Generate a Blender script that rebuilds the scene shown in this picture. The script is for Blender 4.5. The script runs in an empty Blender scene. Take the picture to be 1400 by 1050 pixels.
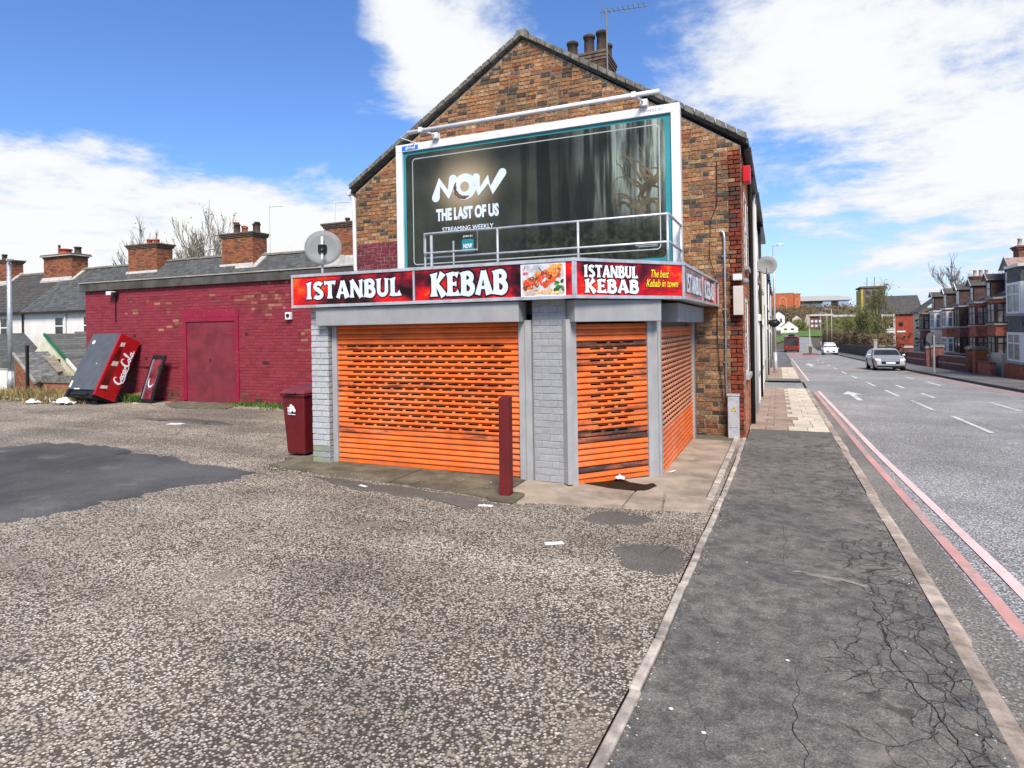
import bpy, math, random
from mathutils import Vector, Matrix, noise

# ------------------------------------------------------------------ camera, sky, sun, exposure
sc = bpy.context.scene
C = sc.collection
rnd = random.Random(11)
R = math.radians

YAW, ROLL, EYE = 0.4050, 0.0165, 1.92
cam = bpy.data.cameras.new("camera")
cam.sensor_width = 36.0
cam.lens = 36.0 * 849 / 1400
cam.shift_y = -(525 - 449) / 1400
cam.clip_start, cam.clip_end = 0.05, 4000
cam_o = bpy.data.objects.new("camera", cam)
C.objects.link(cam_o)
cam_o.matrix_world = Matrix.Translation((0, 0, EYE)) @ Matrix.Rotation(YAW, 4, 'Z') @ Matrix.Rotation(math.pi / 2, 4, 'X') @ Matrix.Rotation(-ROLL, 4, 'Z')
sc.camera = cam_o

SUN_AZ, SUN_EL = R(152), R(45)          # azimuth from +Y towards +X
world = bpy.data.worlds.new("World")
sc.world = world
world.use_nodes = True
wn = world.node_tree
for n in list(wn.nodes): wn.nodes.remove(n)

def node(nt, t, **kw):
    n = nt.nodes.new(t)
    for k, v in kw.items():
        if k == 'ins':
            for a, b in v.items(): n.inputs[a].default_value = b
        else: setattr(n, k, v)
    return n
def mth(nt, op, a, b=None, clamp=False):
    n = nt.nodes.new('ShaderNodeMath'); n.operation = op; n.use_clamp = clamp
    for i, x in enumerate((a, b)):
        if x is None: continue
        if isinstance(x, (int, float)): n.inputs[i].default_value = x
        else: nt.links.new(x, n.inputs[i])
    return n.outputs[0]
def mrange(nt, x, a, b, c=0.0, d=1.0, smooth=True):
    n = nt.nodes.new('ShaderNodeMapRange'); n.interpolation_type = 'SMOOTHSTEP' if smooth else 'LINEAR'
    nt.links.new(x, n.inputs[0])
    for i, v in enumerate((a, b, c, d)): n.inputs[i + 1].default_value = v
    return n.outputs[0]
def mixc(nt, f, a, b, mode='MIX'):
    n = nt.nodes.new('ShaderNodeMix'); n.data_type = 'RGBA'; n.blend_type = mode; n.clamp_factor = True
    for s, x in ((0, f), (6, a), (7, b)):
        if isinstance(x, (int, float)): n.inputs[s].default_value = x
        elif isinstance(x, tuple): n.inputs[s].default_value = (*x, 1) if len(x) == 3 else x
        else: nt.links.new(x, n.inputs[s])
    return n.outputs[2]
def tnoise(nt, vec, scale, detail=4, rough=.55, dist=0.0):
    n = nt.nodes.new('ShaderNodeTexNoise')
    n.inputs['Scale'].default_value = scale; n.inputs['Detail'].default_value = detail
    n.inputs['Roughness'].default_value = rough; n.inputs['Distortion'].default_value = dist
    nt.links.new(vec, n.inputs['Vector'])
    return n.outputs[0]
def tmap(nt, vec, scale=(1, 1, 1), loc=(0, 0, 0), rot=(0, 0, 0)):
    n = nt.nodes.new('ShaderNodeMapping')
    n.inputs['Scale'].default_value = scale; n.inputs['Location'].default_value = loc; n.inputs['Rotation'].default_value = rot
    nt.links.new(vec, n.inputs['Vector'])
    return n.outputs[0]

sky = node(wn, 'ShaderNodeTexSky', sky_type='NISHITA', sun_disc=False, sun_elevation=SUN_EL, sun_rotation=SUN_AZ,
           air_density=1.0, dust_density=0.4, ozone_density=2.2)
tc = node(wn, 'ShaderNodeTexCoord')
sx = node(wn, 'ShaderNodeSeparateXYZ'); wn.links.new(tc.outputs['Generated'], sx.inputs[0])
zc = mth(wn, 'ADD', mth(wn, 'MAXIMUM', sx.outputs[2], 0.0), 0.16)
px = mth(wn, 'DIVIDE', sx.outputs[0], zc); py = mth(wn, 'DIVIDE', sx.outputs[1], zc)
cb = node(wn, 'ShaderNodeCombineXYZ'); wn.links.new(px, cb.inputs[0]); wn.links.new(py, cb.inputs[1])
n1 = tnoise(wn, tmap(wn, cb.outputs[0], loc=(3.1, 0.7, 0)), 1.5, 10, .62, .35)
n2 = tnoise(wn, tmap(wn, cb.outputs[0], loc=(9.0, 4.0, 0)), 0.5, 3, .5)
n3 = tnoise(wn, tmap(wn, cb.outputs[0], loc=(1.0, 2.0, 5)), 4.5, 8, .65)
dens = mth(wn, 'ADD', mth(wn, 'MULTIPLY', n1, .66), mth(wn, 'ADD', mth(wn, 'MULTIPLY', n2, .12), mth(wn, 'MULTIPLY', n3, .36)))
# where the larger cloud masses stand: (direction, outer cosine, inner cosine, weight)
CLOUDS = [((.12, .95, .26), .93, .985, .072), ((-.03, .93, .32), .972, .994, .05), ((.28, .95, .11), .97, .995, .05), ((.25, .90, .36), .955, .99, .04), ((.30, .93, .14), .94, .985, .07), ((-.50, .75, .44), .975, .998, .13), ((-.42, .80, .43), .985, .997, .13),
          ((-.74, .52, .44), .95, .985, -.24), ((-.62, .70, .33), .982, .996, -.12), ((-.32, .83, .46), .985, .997, -.10), ((.10, .985, .08), .975, .995, -.10)]
for d, c0, c1, w in CLOUDS:
    v = Vector(d).normalized()
    dt = node(wn, 'ShaderNodeVectorMath', operation='DOT_PRODUCT'); dt.inputs[1].default_value = v
    wn.links.new(tc.outputs['Generated'], dt.inputs[0])
    dens = mth(wn, 'ADD', dens, mrange(wn, dt.outputs[1], c0, c1, 0.0, w))
# a long thin sheet of cloud low over the roofs
band = mth(wn, 'MULTIPLY', mrange(wn, sx.outputs[2], -.02, .08, .45, 1.0), mrange(wn, mth(wn, 'ADD', sx.outputs[2], mth(wn, 'MULTIPLY', n2, .10)), .285, .36, 1, 0))
band = mth(wn, 'MULTIPLY', band, mrange(wn, sx.outputs[0], -.72, -.30, 1, 0))
dens = mth(wn, 'ADD', dens, mth(wn, 'MULTIPLY', band, .24))
mask = mrange(wn, dens, .57, .74)
shade = mixc(wn, mrange(wn, dens, .60, .80), (4.3, 4.65, 5.25), (5.55, 5.6, 5.65))
hz = mrange(wn, sx.outputs[2], -0.02, 0.24, 0.62, 0.0)
skyc = mixc(wn, 1.0, sky.outputs[0], (0.60, 0.80, 1.12), 'MULTIPLY')
skyc = mixc(wn, hz, skyc, (4.1, 4.75, 5.6))
col = mixc(wn, mask, skyc, shade)
bg = node(wn, 'ShaderNodeBackground'); bg.inputs[1].default_value = 0.085
wo = node(wn, 'ShaderNodeOutputWorld')
wn.links.new(col, bg.inputs[0]); wn.links.new(bg.outputs[0], wo.inputs[0])

sun = bpy.data.lights.new("sun", 'SUN')
sun.energy, sun.angle, sun.color = 2.7, R(20), (1.0, 0.91, 0.79)
sun_o = bpy.data.objects.new("sun", sun)
C.objects.link(sun_o)
sd = Vector((math.sin(SUN_AZ) * math.cos(SUN_EL), math.cos(SUN_AZ) * math.cos(SUN_EL), math.sin(SUN_EL)))
sun_o.rotation_euler = sd.to_track_quat('Z', 'Y').to_euler()
vs = sc.view_settings
vs.view_transform, vs.look, vs.exposure, vs.gamma, vs.use_curve_mapping = 'Standard', 'None', 1.05, 1.0, False
sc.display_settings.display_device = 'sRGB'
sc.cycles.max_bounces = 6
sc.cycles.use_adaptive_sampling = True
sc.cycles.use_denoising = True

# ------------------------------------------------------------------ helpers
org = {}
def P3(*a): return Vector(a)
class Fr:                      # a flat frame: a along, b up, c outwards
    def __init__(s, o, ex, ey=(0, 0, 1)):
        s.o, s.ex, s.ey = Vector(o), Vector(ex).normalized(), Vector(ey).normalized()
        s.en = s.ex.cross(s.ey)
    def __call__(s, a, b, c=0.0): return s.o + s.ex * a + s.ey * b + s.en * c
class MB:
    def __init__(s): s.v, s.f, s.c = [], [], []
    def add(s, vs_, fs, col=None):
        k = len(s.v); s.v += [tuple(p) for p in vs_]
        for f in fs: s.f.append([k + i for i in f]); s.c.append(col)
        return s
    def hexa(s, p, col=None, skip=()):
        fs = [(0, 3, 2, 1), (4, 5, 6, 7), (0, 1, 5, 4), (1, 2, 6, 5), (2, 3, 7, 6), (3, 0, 4, 7)]
        return s.add(p, [f for i, f in enumerate(fs) if i not in skip], col)
    def box(s, x0, y0, z0, x1, y1, z1, col=None, skip=()):
        return s.hexa([(x0, y0, z0), (x1, y0, z0), (x1, y1, z0), (x0, y1, z0), (x0, y0, z1), (x1, y0, z1), (x1, y1, z1), (x0, y1, z1)], col, skip)
    def fbox(s, fr, a0, b0, c0, a1, b1, c1, col=None):
        return s.hexa([fr(a0, b0, c0), fr(a1, b0, c0), fr(a1, b1, c0), fr(a0, b1, c0), fr(a0, b0, c1), fr(a1, b0, c1), fr(a1, b1, c1), fr(a0, b1, c1)], col)
    def prism(s, fr, poly, c0, c1, col=None):
        n = len(poly); vs_ = [fr(a, b, c0) for a, b in poly] + [fr(a, b, c1) for a, b in poly]
        return s.add(vs_, [tuple(range(n))[::-1], tuple(range(n, 2 * n))] + [(i, (i + 1) % n, n + (i + 1) % n, n + i) for i in range(n)], col)
    def poly(s, pts, col=None): return s.add(pts, [tuple(range(len(pts)))], col)
    def cyl(s, p0, p1, r0, r1=None, n=8, caps=True, col=None):
        p0, p1 = Vector(p0), Vector(p1); r1 = r0 if r1 is None else r1
        d = (p1 - p0)
        if d.length < 1e-6: return s
        q = d.to_track_quat('Z', 'Y'); vs_ = []
        for p, r in ((p0, r0), (p1, r1)):
            for i in range(n):
                t = 2 * math.pi * i / n
                vs_.append(p + q @ Vector((r * math.cos(t), r * math.sin(t), 0)))
        fs = [(i, (i + 1) % n, n + (i + 1) % n, n + i) for i in range(n)]
        if caps: fs += [tuple(range(n))[::-1], tuple(range(n, 2 * n))]
        return s.add(vs_, fs, col)
    def tube(s, pts, r, n=6, col=None):
        pts = [Vector(p) for p in pts]
        rs = r if isinstance(r, (list, tuple)) else [r] * len(pts)
        vs_, fs = [], []
        for k, p in enumerate(pts):
            d = (pts[min(k + 1, len(pts) - 1)] - pts[max(k - 1, 0)]).normalized()
            q = d.to_track_quat('Z', 'Y')
            for i in range(n):
                t = 2 * math.pi * i / n
                vs_.append(p + q @ Vector((rs[k] * math.cos(t), rs[k] * math.sin(t), 0)))
        for k in range(len(pts) - 1):
            for i in range(n):
                fs.append((k * n + i, k * n + (i + 1) % n, (k + 1) * n + (i + 1) % n, (k + 1) * n + i))
        fs += [tuple(range(n))[::-1], tuple(range((len(pts) - 1) * n, len(pts) * n))]
        return s.add(vs_, fs, col)
    def lathe(s, o, prof, n=16, axis=(0, 0, 1), col=None):
        q = Vector(axis).to_track_quat('Z', 'Y'); o = Vector(o); vs_, fs = [], []
        for r, z in prof:
            for i in range(n):
                t = 2 * math.pi * i / n
                vs_.append(o + q @ Vector((r * math.cos(t), r * math.sin(t), z)))
        for k in range(len(prof) - 1):
            for i in range(n): fs.append((k * n + i, k * n + (i + 1) % n, (k + 1) * n + (i + 1) % n, (k + 1) * n + i))
        fs += [tuple(range(n))[::-1], tuple(range((len(prof) - 1) * n, len(prof) * n))]
        return s.add(vs_, fs, col)
    def ribbon(s, fr, pts, w, c=0.0, dc=0.00004, cap=False, col=None):
        """flat stroke along 2-D points; w one width or a list; each segment a hair prouder than the last"""
        n = len(pts); ws = w if isinstance(w, (list, tuple)) else [w] * n
        L, Rr = [], []
        for i in range(n):
            a, b = pts[max(i - 1, 0)], pts[min(i + 1, n - 1)]
            dx, dy = b[0] - a[0], b[1] - a[1]; l = math.hypot(dx, dy) or 1
            nx, ny = -dy / l * ws[i] / 2, dx / l * ws[i] / 2
            L.append((pts[i][0] + nx, pts[i][1] + ny)); Rr.append((pts[i][0] - nx, pts[i][1] - ny))
        for i in range(n - 1):
            cc = c + i * dc
            s.poly([fr(*Rr[i], cc), fr(*Rr[i + 1], cc), fr(*L[i + 1], cc), fr(*L[i], cc)], col)
        if cap:
            for k, i in enumerate((0, n - 1)):
                s.poly([fr(pts[i][0] + ws[i] / 2 * math.cos(t * math.pi / 8), pts[i][1] + ws[i] / 2 * math.sin(t * math.pi / 8), c + (n + k) * dc) for t in range(16)], col)
        return s
    def build(s, name, mat, parent=None, smooth=False, bevel=0.0, seg=2, kind=None):
        o = Vector(org.get(parent.name, (0, 0, 0))) if parent else Vector((0, 0, 0))
        me = bpy.data.meshes.new(name)
        me.from_pydata([(p[0] - o.x, p[1] - o.y, p[2] - o.z) for p in s.v], [], s.f)
        if any(c is not None for c in s.c):
            at = me.color_attributes.new('Col', 'FLOAT_COLOR', 'CORNER')
            buf = []
            for f, c in zip(s.f, s.c): buf += [*(c or (.5, .5, .5)), 1.0] * len(f)
            at.data.foreach_set('color', buf)
        if smooth: me.polygons.foreach_set('use_smooth', [True] * len(me.polygons))
        me.validate(); me.update()
        ob = bpy.data.objects.new(name, me); C.objects.link(ob)
        if mat: me.materials.append(mat)
        if parent: ob.parent = parent
        if bevel:
            m = ob.modifiers.new('bevel', 'BEVEL'); m.width = bevel; m.segments = seg; m.limit_method = 'ANGLE'; m.angle_limit = R(35)
        org[ob.name] = tuple(o)
        if kind: ob['kind'] = kind
        return ob
def tag(o, label, cat, group=None, kind=None):
    o['label'] = label; o['category'] = cat
    if group: o['group'] = group
    if kind: o['kind'] = kind
    return o
def thing(name, label, cat, loc=(0, 0, 0), group=None):
    o = bpy.data.objects.new(name, None); C.objects.link(o); o.location = loc; o.empty_display_size = .2
    org[o.name] = tuple(loc)
    return tag(o, label, cat, group)
def struct(o): o['kind'] = 'structure'; return o
def copy_tree(o, parent=None):
    c = o.copy(); C.objects.link(c); c.parent = parent; org[c.name] = org.get(o.name, (0, 0, 0))
    for ch in o.children: copy_tree(ch, c)
    return c
def lerp(a, b, t): return a + (b - a) * t
def sstep(a, b, x):
    t = min(max((x - a) / (b - a), 0), 1); return t * t * (3 - 2 * t)
def pl(x, tab):                                   # piecewise linear table
    if x <= tab[0][0]: return tab[0][1]
    for (a, b), (c, d) in zip(tab, tab[1:]):
        if x <= c: return lerp(b, d, (x - a) / (c - a))
    return tab[-1][1]
def text_fit(name, body, fr, a0, b0, a1, b1, c, mat, parent, off=0.0, shear=0.0, spacing=1.0, thick=0.0015):
    cu = bpy.data.curves.new(name, 'FONT'); cu.body = body; cu.offset = off; cu.shear = shear; cu.space_character = spacing
    cu.extrude = 0.001; cu.resolution_u = 4
    to = bpy.data.objects.new(name, cu)
    me = bpy.data.meshes.new_from_object(to)
    bpy.data.objects.remove(to)
    xs = [v.co.x for v in me.vertices]; ys = [v.co.y for v in me.vertices]
    x0, x1, y0, y1 = min(xs), max(xs), min(ys), max(ys)
    o = Vector(org.get(parent.name, (0, 0, 0))) if parent else Vector((0, 0, 0))
    for v in me.vertices:
        p = fr(a0 + (v.co.x - x0) / (x1 - x0) * (a1 - a0), b0 + (v.co.y - y0) / (y1 - y0) * (b1 - b0), c + (thick if v.co.z > 0 else 0))
        v.co = p - o
    me.materials.clear(); me.materials.append(mat); me.update()
    ob = bpy.data.objects.new(name, me); C.objects.link(ob); ob.parent = parent; org[ob.name] = tuple(o)
    return ob

# flared display letters: strokes as (points, widths)
def arc(cx, cy, rx, ry, t0, t1, n=9):
    return [(cx + rx * math.cos(R(lerp(t0, t1, i / n))), cy + ry * math.sin(R(lerp(t0, t1, i / n)))) for i in range(n + 1)]
def stem(x, y0=0.0, y1=1.0, w=.23): return ([(x, y0), (x, y0 + .08), (x, y0 + .22), (x, y1 - .22), (x, y1 - .08), (x - .015, y1)], [w * 1.55, w * 1.3, w, w, w * 1.25, w * 1.6])
GL = {
 'I': (.36, [stem(.18)]),
 'S': (.60, [(arc(.31, .735, .20, .185, 25, 270, 12) + arc(.29, .265, .22, .195, 90, -150, 12)[1:], [.26] + [.2] * 10 + [.22] * 4 + [.2] * 9 + [.27])]),
 'T': (.62, [stem(.31), ([(.0, .90), (.1, .93), (.52, .93), (.62, .90)], [.24, .16, .16, .24])]),
 'A': (.70, [([(.33, 1.0), (.24, .6), (.09, .0)], [.16, .15, .22]), ([(.36, 1.0), (.46, .6), (.60, .0)], [.2, .22, .3]), ([(.18, .30), (.55, .30)], [.12, .12])]),
 'N': (.70, [stem(.11, w=.17), ([(.08, 1.0), (.3, .6), (.60, .0)], [.22, .22, .22]), stem(.59, w=.16)]),
 'B': (.60, [stem(.14), ([(.1, .93), (.3, .93)] + arc(.3, .74, .18, .19, 80, -80, 8) + [(.15, .55)], [.15] * 2 + [.2] * 9 + [.12]), ([(.1, .53), (.32, .53)] + arc(.32, .29, .2, .235, 80, -80, 8) + [(.1, .06)], [.13] * 2 + [.21] * 9 + [.13])]),
 'U': (.66, [([(.12, 1.0), (.13, .88), (.13, .4)] + arc(.33, .33, .2, .25, 175, 365, 10) + [(.53, .88), (.54, 1.0)], [.34, .21, .2] + [.19] * 11 + [.17, .28])]),
 'L': (.56, [stem(.14), ([(.1, .07), (.4, .07), (.53, .16)], [.15, .15, .3])]),
 'K': (.68, [stem(.14), ([(.18, .45), (.4, .75), (.55, 1.0)], [.16, .17, .3]), ([(.24, .58), (.4, .34), (.6, .0)], [.14, .21, .3])]),
 'E': (.56, [stem(.14), ([(.1, .93), (.38, .93), (.5, .88)], [.14, .14, .26]), ([(.15, .51), (.33, .51), (.43, .51)], [.13, .13, .22]), ([(.1, .07), (.4, .07), (.54, .13)], [.14, .14, .27])]),
}
def display_word(word, fr, a0, b0, a1, b1, c, parent, m_face, m_edge, edge=.07, name='lettering'):
    tot = sum(GL[ch][0] + .045 for ch in word) - .045
    sx_, sy_ = (a1 - a0) / tot, (b1 - b0)
    out, face = MB(), MB(); x = 0; k = 0
    for ch in word:
        w, strokes = GL[ch]
        for pts, ws in strokes:
            pp = [(a0 + (x + p[0]) * sx_, b0 + p[1] * sy_) for p in pts]
            m = (sx_ + sy_) / 2
            face.ribbon(fr, pp, [q * m * 1.06 for q in ws], c + .004 + k * .00045)
            e = edge * sy_
            def ext(p, q):
                l = math.hypot(p[0] - q[0], p[1] - q[1]) or 1
                return (p[0] + (p[0] - q[0]) / l * e, p[1] + (p[1] - q[1]) / l * e)
            pe = [ext(pp[0], pp[1])] + pp[1:-1] + [ext(pp[-1], pp[-2])]
            out.ribbon(fr, pe, [q * m + 2 * e for q in ws], c + (k % 6) * .00045)
            k += 1
        k = 0 if k > 5 else k
        x += w + .045
    out.build('letter_outline', m_edge, parent)
    return face.build(name, m_face, parent)
# ------------------------------------------------------------------ materials
def mat_base(name, rough=.8, metal=0.0, spec=.3):
    m = bpy.data.materials.new(name); m.use_nodes = True; nt = m.node_tree
    b = nt.nodes['Principled BSDF']
    b.inputs['Roughness'].default_value = rough; b.inputs['Metallic'].default_value = metal
    b.inputs['Specular IOR Level'].default_value = spec
    pos = nt.nodes.new('ShaderNodeNewGeometry').outputs['Position']
    return m, nt, b, pos
def bump(nt, b, h, strength=.4, dist=.01):
    n = nt.nodes.new('ShaderNodeBump'); n.inputs['Strength'].default_value = strength; n.inputs['Distance'].default_value = dist
    nt.links.new(h, n.inputs['Height']); nt.links.new(n.outputs[0], b.inputs['Normal'])
def V(c, k): return tuple(min(max(x * k, 0), 1) for x in c)
def plain(name, col, rough=.7, var=.22, scale=5, metal=0.0, spec=.3, bmp=0.0, bs=60, dirt=0.0, dirtc=(.05, .04, .03), dscale=2.5, orand=0.0):
    m, nt, b, pos = mat_base(name, rough, metal, spec)
    f = mrange(nt, tnoise(nt, pos, scale, 5, .6), .3, .7)
    c = mixc(nt, f, V(col, 1 - var), V(col, 1 + var))
    if dirt:
        c = mixc(nt, mth(nt, 'MULTIPLY', mrange(nt, tnoise(nt, tmap(nt, pos, (1, 1, .35)), dscale, 7, .68), .46, .72), dirt), c, dirtc)
    if orand:
        oi = nt.nodes.new('ShaderNodeObjectInfo'); f2 = mrange(nt, oi.outputs['Random'], 0, 1, 1 - orand, 1 + orand, False)
        cc = nt.nodes.new('ShaderNodeCombineColor')
        for i in range(3): nt.links.new(f2, cc.inputs[i])
        c = mixc(nt, 1.0, c, cc.outputs[0], 'MULTIPLY')
    nt.links.new(c, b.inputs['Base Color'])
    r = mrange(nt, tnoise(nt, pos, scale * 3, 3), .25, .75, max(rough - .1, .02), min(rough + .1, 1))
    nt.links.new(r, b.inputs['Roughness'])
    if bmp: bump(nt, b, tnoise(nt, pos, bs, 4, .6), bmp, .006)
    return m
def speckle(name, dark, light, cell, mid=None, rough=.85, big=.35, bmp=.6, dist=.006, blotch=None, gap=.5, aggr=.45, tpow=1.25, fill=None, wear=False):
    """aggregate surface: chippings of differing tone set in a darker binder"""
    m, nt, b, pos = mat_base(name, rough, 0, .25)
    v = nt.nodes.new('ShaderNodeTexVoronoi'); v.inputs['Scale'].default_value = cell; v.inputs['Randomness'].default_value = .95
    wob = nt.nodes.new('ShaderNodeVectorMath'); wob.operation = 'MULTIPLY'; wob.inputs[1].default_value = (1, 1, .05)
    nt.links.new(pos, wob.inputs[0]); nt.links.new(wob.outputs[0], v.inputs['Vector'])
    sep = nt.nodes.new('ShaderNodeSeparateColor'); nt.links.new(v.outputs['Color'], sep.inputs[0])
    tone = mrange(nt, sep.outputs[0], 0, 1, 0, 1, False)
    tone = mth(nt, 'POWER', tone, tpow)
    stone = mixc(nt, tone, V(dark, 1.6), light)
    if mid: stone = mixc(nt, mth(nt, 'MULTIPLY', mrange(nt, sep.outputs[1], .45, .75), .75), stone, mid)
    gapm = mrange(nt, v.outputs['Distance'], .30, gap + .16)
    keep = mrange(nt, mth(nt, 'ADD', sep.outputs[2], mth(nt, 'MULTIPLY', mth(nt, 'SUBTRACT', tnoise(nt, pos, 1.7, 5, .65), .5), 1.1)), aggr - .22, aggr + .22, 1, 0)
    g = mth(nt, 'MAXIMUM', gapm, mth(nt, 'MULTIPLY', keep, .72))
    c = mixc(nt, gapm, stone, V(dark, .40)) if fill else mixc(nt, g, stone, dark)
    if fill: c = mixc(nt, mth(nt, 'MULTIPLY', keep, .80), c, fill)
    bigf = mrange(nt, tnoise(nt, pos, .55, 6, .62), .32, .70)
    c = mixc(nt, 1.0, c, mixc(nt, bigf, (1 - big,) * 3, (1 + big * .35,) * 3), 'MULTIPLY')
    if wear:        # wheel-polished lanes, drifts of dirt and old oil drips
        lane = tnoise(nt, tmap(nt, pos, (.22, 1.1, 0), (2, 0, 0), (0, 0, .5)), .9, 5, .6)
        c = mixc(nt, 1.0, c, mixc(nt, mrange(nt, lane, .36, .64), (.74, .73, .71), (1.12, 1.11, 1.09)), 'MULTIPLY')
        c = mixc(nt, mth(nt, 'MULTIPLY', mrange(nt, tnoise(nt, tmap(nt, pos, loc=(1, 8, 0)), 3.2, 7, .7), .60, .72), .65), c, (.125, .103, .078))
        c = mixc(nt, mth(nt, 'MULTIPLY', mrange(nt, tnoise(nt, tmap(nt, pos, loc=(4, 2, 0)), 1.9, 3, .5), .70, .76), .7), c, (.07, .06, .05))
    if blotch:
        c = mixc(nt, mth(nt, 'MULTIPLY', mrange(nt, tnoise(nt, tmap(nt, pos, loc=(5, 3, 1)), 1.3, 7, .7), .56, .72), .7), c, blotch)
    nt.links.new(c, b.inputs['Base Color'])
    bump(nt, b, mth(nt, 'SUBTRACT', 1.0, g), bmp, dist)
    return m
def cracked(name, col, rough=.88):
    m, nt, b, pos = mat_base(name, rough, 0, .25)
    warp = nt.nodes.new('ShaderNodeTexNoise'); warp.inputs['Scale'].default_value = 3.2; warp.inputs['Detail'].default_value = 6
    nt.links.new(pos, warp.inputs['Vector'])
    ad = nt.nodes.new('ShaderNodeVectorMath'); ad.operation = 'MULTIPLY_ADD'; ad.inputs[1].default_value = (.30, .30, 0)
    nt.links.new(warp.outputs['Color'], ad.inputs[0]); nt.links.new(pos, ad.inputs[2])
    sx2 = nt.nodes.new('ShaderNodeSeparateXYZ'); nt.links.new(pos, sx2.inputs[0])
    crk = None
    for sc_, wd, lo, hi in ((.9, .0040, .45, .56), (2.4, .0048, .48, .58), (5.5, .0052, .51, .62)):
        v = nt.nodes.new('ShaderNodeTexVoronoi'); v.feature = 'DISTANCE_TO_EDGE'; v.inputs['Scale'].default_value = sc_
        nt.links.new(tmap(nt, ad.outputs[0], (1, .8, 0), (sc_ * 3, 1.3, 0)), v.inputs['Vector'])
        line = mrange(nt, v.outputs['Distance'], wd * sc_ * .25, wd * sc_ * .9, 1, 0)
        # the kerb side has broken up most
        zone = mth(nt, 'ADD', tnoise(nt, tmap(nt, pos, loc=(sc_, 2, 0)), .9, 4), mrange(nt, sx2.outputs[0], -.1, 1.0, -.10, .13))
        line = mth(nt, 'MULTIPLY', line, mrange(nt, zone, lo, hi))
        crk = line if crk is None else mth(nt, 'MAXIMUM', crk, line)
    v = nt.nodes.new('ShaderNodeTexVoronoi'); v.inputs['Scale'].default_value = 150
    nt.links.new(pos, v.inputs['Vector'])
    sep = nt.nodes.new('ShaderNodeSeparateColor'); nt.links.new(v.outputs['Color'], sep.inputs[0])
    c = mixc(nt, mth(nt, 'POWER', sep.outputs[0], 2.0), V(col, .72), V(col, 1.42))
    c = mixc(nt, mrange(nt, tnoise(nt, pos, 26, 4), .62, .74), c, V(col, 1.7))
    c = mixc(nt, 1.0, c, mixc(nt, mrange(nt, tnoise(nt, pos, .8, 6, .65), .3, .7), (.78, .78, .79), (1.16, 1.13, 1.08)), 'MULTIPLY')
    c = mixc(nt, 1.0, c, mixc(nt, mrange(nt, tnoise(nt, pos, 7, 7, .72), .34, .66), (.66, .66, .67), (1.32, 1.29, 1.24)), 'MULTIPLY')
    c = mixc(nt, mth(nt, 'MULTIPLY', mrange(nt, tnoise(nt, tmap(nt, pos, (1, .6, 1), (3, 9, 0)), 4.5, 8, .72), .56, .70), .45), c, (.26, .235, .20))
    wear = mrange(nt, mth(nt, 'ADD', tnoise(nt, tmap(nt, pos, loc=(7, 1, 0)), 1.6, 8, .7), mrange(nt, sx2.outputs[0], -.1, .8, -.10, .065)), .56, .68)
    c = mixc(nt, mth(nt, 'MULTIPLY', wear, .70), c, (.27, .235, .195))
    c = mixc(nt, mth(nt, 'MULTIPLY', crk, .64), c, (.036, .032, .027))
    nt.links.new(c, b.inputs['Base Color'])
    bump(nt, b, mth(nt, 'SUBTRACT', mth(nt, 'ADD', mth(nt, 'MULTIPLY', sep.outputs[1], .18), mth(nt, 'MULTIPLY', tnoise(nt, pos, 14, 8, .7), 1.6)), mth(nt, 'MULTIPLY', crk, 1.4)), .75, .014)
    return m
def brick_mat(name, rough=.88, amt=.35, soot=.0):
    m, nt, b, pos = mat_base(name, rough, 0, .2)
    a = nt.nodes.new('ShaderNodeAttribute'); a.attribute_name = 'Col'
    f = mrange(nt, tnoise(nt, pos, 28, 6, .7), .3, .7, 1 - amt, 1 + amt)
    cb_ = nt.nodes.new('ShaderNodeCombineColor')
    for i in range(3): nt.links.new(f, cb_.inputs[i])
    c = mixc(nt, 1.0, a.outputs['Color'], cb_.outputs[0], 'MULTIPLY')
    if soot:
        c = mixc(nt, mth(nt, 'MULTIPLY', mrange(nt, tnoise(nt, tmap(nt, pos, (1, 1, .4)), .9, 7, .68), .44, .70), soot), c, (.045, .037, .030))
        c = mixc(nt, mth(nt, 'MULTIPLY', mrange(nt, tnoise(nt, tmap(nt, pos, (2.2, 2.2, .22), (4, 0, 2)), 1.6, 6, .65), .55, .75), soot * .6), c, (.06, .048, .036))
    nt.links.new(c, b.inputs['Base Color'])
    bump(nt, b, tnoise(nt, pos, 70, 5, .7), .5, .006)
    return m
def paint_worn(name, col, under, rough=.55, amt=.5, lo=.6, hi=.68, var=.15, streak=.25):
    """paint with flaking through to what lies beneath, and rain streaks"""
    m, nt, b, pos = mat_base(name, rough, 0, .35)
    c = mixc(nt, mrange(nt, tnoise(nt, pos, 2.0, 6, .6), .3, .7), V(col, 1 - var), V(col, 1 + var))
    c = mixc(nt, mth(nt, 'MULTIPLY', mrange(nt, tnoise(nt, tmap(nt, pos, (1, 1, .16)), 5, 6, .65), .5, .75), streak), c, V(col, .35))
    w = mth(nt, 'MULTIPLY', mrange(nt, mth(nt, 'ADD', mth(nt, 'MULTIPLY', tnoise(nt, pos, 13, 7, .7), .55), mth(nt, 'MULTIPLY', tnoise(nt, pos, .7, 3), .5)), lo, hi), amt)
    c = mixc(nt, w, c, under)
    nt.links.new(c, b.inputs['Base Color'])
    bump(nt, b, mth(nt, 'ADD', tnoise(nt, pos, 55, 5, .7), mth(nt, 'MULTIPLY', w, -.4)), .35, .006)
    return m
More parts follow.
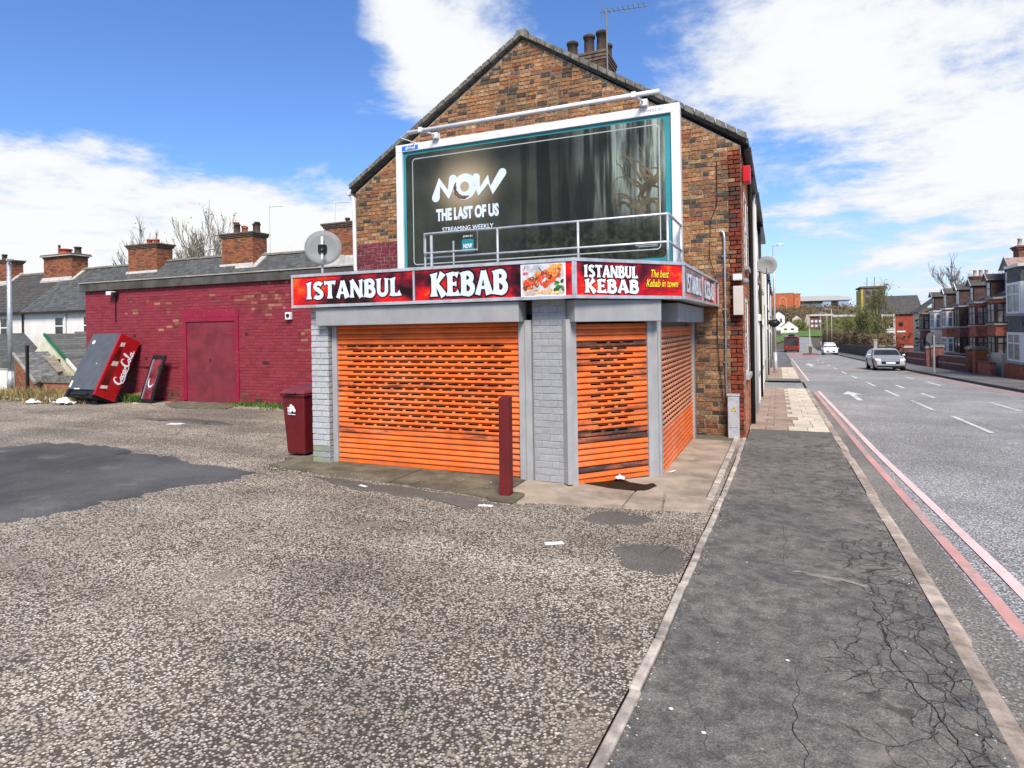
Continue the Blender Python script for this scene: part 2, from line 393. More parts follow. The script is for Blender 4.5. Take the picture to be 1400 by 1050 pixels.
def shutter_mat(name, col, dirt, lo, hi, amt=.9):
    m, nt, b, pos = mat_base(name, .36, 0, .5)
    c = mixc(nt, mrange(nt, tnoise(nt, pos, 3, 5, .6), .3, .7), V(col, .80), V(col, 1.12))
    c = mixc(nt, mth(nt, 'MULTIPLY', mrange(nt, tnoise(nt, tmap(nt, pos, (1, 1, .5), (6, 1, 0)), 1.3, 5, .6), .45, .72), .35), c, (.72, .30, .14))
    d = mth(nt, 'ADD', mth(nt, 'MULTIPLY', tnoise(nt, tmap(nt, pos, (.55, .55, 3.2)), 2.6, 6, .65), .7), mth(nt, 'MULTIPLY', tnoise(nt, tmap(nt, pos, (2.2, 2.2, 9)), 4, 7, .75), .35))
    d = mrange(nt, d, lo, hi)
    tcn = nt.nodes.new('ShaderNodeTexCoord'); sg = nt.nodes.new('ShaderNodeSeparateXYZ'); nt.links.new(tcn.outputs['Generated'], sg.inputs[0])
    joint = mth(nt, 'MAXIMUM', mrange(nt, sg.outputs[2], .0, .16, 1, 0), mrange(nt, sg.outputs[2], .80, 1.0))
    joint = mth(nt, 'MULTIPLY', joint, mrange(nt, tnoise(nt, tmap(nt, pos, (1.2, 1.2, 12)), 3, 6, .7), .30, .62, .15, .85))
    c = mixc(nt, joint, c, V(dirt, .8))
    c = mixc(nt, mth(nt, 'MULTIPLY', d, amt), c, dirt)
    nt.links.new(c, b.inputs['Base Color'])
    nt.links.new(mrange(nt, d, 0, 1, .38, .75), b.inputs['Roughness'])
    bump(nt, b, tnoise(nt, pos, 40, 4), .12, .003)
    return m
def fire_print(name, seed, k=1.0):
    """printed flame background of the shop sign"""
    m, nt, b, pos = mat_base(name, .22, 0, .22)
    q = tmap(nt, pos, (1.25, 1.25, 1.7), (seed, 0, 0))
    n = tnoise(nt, q, 1.1, 5, .55, .6); n2_ = tnoise(nt, tmap(nt, pos, (1, 1, 1), (seed * 2, 4, 0)), 6, 6, .6)
    d = mth(nt, 'ADD', mth(nt, 'MULTIPLY', n, .82), mth(nt, 'MULTIPLY', n2_, .18))
    rp = nt.nodes.new('ShaderNodeValToRGB'); nt.links.new(d, rp.inputs[0])
    e = rp.color_ramp.elements
    e[0].position, e[0].color = .36, (.010, .002, .003, 1)
    e[1].position, e[1].color = .68, (.95, .24, .015, 1)
    for p_, c_ in ((.43, (.10, .004, .014, 1)), (.485, (.42, .006, .012, 1)), (.56, (.85, .010, .006, 1))):
        x = e.new(p_); x.color = c_
    nt.links.new(rp.outputs[0], b.inputs['Base Color'])
    return m

BR = brick_mat('brick_weathered', amt=.6, soot=.62)
BRS = brick_mat('brick_painted', rough=.6, amt=.12)
BRF = brick_mat('brick_far', amt=.2, soot=.2)
MORT = plain('mortar', (.27, .215, .155), .95, .35, 20, bmp=.4, dirt=.6, dirtc=(.07, .055, .04))
MORTD = plain('mortar_dark', (.135, .10, .072), .95, .4, 9, bmp=.4)
GREYP = plain('grey_paint', (.30, .30, .30), .55, .08, 3, dirt=.25, dirtc=(.12, .12, .11), bmp=.05)
GREYP2 = plain('grey_paint_steel', (.335, .335, .33), .45, .08, 4, dirt=.3, dirtc=(.14, .13, .12))
MAROON = plain('maroon_wall_base', (.17, .024, .034), .7, .2, 3)
MAROON_DOOR = paint_worn('maroon_door_paint', (.24, .008, .018), (.085, .020, .032), .4, .85, .46, .60, .25, .5)
REDFRAME = paint_worn('crimson_frame_paint', (.26, .008, .035), (.2, .09, .07), .5, .6, .58, .66)
POSTRED = paint_worn('maroon_post_paint', (.135, .008, .009), (.055, .016, .012), .6, .6, .5, .62)
BINRED = plain('maroon_plastic', (.115, .005, .008), .45, .12, 4, spec=.45, dirt=.18, dirtc=(.14, .07, .06))
BINLID = plain('maroon_plastic_faded', (.17, .030, .038), .5, .15, 4)
ORANGE = shutter_mat('orange_shutter', (.80, .145, .018), (.22, .070, .03), .50, .76, .70)
ORANGE_D = shutter_mat('orange_shutter_grimy', (.76, .145, .020), (.045, .020, .012), .47, .68, .9)
ORANGE_S = shutter_mat('orange_shutter_sooty', (.45, .10, .03), (.022, .013, .010), .34, .55, .95)
ORANGE_F = shutter_mat('orange_shutter_pale', (.70, .25, .11), (.28, .12, .07), .55, .8, .6)  # paler, pinker orange for the slotted slats of the side shutter
BLACK = plain('black_plastic', (.012, .012, .013), .45, .2, 6)
VOID = plain('void_black', (.010, .009, .008), .9, .2, 4)  # near-black for joints, cracks and the painted darkness inside the shop
ALU = plain('aluminium_trim', (.56, .57, .58), .38, .12, 6, metal=.55, dirt=.45, dirtc=(.24, .22, .20), dscale=7)
WHITEF = plain('white_powder_coat', (.72, .73, .74), .4, .05, 3, dirt=.22, dirtc=(.4, .39, .37))
GALV = plain('galvanised_steel', (.50, .52, .54), .42, .15, 8, metal=.45)
WHITE = plain('white_upvc', (.72, .72, .70), .4, .05, 2)
WHITE_PR = plain('white_print', (.80, .82, .85), .35, .02, 3)
PALE_PR = plain('pale_blue_print', (.62, .69, .76), .3, .06, 3)
BLACK_PR = plain('black_print', (.006, .005, .006), .3, .1, 3)
YELLOW_PR = plain('yellow_print', (.85, .62, .03), .35, .05, 3)
TEAL_PR = plain('teal_print', (.035, .25, .28), .42, .14, .9)
LINE_PR = plain('pale_line_print', (.42, .46, .44), .4, .1, 3)
BLUE_PR = plain('blue_sticker', (.03, .17, .62), .35, .05, 3)
CONC = plain('concrete_tan', (.37, .30, .225), .88, .22, 2.2, bmp=.35, bs=45, dirt=.75, dirtc=(.16, .125, .09), dscale=1.6)
CONC_MOSS = plain('concrete_mossy', (.150, .130, .088), .9, .35, 2.5, bmp=.5, bs=40, dirt=.8, dirtc=(.055, .060, .025), dscale=2.2)
CONC_L = plain('kerb_concrete', (.40, .325, .255), .9, .3, 9, bmp=.6, bs=50, orand=.22, dirt=.75, dirtc=(.13, .105, .08))
CONC_E = plain('edging_concrete', (.46, .395, .325), .9, .3, 9, bmp=.6, bs=50, orand=.20, dirt=.8, dirtc=(.14, .12, .10))
SLAB_P = plain('slab_pinkish', (.36, .27, .205), .88, .18, 5, orand=.15, bmp=.25, dirt=.4, dirtc=(.19, .14, .105))
SLAB_C = plain('slab_cream', (.60, .53, .42), .88, .14, 5, orand=.12, bmp=.25, dirt=.3, dirtc=(.3, .24, .17))
WET = plain('wet_mat', (.020, .014, .008), .6, .3, 6, spec=.15, bmp=.5, bs=90)
LOT = speckle('chipping_tarmac', (.27, .228, .175), (.95, .87, .73), 54, (.64, .53, .39), big=.30, bmp=.8, dist=.009, blotch=(.27, .222, .165), aggr=.20, tpow=.75, gap=.46, fill=(.43, .37, .285), wear=True)
ROADM = speckle('worn_road_tarmac', (.165, .162, .153), (.78, .77, .74), 52, None, .85, .22, .6, .005, gap=.5, aggr=.25, tpow=.9)
GUTTER = speckle('gutter_tarmac', (.150, .138, .120), (.46, .42, .37), 60, None, .85, .3, .5, .004, blotch=(.26, .235, .20), gap=.6, aggr=.5)
PAVE = cracked('footway_tarmac', (.165, .158, .143))
PATCH = speckle('patch_tarmac', (.125, .120, .112), (.29, .28, .265), 120, None, .8, .35, .4, .003, gap=.7, aggr=.6)
PATCHL = speckle('patch_tarmac_smooth', (.078, .076, .072), (.20, .195, .185), 130, None, .85, .45, .4, .003, gap=.7, aggr=.6, blotch=(.19, .18, .165))
PATCHD = speckle('patch_tarmac_dark', (.10, .090, .076), (.26, .235, .20), 110, None, .8, .3, .4, .003, gap=.7, aggr=.7)
REDLINE = paint_worn('red_route_paint', (.60, .31, .27), (.34, .29, .25), .8, .9, .50, .64, .12, .1)
REDLINE2 = paint_worn('red_route_paint_pale', (.82, .56, .52), (.50, .43, .39), .7, .8, .52, .66, .1, .1)
ROADWHITE = paint_worn('road_white_paint', (.66, .65, .60), (.25, .24, .23), .7, .8, .54, .64, .06, .1)
GROUNDM = plain('rough_earth', (.10, .085, .055), .95, .4, 1.2, bmp=.5, bs=12)
GRASSM = plain('verge_grass', (.10, .17, .03), .9, .4, .5, bmp=.4, bs=8)
SLATE = None
def slate_mat(name, col, rows, cols, var=.5, moss=.3):
    m, nt, b, pos = mat_base(name, .7, 0, .35)
    bk = nt.nodes.new('ShaderNodeTexBrick')
    uvw = nt.nodes.new('ShaderNodeSeparateXYZ'); nt.links.new(pos, uvw.inputs[0])
    cb_ = nt.nodes.new('ShaderNodeCombineXYZ'); nt.links.new(mth(nt, 'ADD', uvw.outputs[0], mth(nt, 'MULTIPLY', uvw.outputs[1], .13)), cb_.inputs[0]); nt.links.new(uvw.outputs[2], cb_.inputs[1])
    nt.links.new(cb_.outputs[0], bk.inputs['Vector'])
    bk.inputs['Color1'].default_value = (*V(col, 1 - var), 1); bk.inputs['Color2'].default_value = (*V(col, 1 + var), 1); bk.inputs['Mortar'].default_value = (*V(col, .6), 1)
    bk.inputs['Scale'].default_value = 1; bk.inputs['Mortar Size'].default_value = .012; bk.inputs['Brick Width'].default_value = cols; bk.inputs['Row Height'].default_value = rows
    c = mixc(nt, mth(nt, 'MULTIPLY', mrange(nt, tnoise(nt, pos, 1.1, 6, .65), .48, .68), moss), bk.outputs[0], (.105, .11, .055))
    c = mixc(nt, mth(nt, 'MULTIPLY', mrange(nt, tnoise(nt, pos, 4.1, 5, .7), .5, .75), .5), c, V(col, 1.9))
    nt.links.new(c, b.inputs['Base Color'])
    bump(nt, b, mth(nt, 'SUBTRACT', tnoise(nt, pos, 12, 4), bk.outputs['Fac']), .5, .02)
    return m
SLATE = slate_mat('slate_roof', (.085, .086, .082), .15, .32, .35, .35)
TILE = slate_mat('concrete_tile_roof', (.075, .068, .062), .2, .3, .25, .3)
TILEP = plain('pinkish_tile', (.30, .20, .17), .85, .2, 3)
VERGE = plain('verge_stone', (.17, .16, .135), .95, .4, 9, bmp=.7, bs=30, dirt=.5, dirtc=(.05, .05, .035))
FELT = plain('dark_felt_band', (.072, .068, .060), .8, .35, 2, bmp=.3, dirt=.4, dirtc=(.12, .12, .10))
COPE = plain('pale_coping', (.33, .32, .29), .85, .2, 5)
RENDER_W = plain('white_render', (.74, .72, .66), .9, .06, 1.5, dirt=.3, dirtc=(.40, .38, .34), bmp=.15)
RENDER_C = plain('cream_render', (.62, .56, .42), .9, .06, 1.5, dirt=.25, dirtc=(.4, .35, .26))
GLASS = plain('window_glass', (.035, .037, .04), .12, .4, .8, spec=.45)
GLASS_N = plain('netted_glass', (.20, .20, .19), .25, .5, 1.4, spec=.35)
DARKWOOD = plain('dark_brown_frame', (.035, .016, .014), .6, .2, 4)
MAROONF = plain('maroon_frame', (.10, .02, .02), .6, .2, 4)
POT = plain('terracotta_pot', (.20, .085, .05), .9, .25, 8, dirt=.6, dirtc=(.05, .035, .03))
POTG = plain('sooty_pot', (.075, .055, .045), .9, .3, 8)
LEAD = plain('mortar_flashing', (.45, .43, .39), .9, .2, 6)
DISH = plain('dish_grey', (.215, .22, .215), .7, .1, 3, dirt=.3, dirtc=(.2, .2, .18))
PIPEW = plain('white_pipe', (.62, .63, .63), .45, .06, 3)
PIPEB = plain('black_pipe', (.015, .015, .016), .4, .2, 3)
PIPEG = plain('grey_conduit', (.20, .195, .19), .55, .15, 5)
REDP = plain('red_plastic', (.55, .012, .015), .35, .08, 3)
TREEB = plain('bark', (.085, .068, .050), .95, .3, 4)
TREEO = plain('olive_bark', (.115, .105, .050), .95, .3, 4)
LEAFO = plain('olive_leaf', (.115, .125, .035), .8, .4, 1.5)
LEAFB = plain('brown_scrub', (.115, .085, .045), .9, .4, 1.5)
LEAFG = plain('weed_leaf', (.075, .135, .022), .7, .4, 3)
DRYG = plain('dry_grass', (.26, .20, .08), .9, .4, 2)
PAPER = plain('white_paper', (.74, .74, .72), .8, .06, 6)
# ------------------------------------------------------------------ ground, car park, road, footways
def zs(y):                                     # the street falls away from the camera, then climbs a hill
    return pl(y, [(-40, .1), (4.6, 0), (150, -3.78), (190, -4.3), (230, -3.9), (320, -1.7), (350, 0.6), (420, 7.5), (520, 12.0), (900, 14), (3000, 10)])
def zlot(x, y): return zs(y) * sstep(-3.5, -1.5, x) if y > 4.6 else 0.0
def zground(x, y):
    w = sstep(-2.0, -1.0, x)
    left = pl(y, [(12.4, -.06), (15, -.45), (20, -.9), (26, -1.4), (120, -3.0), (300, -2), (420, 7), (520, 12), (3000, 10)])
    return lerp(left, zs(y) - .16, w)
g = MB()
xs = [-3000, -900, -300, -150, -80, -50, -35, -22, -12, -6, -3, -2, -1, -.5, 1, 3, 8, 14, 20, 30, 60, 120, 250, 600, 1500, 3000]
ys = [-600, -100, -20, 0, 4, 8, 12, 13, 15, 20, 26, 40, 60, 90, 120, 150, 170, 190, 210, 230, 260, 290, 320, 335, 350, 380, 420, 470, 520, 700, 900, 1600, 3000]
for y in ys:
    for x in xs: g.v.append((x, y, zground(x, y) - .06))
nx = len(xs)
for j in range(len(ys) - 1):
    for i in range(nx - 1): g.f.append((j * nx + i, j * nx + i + 1, (j + 1) * nx + i + 1, (j + 1) * nx + i)); g.c.append(None)
ground = struct(g.build('ground', GROUNDM))

def strip(name, mat, fl, fr_, ylist, dz, parent=None, thick=0.0, seg=1):
    m = MB()
    for k, y in enumerate(ylist):
        a, b = fl(y), fr_(y)
        for i in range(seg + 1): m.v.append((lerp(a, b, i / seg), y, zs(y) + dz))
    n = seg + 1
    for k in range(len(ylist) - 1):
        for i in range(seg): m.f.append((k * n + i, k * n + i + 1, (k + 1) * n + i + 1, (k + 1) * n + i)); m.c.append(None)
    if thick:
        for edge in (0, seg):
            for k in range(len(ylist) - 1):
                p, q = m.v[k * n + edge], m.v[(k + 1) * n + edge]
                m.add([p, q, (q[0], q[1], q[2] - thick), (p[0], p[1], p[2] - thick)], [(0, 1, 2, 3)])
    return m.build(name, mat, parent)
edgeX = lambda y: pl(y, [(-20, -1.4), (1.5, -.83), (2.7, -.755), (3.7, -.70), (7.4, -.63), (11, -.60), (60, -.60)])
KI, KO = 0.928, 1.05                              # kerb, footway side and road side
rightK = lambda y: pl(y, [(-20, 9.6), (12, 9.0), (30, 7.95), (46, 7.4), (80, 7.3), (150, 7.6), (200, 9), (330, 14)])
leftK = lambda y: pl(y, [(-20, 1.05), (150, 1.05), (200, 2), (330, 6)])
YL = [-20, -8, -2, 2, 4.6, 6, 8, 10, 12, 14, 17, 20, 24, 26, 28, 31, 34, 40, 50, 60, 75, 90, 110, 130, 150, 170, 190, 210, 230, 260, 290, 320, 335]
# car park: undulating sheet
m = MB(); lx = [-46 + i for i in range(0, 34)] + [-12 + .5 * i for i in range(0, 23)]; lx = [x for x in lx if x < -.9]
ly = [-14, -10, -7] + [-5 + .5 * i for i in range(0, 35)] + [12.41]
def lot_z(x, y):
    return zlot(x, y) + .02 * (noise.noise((x * .35, y * .35, 0)) + .4 * noise.noise((x * 1.1, y * 1.1, 3))) * sstep(-1.0, -2.6, x) * (1 - sstep(5.8, 6.5, y) * sstep(-7.2, -6.6, x))
for y in ly:
    for x in lx: m.v.append((x, y, lot_z(x, y)))
    m.v.append((edgeX(y) - .036, y, zlot(-.7, y) + .0))
n = len(lx) + 1
for j in range(len(ly) - 1):
    for i in range(n - 1): m.f.append((j * n + i, j * n + i + 1, (j + 1) * n + i + 1, (j + 1) * n + i)); m.c.append(None)
lot = struct(m.build('car_park', LOT, smooth=True))
def sheet(name, mat, pts, dz, parent, wob=0.0, zf=zlot, sub=5):
    """irregular sheet a few millimetres proud of the car park"""
    out = []
    for i, (a, b) in enumerate(pts):
        c, d = pts[(i + 1) % len(pts)]
        for k in range(sub):
            t = k / sub; x, y = lerp(a, c, t), lerp(b, d, t)
            w = wob * (noise.noise((x * 3.1, y * 3.1, 7)) + .7 * noise.noise((x * 12, y * 12, 2)))
            w2 = wob * (noise.noise((x * 3.1, y * 3.1, 17)) + .7 * noise.noise((x * 12, y * 12, 12)))
            out.append((x + w, y + w2))
    cx, cy = sum(p[0] for p in out) / len(out), sum(p[1] for p in out) / len(out)
    mm = MB(); N_ = len(out); rings = 6
    mm.v.append((cx, cy, zf(cx, cy) + dz))
    for r in range(1, rings + 1):
        for x, y in out:
            X, Y = lerp(cx, x, r / rings), lerp(cy, y, r / rings)
            mm.v.append((X, Y, zf(X, Y) + dz * (1 if r < rings else .15)))
    for i in range(N_): mm.f.append((0, 1 + i, 1 + (i + 1) % N_)); mm.c.append(None)
    for r in range(rings - 1):
        for i in range(N_):
            a = 1 + r * N_; mm.f.append((a + i, a + N_ + i, a + N_ + (i + 1) % N_, a + (i + 1) % N_)); mm.c.append(None)
    return mm.build(name, mat, parent)
sheet('tarmac_patch', PATCHL, [(-14.5, 5.9), (-12.43, 6.38), (-12.05, 6.87), (-11.18, 7.08), (-9.29, 6.79), (-7.91, 6.58), (-6.73, 6.44), (-6.59, 6.01), (-6.86, 5.6), (-7.0, 5.11), (-7.17, 4.53), (-7.22, 4.1), (-7.38, 3.78), (-9, 2.4), (-12, 2.2), (-15, 4)], .018, lot, .20, lot_z, 14)
sheet('tarmac_patch', PATCHD, [(-1.85, 6.14), (-1.78, 6.40), (-1.58, 6.52), (-1.33, 6.45), (-1.24, 6.31), (-1.31, 6.09), (-1.51, 5.99), (-1.72, 6.01)], .006, lot, .07, lot_z, 9)
sheet('tarmac_patch', PATCHD, [(-1.36, 5.32), (-1.2, 5.56), (-.89, 5.62), (-.74, 5.46), (-.74, 5.2), (-.78, 4.97), (-.91, 4.86), (-1.12, 4.89)], .006, lot, .09, lot_z, 9)
sheet('tarmac_patch', PATCHD, [(-5.9, 6.55), (-5.21, 6.50), (-4.13, 6.44), (-3.29, 6.33), (-2.85, 6.17), (-3.07, 5.98), (-3.84, 6.05), (-4.73, 6.16)], .006, lot, .10, lot_z, 9)
sheet('tarmac_patch', PATCHD, [(-13.8, 9.7), (-12.6, 10.0), (-11.2, 9.9), (-10.4, 9.6), (-11.4, 9.5), (-12.6, 9.55)], .02, lot, .12, lot_z)

# road with its painted lines
road = struct(strip('road', ROADM, leftK, rightK, YL, -.10))
def rl(name, mat, fx, w, y0, y1, dz, step=2.0):
    n_ = max(2, int((y1 - y0) / step)); yl = [lerp(y0, y1, i / n_) for i in range(n_ + 1)]
    return strip(name, mat, lambda y: fx(y) - w / 2, lambda y: fx(y) + w / 2, yl, dz, road)
struct(strip('gutter_strip', GUTTER, lambda y: 1.05, lambda y: 1.36 - .004 * y, [y for y in YL if y <= 26], -.096, road)).pop('kind')
rl('red_line', REDLINE, lambda y: pl(y, [(0, 1.47), (6, 1.42), (12, 1.32), (26, 1.22)]), .095, -8, 26, -.091)
rl('red_line', REDLINE2, lambda y: pl(y, [(0, 1.72), (6, 1.655), (12, 1.51), (26, 1.37)]), .095, -8, 26.3, -.091)
rl('red_line', REDLINE2, lambda y: 1.3, .1, 33, 75, -.091)
rl('red_line', REDLINE, lambda y: rightK(y) - .35, .1, 24, 60, -.091)
rl('red_line', REDLINE, lambda y: rightK(y) - .62, .1, 24, 60, -.091)
for y0, y1, x in ((2.5, 5, 4.5), (9.0, 12, 4.2), (15.5, 18.6, 3.98), (20.1, 23.2, 3.86), (24.7, 27.6, 3.75), (30, 33, 3.7), (36, 38.5, 3.65), (41, 44, 3.6), (47, 50, 3.6), (53, 56, 3.6), (60, 63, 3.6), (68, 71, 3.6)):
    rl('lane_dash', ROADWHITE, lambda y, x=x: x, .10, y0, y1, -.092)
for y0, y1, x in ((20.6, 23.1, 5.9), (24.4, 26.4, 4.72), (29, 31, 4.6), (31.1, 34, 6.25), (36, 38, 6.1), (15, 18, 6.2)):
    rl('lane_dash', ROADWHITE, lambda y, x=x: x, .12, y0, y1, -.092)
mb = MB()
for pts in ([(2.30, 22.6), (2.46, 22.6), (2.46, 25.0), (2.30, 25.0)], [(2.06, 25.0), (2.70, 25.0), (2.38, 26.6)]):
    mb.poly([(x, y, zs(y) - .092) for x, y in pts])
mb.build('direction_arrow', ROADWHITE, road)
mb = MB(); mb.poly([(x, y, zs(y) - .092) for x, y in ((2.2, 52), (2.45, 52), (2.45, 56), (2.2, 56))]); mb.poly([(x, y, zs(y) - .092) for x, y in ((1.9, 56), (2.75, 56), (2.3, 59))])
mb.build('direction_arrow', ROADWHITE, road)
for x0, x1, y0, y1 in ((3.9, 5.9, 45, 51), (3.4, 5.2, 70, 76)):
    mb = MB(); mb.poly([(x, y, zs(y) - .093) for x, y in ((x0, y0), (x1, y0), (x1, y1), (x0, y1))]); mb.build('worn_marking', plain('worn_marking_tint', (.33, .28, .25), .9, .2, 3), road)
for pts in ([(1.2, 78), (3.9, 78), (3.2, 112), (1.2, 112)], [(3.5, 86), (5.2, 90), (4.8, 112), (3.7, 112)]):
    mb = MB(); k = 10
    (ax, ay), (bx, by), (cx, cy), (dx, dy) = pts
    for i in range(k):
        t, u = i / k, (i + 1) / k
        q = [(lerp(ax, dx, t), lerp(ay, dy, t)), (lerp(bx, cx, t), lerp(by, cy, t)), (lerp(bx, cx, u), lerp(by, cy, u)), (lerp(ax, dx, u), lerp(ay, dy, u))]
        mb.poly([(x, y, zs(y) - .0935) for x, y in q])
    mb.build('red_surfacing', plain('red_surfacing_tint', (.36, .22, .19), .9, .2, 1), road)

# near footway
pav = struct(strip('pavement', PAVE, lambda y: edgeX(y) + .036, lambda y: KI - .004, [-8, -4, -1, 1, 2, 2.7, 3.7, 4.6, 6, 7.4, 9, 11, 12.4, 13.75], 0.0, seg=6))
pav2 = struct(strip('pavement', PATCH, lambda y: -.6, lambda y: KI - .004, [13.75, 17, 20, 24, 26.2], -.03, seg=1))
pav3 = struct(strip('pavement', PATCH, lambda y: -.6, lambda y: KI - .004, [31, 34, 40, 50, 60, 75, 90, 110, 130, 150], -.0, seg=1))
side = struct(strip('side_road', ROADM, lambda y: -40, lambda y: 1.05, [26.2, 27, 29, 31], -.075))
# rows of slabs beyond the tarmac: pinkish by the houses, cream by the kerb
def slab(par, x0, x1, y0, y1, mat, tilt=0.0, name='paving_slab', top=.0, gap=.006):
    h = zs((y0 + y1) / 2); mm = MB()
    z = lambda y: zs(y) + top + tilt
    mm.hexa([(x0 + gap, y0 + gap, z(y0) - .06), (x1 - gap, y0 + gap, z(y0) - .06), (x1 - gap, y1 - gap, z(y1) - .06), (x0 + gap, y1 - gap, z(y1) - .06),
             (x0 + gap, y0 + gap, z(y0)), (x1 - gap, y0 + gap, z(y0)), (x1 - gap, y1 - gap, z(y1)), (x0 + gap, y1 - gap, z(y1))], None, (0,))
    return mm.build(name, mat, par)
y = 13.76; k = 0
while y < 26.0:
    d = .62; xo = .02 if k % 2 else .17
    xm = .16 + (.12 if k % 2 else 0) + (.1 if k in (2, 3) else 0)
    for a, b, mt in ((-.58, -.1 - xo, SLAB_P), (-.1 - xo, xm, SLAB_P), (xm, xm + .36, SLAB_C), (xm + .36, KI - .01, SLAB_C)):
        slab(pav2, a, b, y, min(y + d, 26.15), mt, rnd.uniform(-.003, .006))
    y += d; k += 1
y = 33.0; k = 0
while y < 47:
    for a, b, mt in ((-.58, .15, SLAB_P), (.15, .5, SLAB_C), (.5, KI - .01, SLAB_C)):
        slab(pav3, a, b, y, y + 1.2, mt, rnd.uniform(.004, .008))
    y += 1.2
for x0, x1 in ((-.5, .1), (.1, .42), (.46, .86)):
    slab(pav, x0, x1, 13.05, 13.72, PATCHD, .002, 'tarmac_square')
# a few flat repairs of the footway
PAVE2 = speckle('repair_tarmac', (.135, .128, .116), (.27, .258, .238), 130, None, .85, .3, .4, .003, gap=.7, aggr=.5)
PALE = plain('pale_repair', (.27, .235, .20), .9, .35, 9, bmp=.7, dirt=.7, dirtc=(.13, .12, .105), dscale=9)
sheet('worn_patch', PALE, [(.08, 5.34), (.2, 5.30), (.34, 5.27), (.58, 5.18), (.59, 5.22), (.36, 5.31), (.2, 5.36), (.10, 5.39)], .003, pav, .04, lambda x, y: zs(y), 8)
# cracks that run through the footway
def crack(pts, w):
    out = []
    for (a, b), (c, d) in zip(pts, pts[1:]):
        n_ = max(3, int(math.hypot(c - a, d - b) / .05))
        for i in range(n_):
            t = i / n_; x, y_ = lerp(a, c, t), lerp(b, d, t)
            out.append((x + .04 * noise.noise((x * 7, y_ * 7, 1)) + .022 * noise.noise((x * 31, y_ * 31, 2)), y_ + .012 * noise.noise((x * 17, y_ * 17, 5))))
    mm = MB(); vs_ = []
    for i, (x, y_) in enumerate(out):
        ww = w * .5 * (.2 + .8 * abs(noise.noise((x * 14, y_ * 14, 9)))) * min(1, 4 * min(i, len(out) - 1 - i) / len(out) + .15)
        vs_ += [(x - ww, y_, zs(y_) + .0028), (x + ww, y_, zs(y_) + .0028)]
    mm.add(vs_, [(2 * i, 2 * i + 1, 2 * i + 3, 2 * i + 2) for i in range(len(out) - 1)])
    return mm.build('crack', VOID, pav)
for pts, w in (([(.06, 3.9), (.06, 3.2), (.09, 2.7), (.11, 2.2)], .011), ([(.57, 5.2), (.58, 4.7), (.56, 4.2), (.60, 3.9), (.70, 3.5), (.80, 2.9)], .012),
               ([(.72, 4.75), (.74, 4.4), (.82, 4.1), (.80, 3.8), (.88, 3.4)], .008), ([(.60, 3.9), (.45, 3.75), (.32, 3.9), (.1, 3.95)], .006),
               ([(.58, 4.6), (.40, 4.55), (.28, 4.8), (.1, 5.0)], .005), ([(.70, 3.5), (.84, 3.45), (.9, 3.2)], .007), ([(-.45, 3.3), (-.30, 2.9), (-.1, 2.75)], .004),
               ([(.02, 5.3), (.03, 6.2), (.0, 7.0)], .006), ([(-.3, 7.4), (.1, 7.42), (.6, 7.45)], .005), ([(.62, 5.1), (.66, 4.9), (.78, 4.8)], .009),
               ([(.35, 3.5), (.6, 3.1), (.66, 2.4)], .006), ([(-.5, 9.6), (.2, 9.6), (.85, 9.7)], .006), ([(-.1, 7.5), (-.08, 9.5)], .005)):
    crack(pts, w)
# kerb stones and edging stones, each a piece
kerb = struct(strip('kerb', VOID, lambda y: KI + .02, lambda y: KO - .02, [y for y in YL if y <= 150], -.06))
y = -3.0
while y < 60:
    if 26 < y < 31: y = 31.2
    l = rnd.choice((.62, .9, .9, .9, .45)) if y < 30 else .9
    if y < 2: l = .9
    dz = -.010 + rnd.uniform(-.016, .014); t = rnd.uniform(-.008, .008); x0, x1 = KI + .003 + t, KO + t
    z0, z1 = zs(y) + dz, zs(y + l) + dz + rnd.uniform(-.004, .004); gp = .014
    mm = MB(); b_ = .026
    prof = [(x0, -.13), (x1, -.13), (x1, -b_), (x1 - b_ * .6, -b_ * .35), (x1 - b_ * 1.6, 0), (x0, 0)]
    k_ = len(prof)
    mm.add([(a, y + gp, z0 + b) for a, b in prof] + [(a, y + l - gp, z1 + b) for a, b in prof], [tuple(range(k_))[::-1], tuple(range(k_, 2 * k_))] + [(i, (i + 1) % k_, k_ + (i + 1) % k_, k_ + i) for i in range(k_)])
    mm.build('kerb_stone', CONC_L, kerb)
    y += l
edging = struct(strip('edging', VOID, lambda y: edgeX(y) - .045, lambda y: edgeX(y) + .045, [y for y in YL if y <= 12.4], -.02))
y = -2.0
while y < 12.3:
    l = min(rnd.choice((.6, .9, .9, .75)), 12.34 - y)
    if l < .1: break
    mm = MB(); dz = .012 + rnd.uniform(-.006, .007); t = rnd.uniform(-.010, .010); gp = .011
    a0, a1, b0, b1 = edgeX(y) - .030 + t, edgeX(y) + .030 + t, edgeX(y + l) - .030 + t, edgeX(y + l) + .030 + t
    z0, z1 = zs(y) + dz, zs(y + l) + dz
    mm.hexa([(a0, y + gp, z0 - .12), (a1, y + gp, z0 - .12), (b1, y + l - gp, z1 - .12), (b0, y + l - gp, z1 - .12), (a0, y + gp, z0), (a1, y + gp, z0), (b1, y + l - gp, z1), (b0, y + l - gp, z1)])
    mm.build('edging_stone', CONC_E, edging, bevel=.012)
    y += l
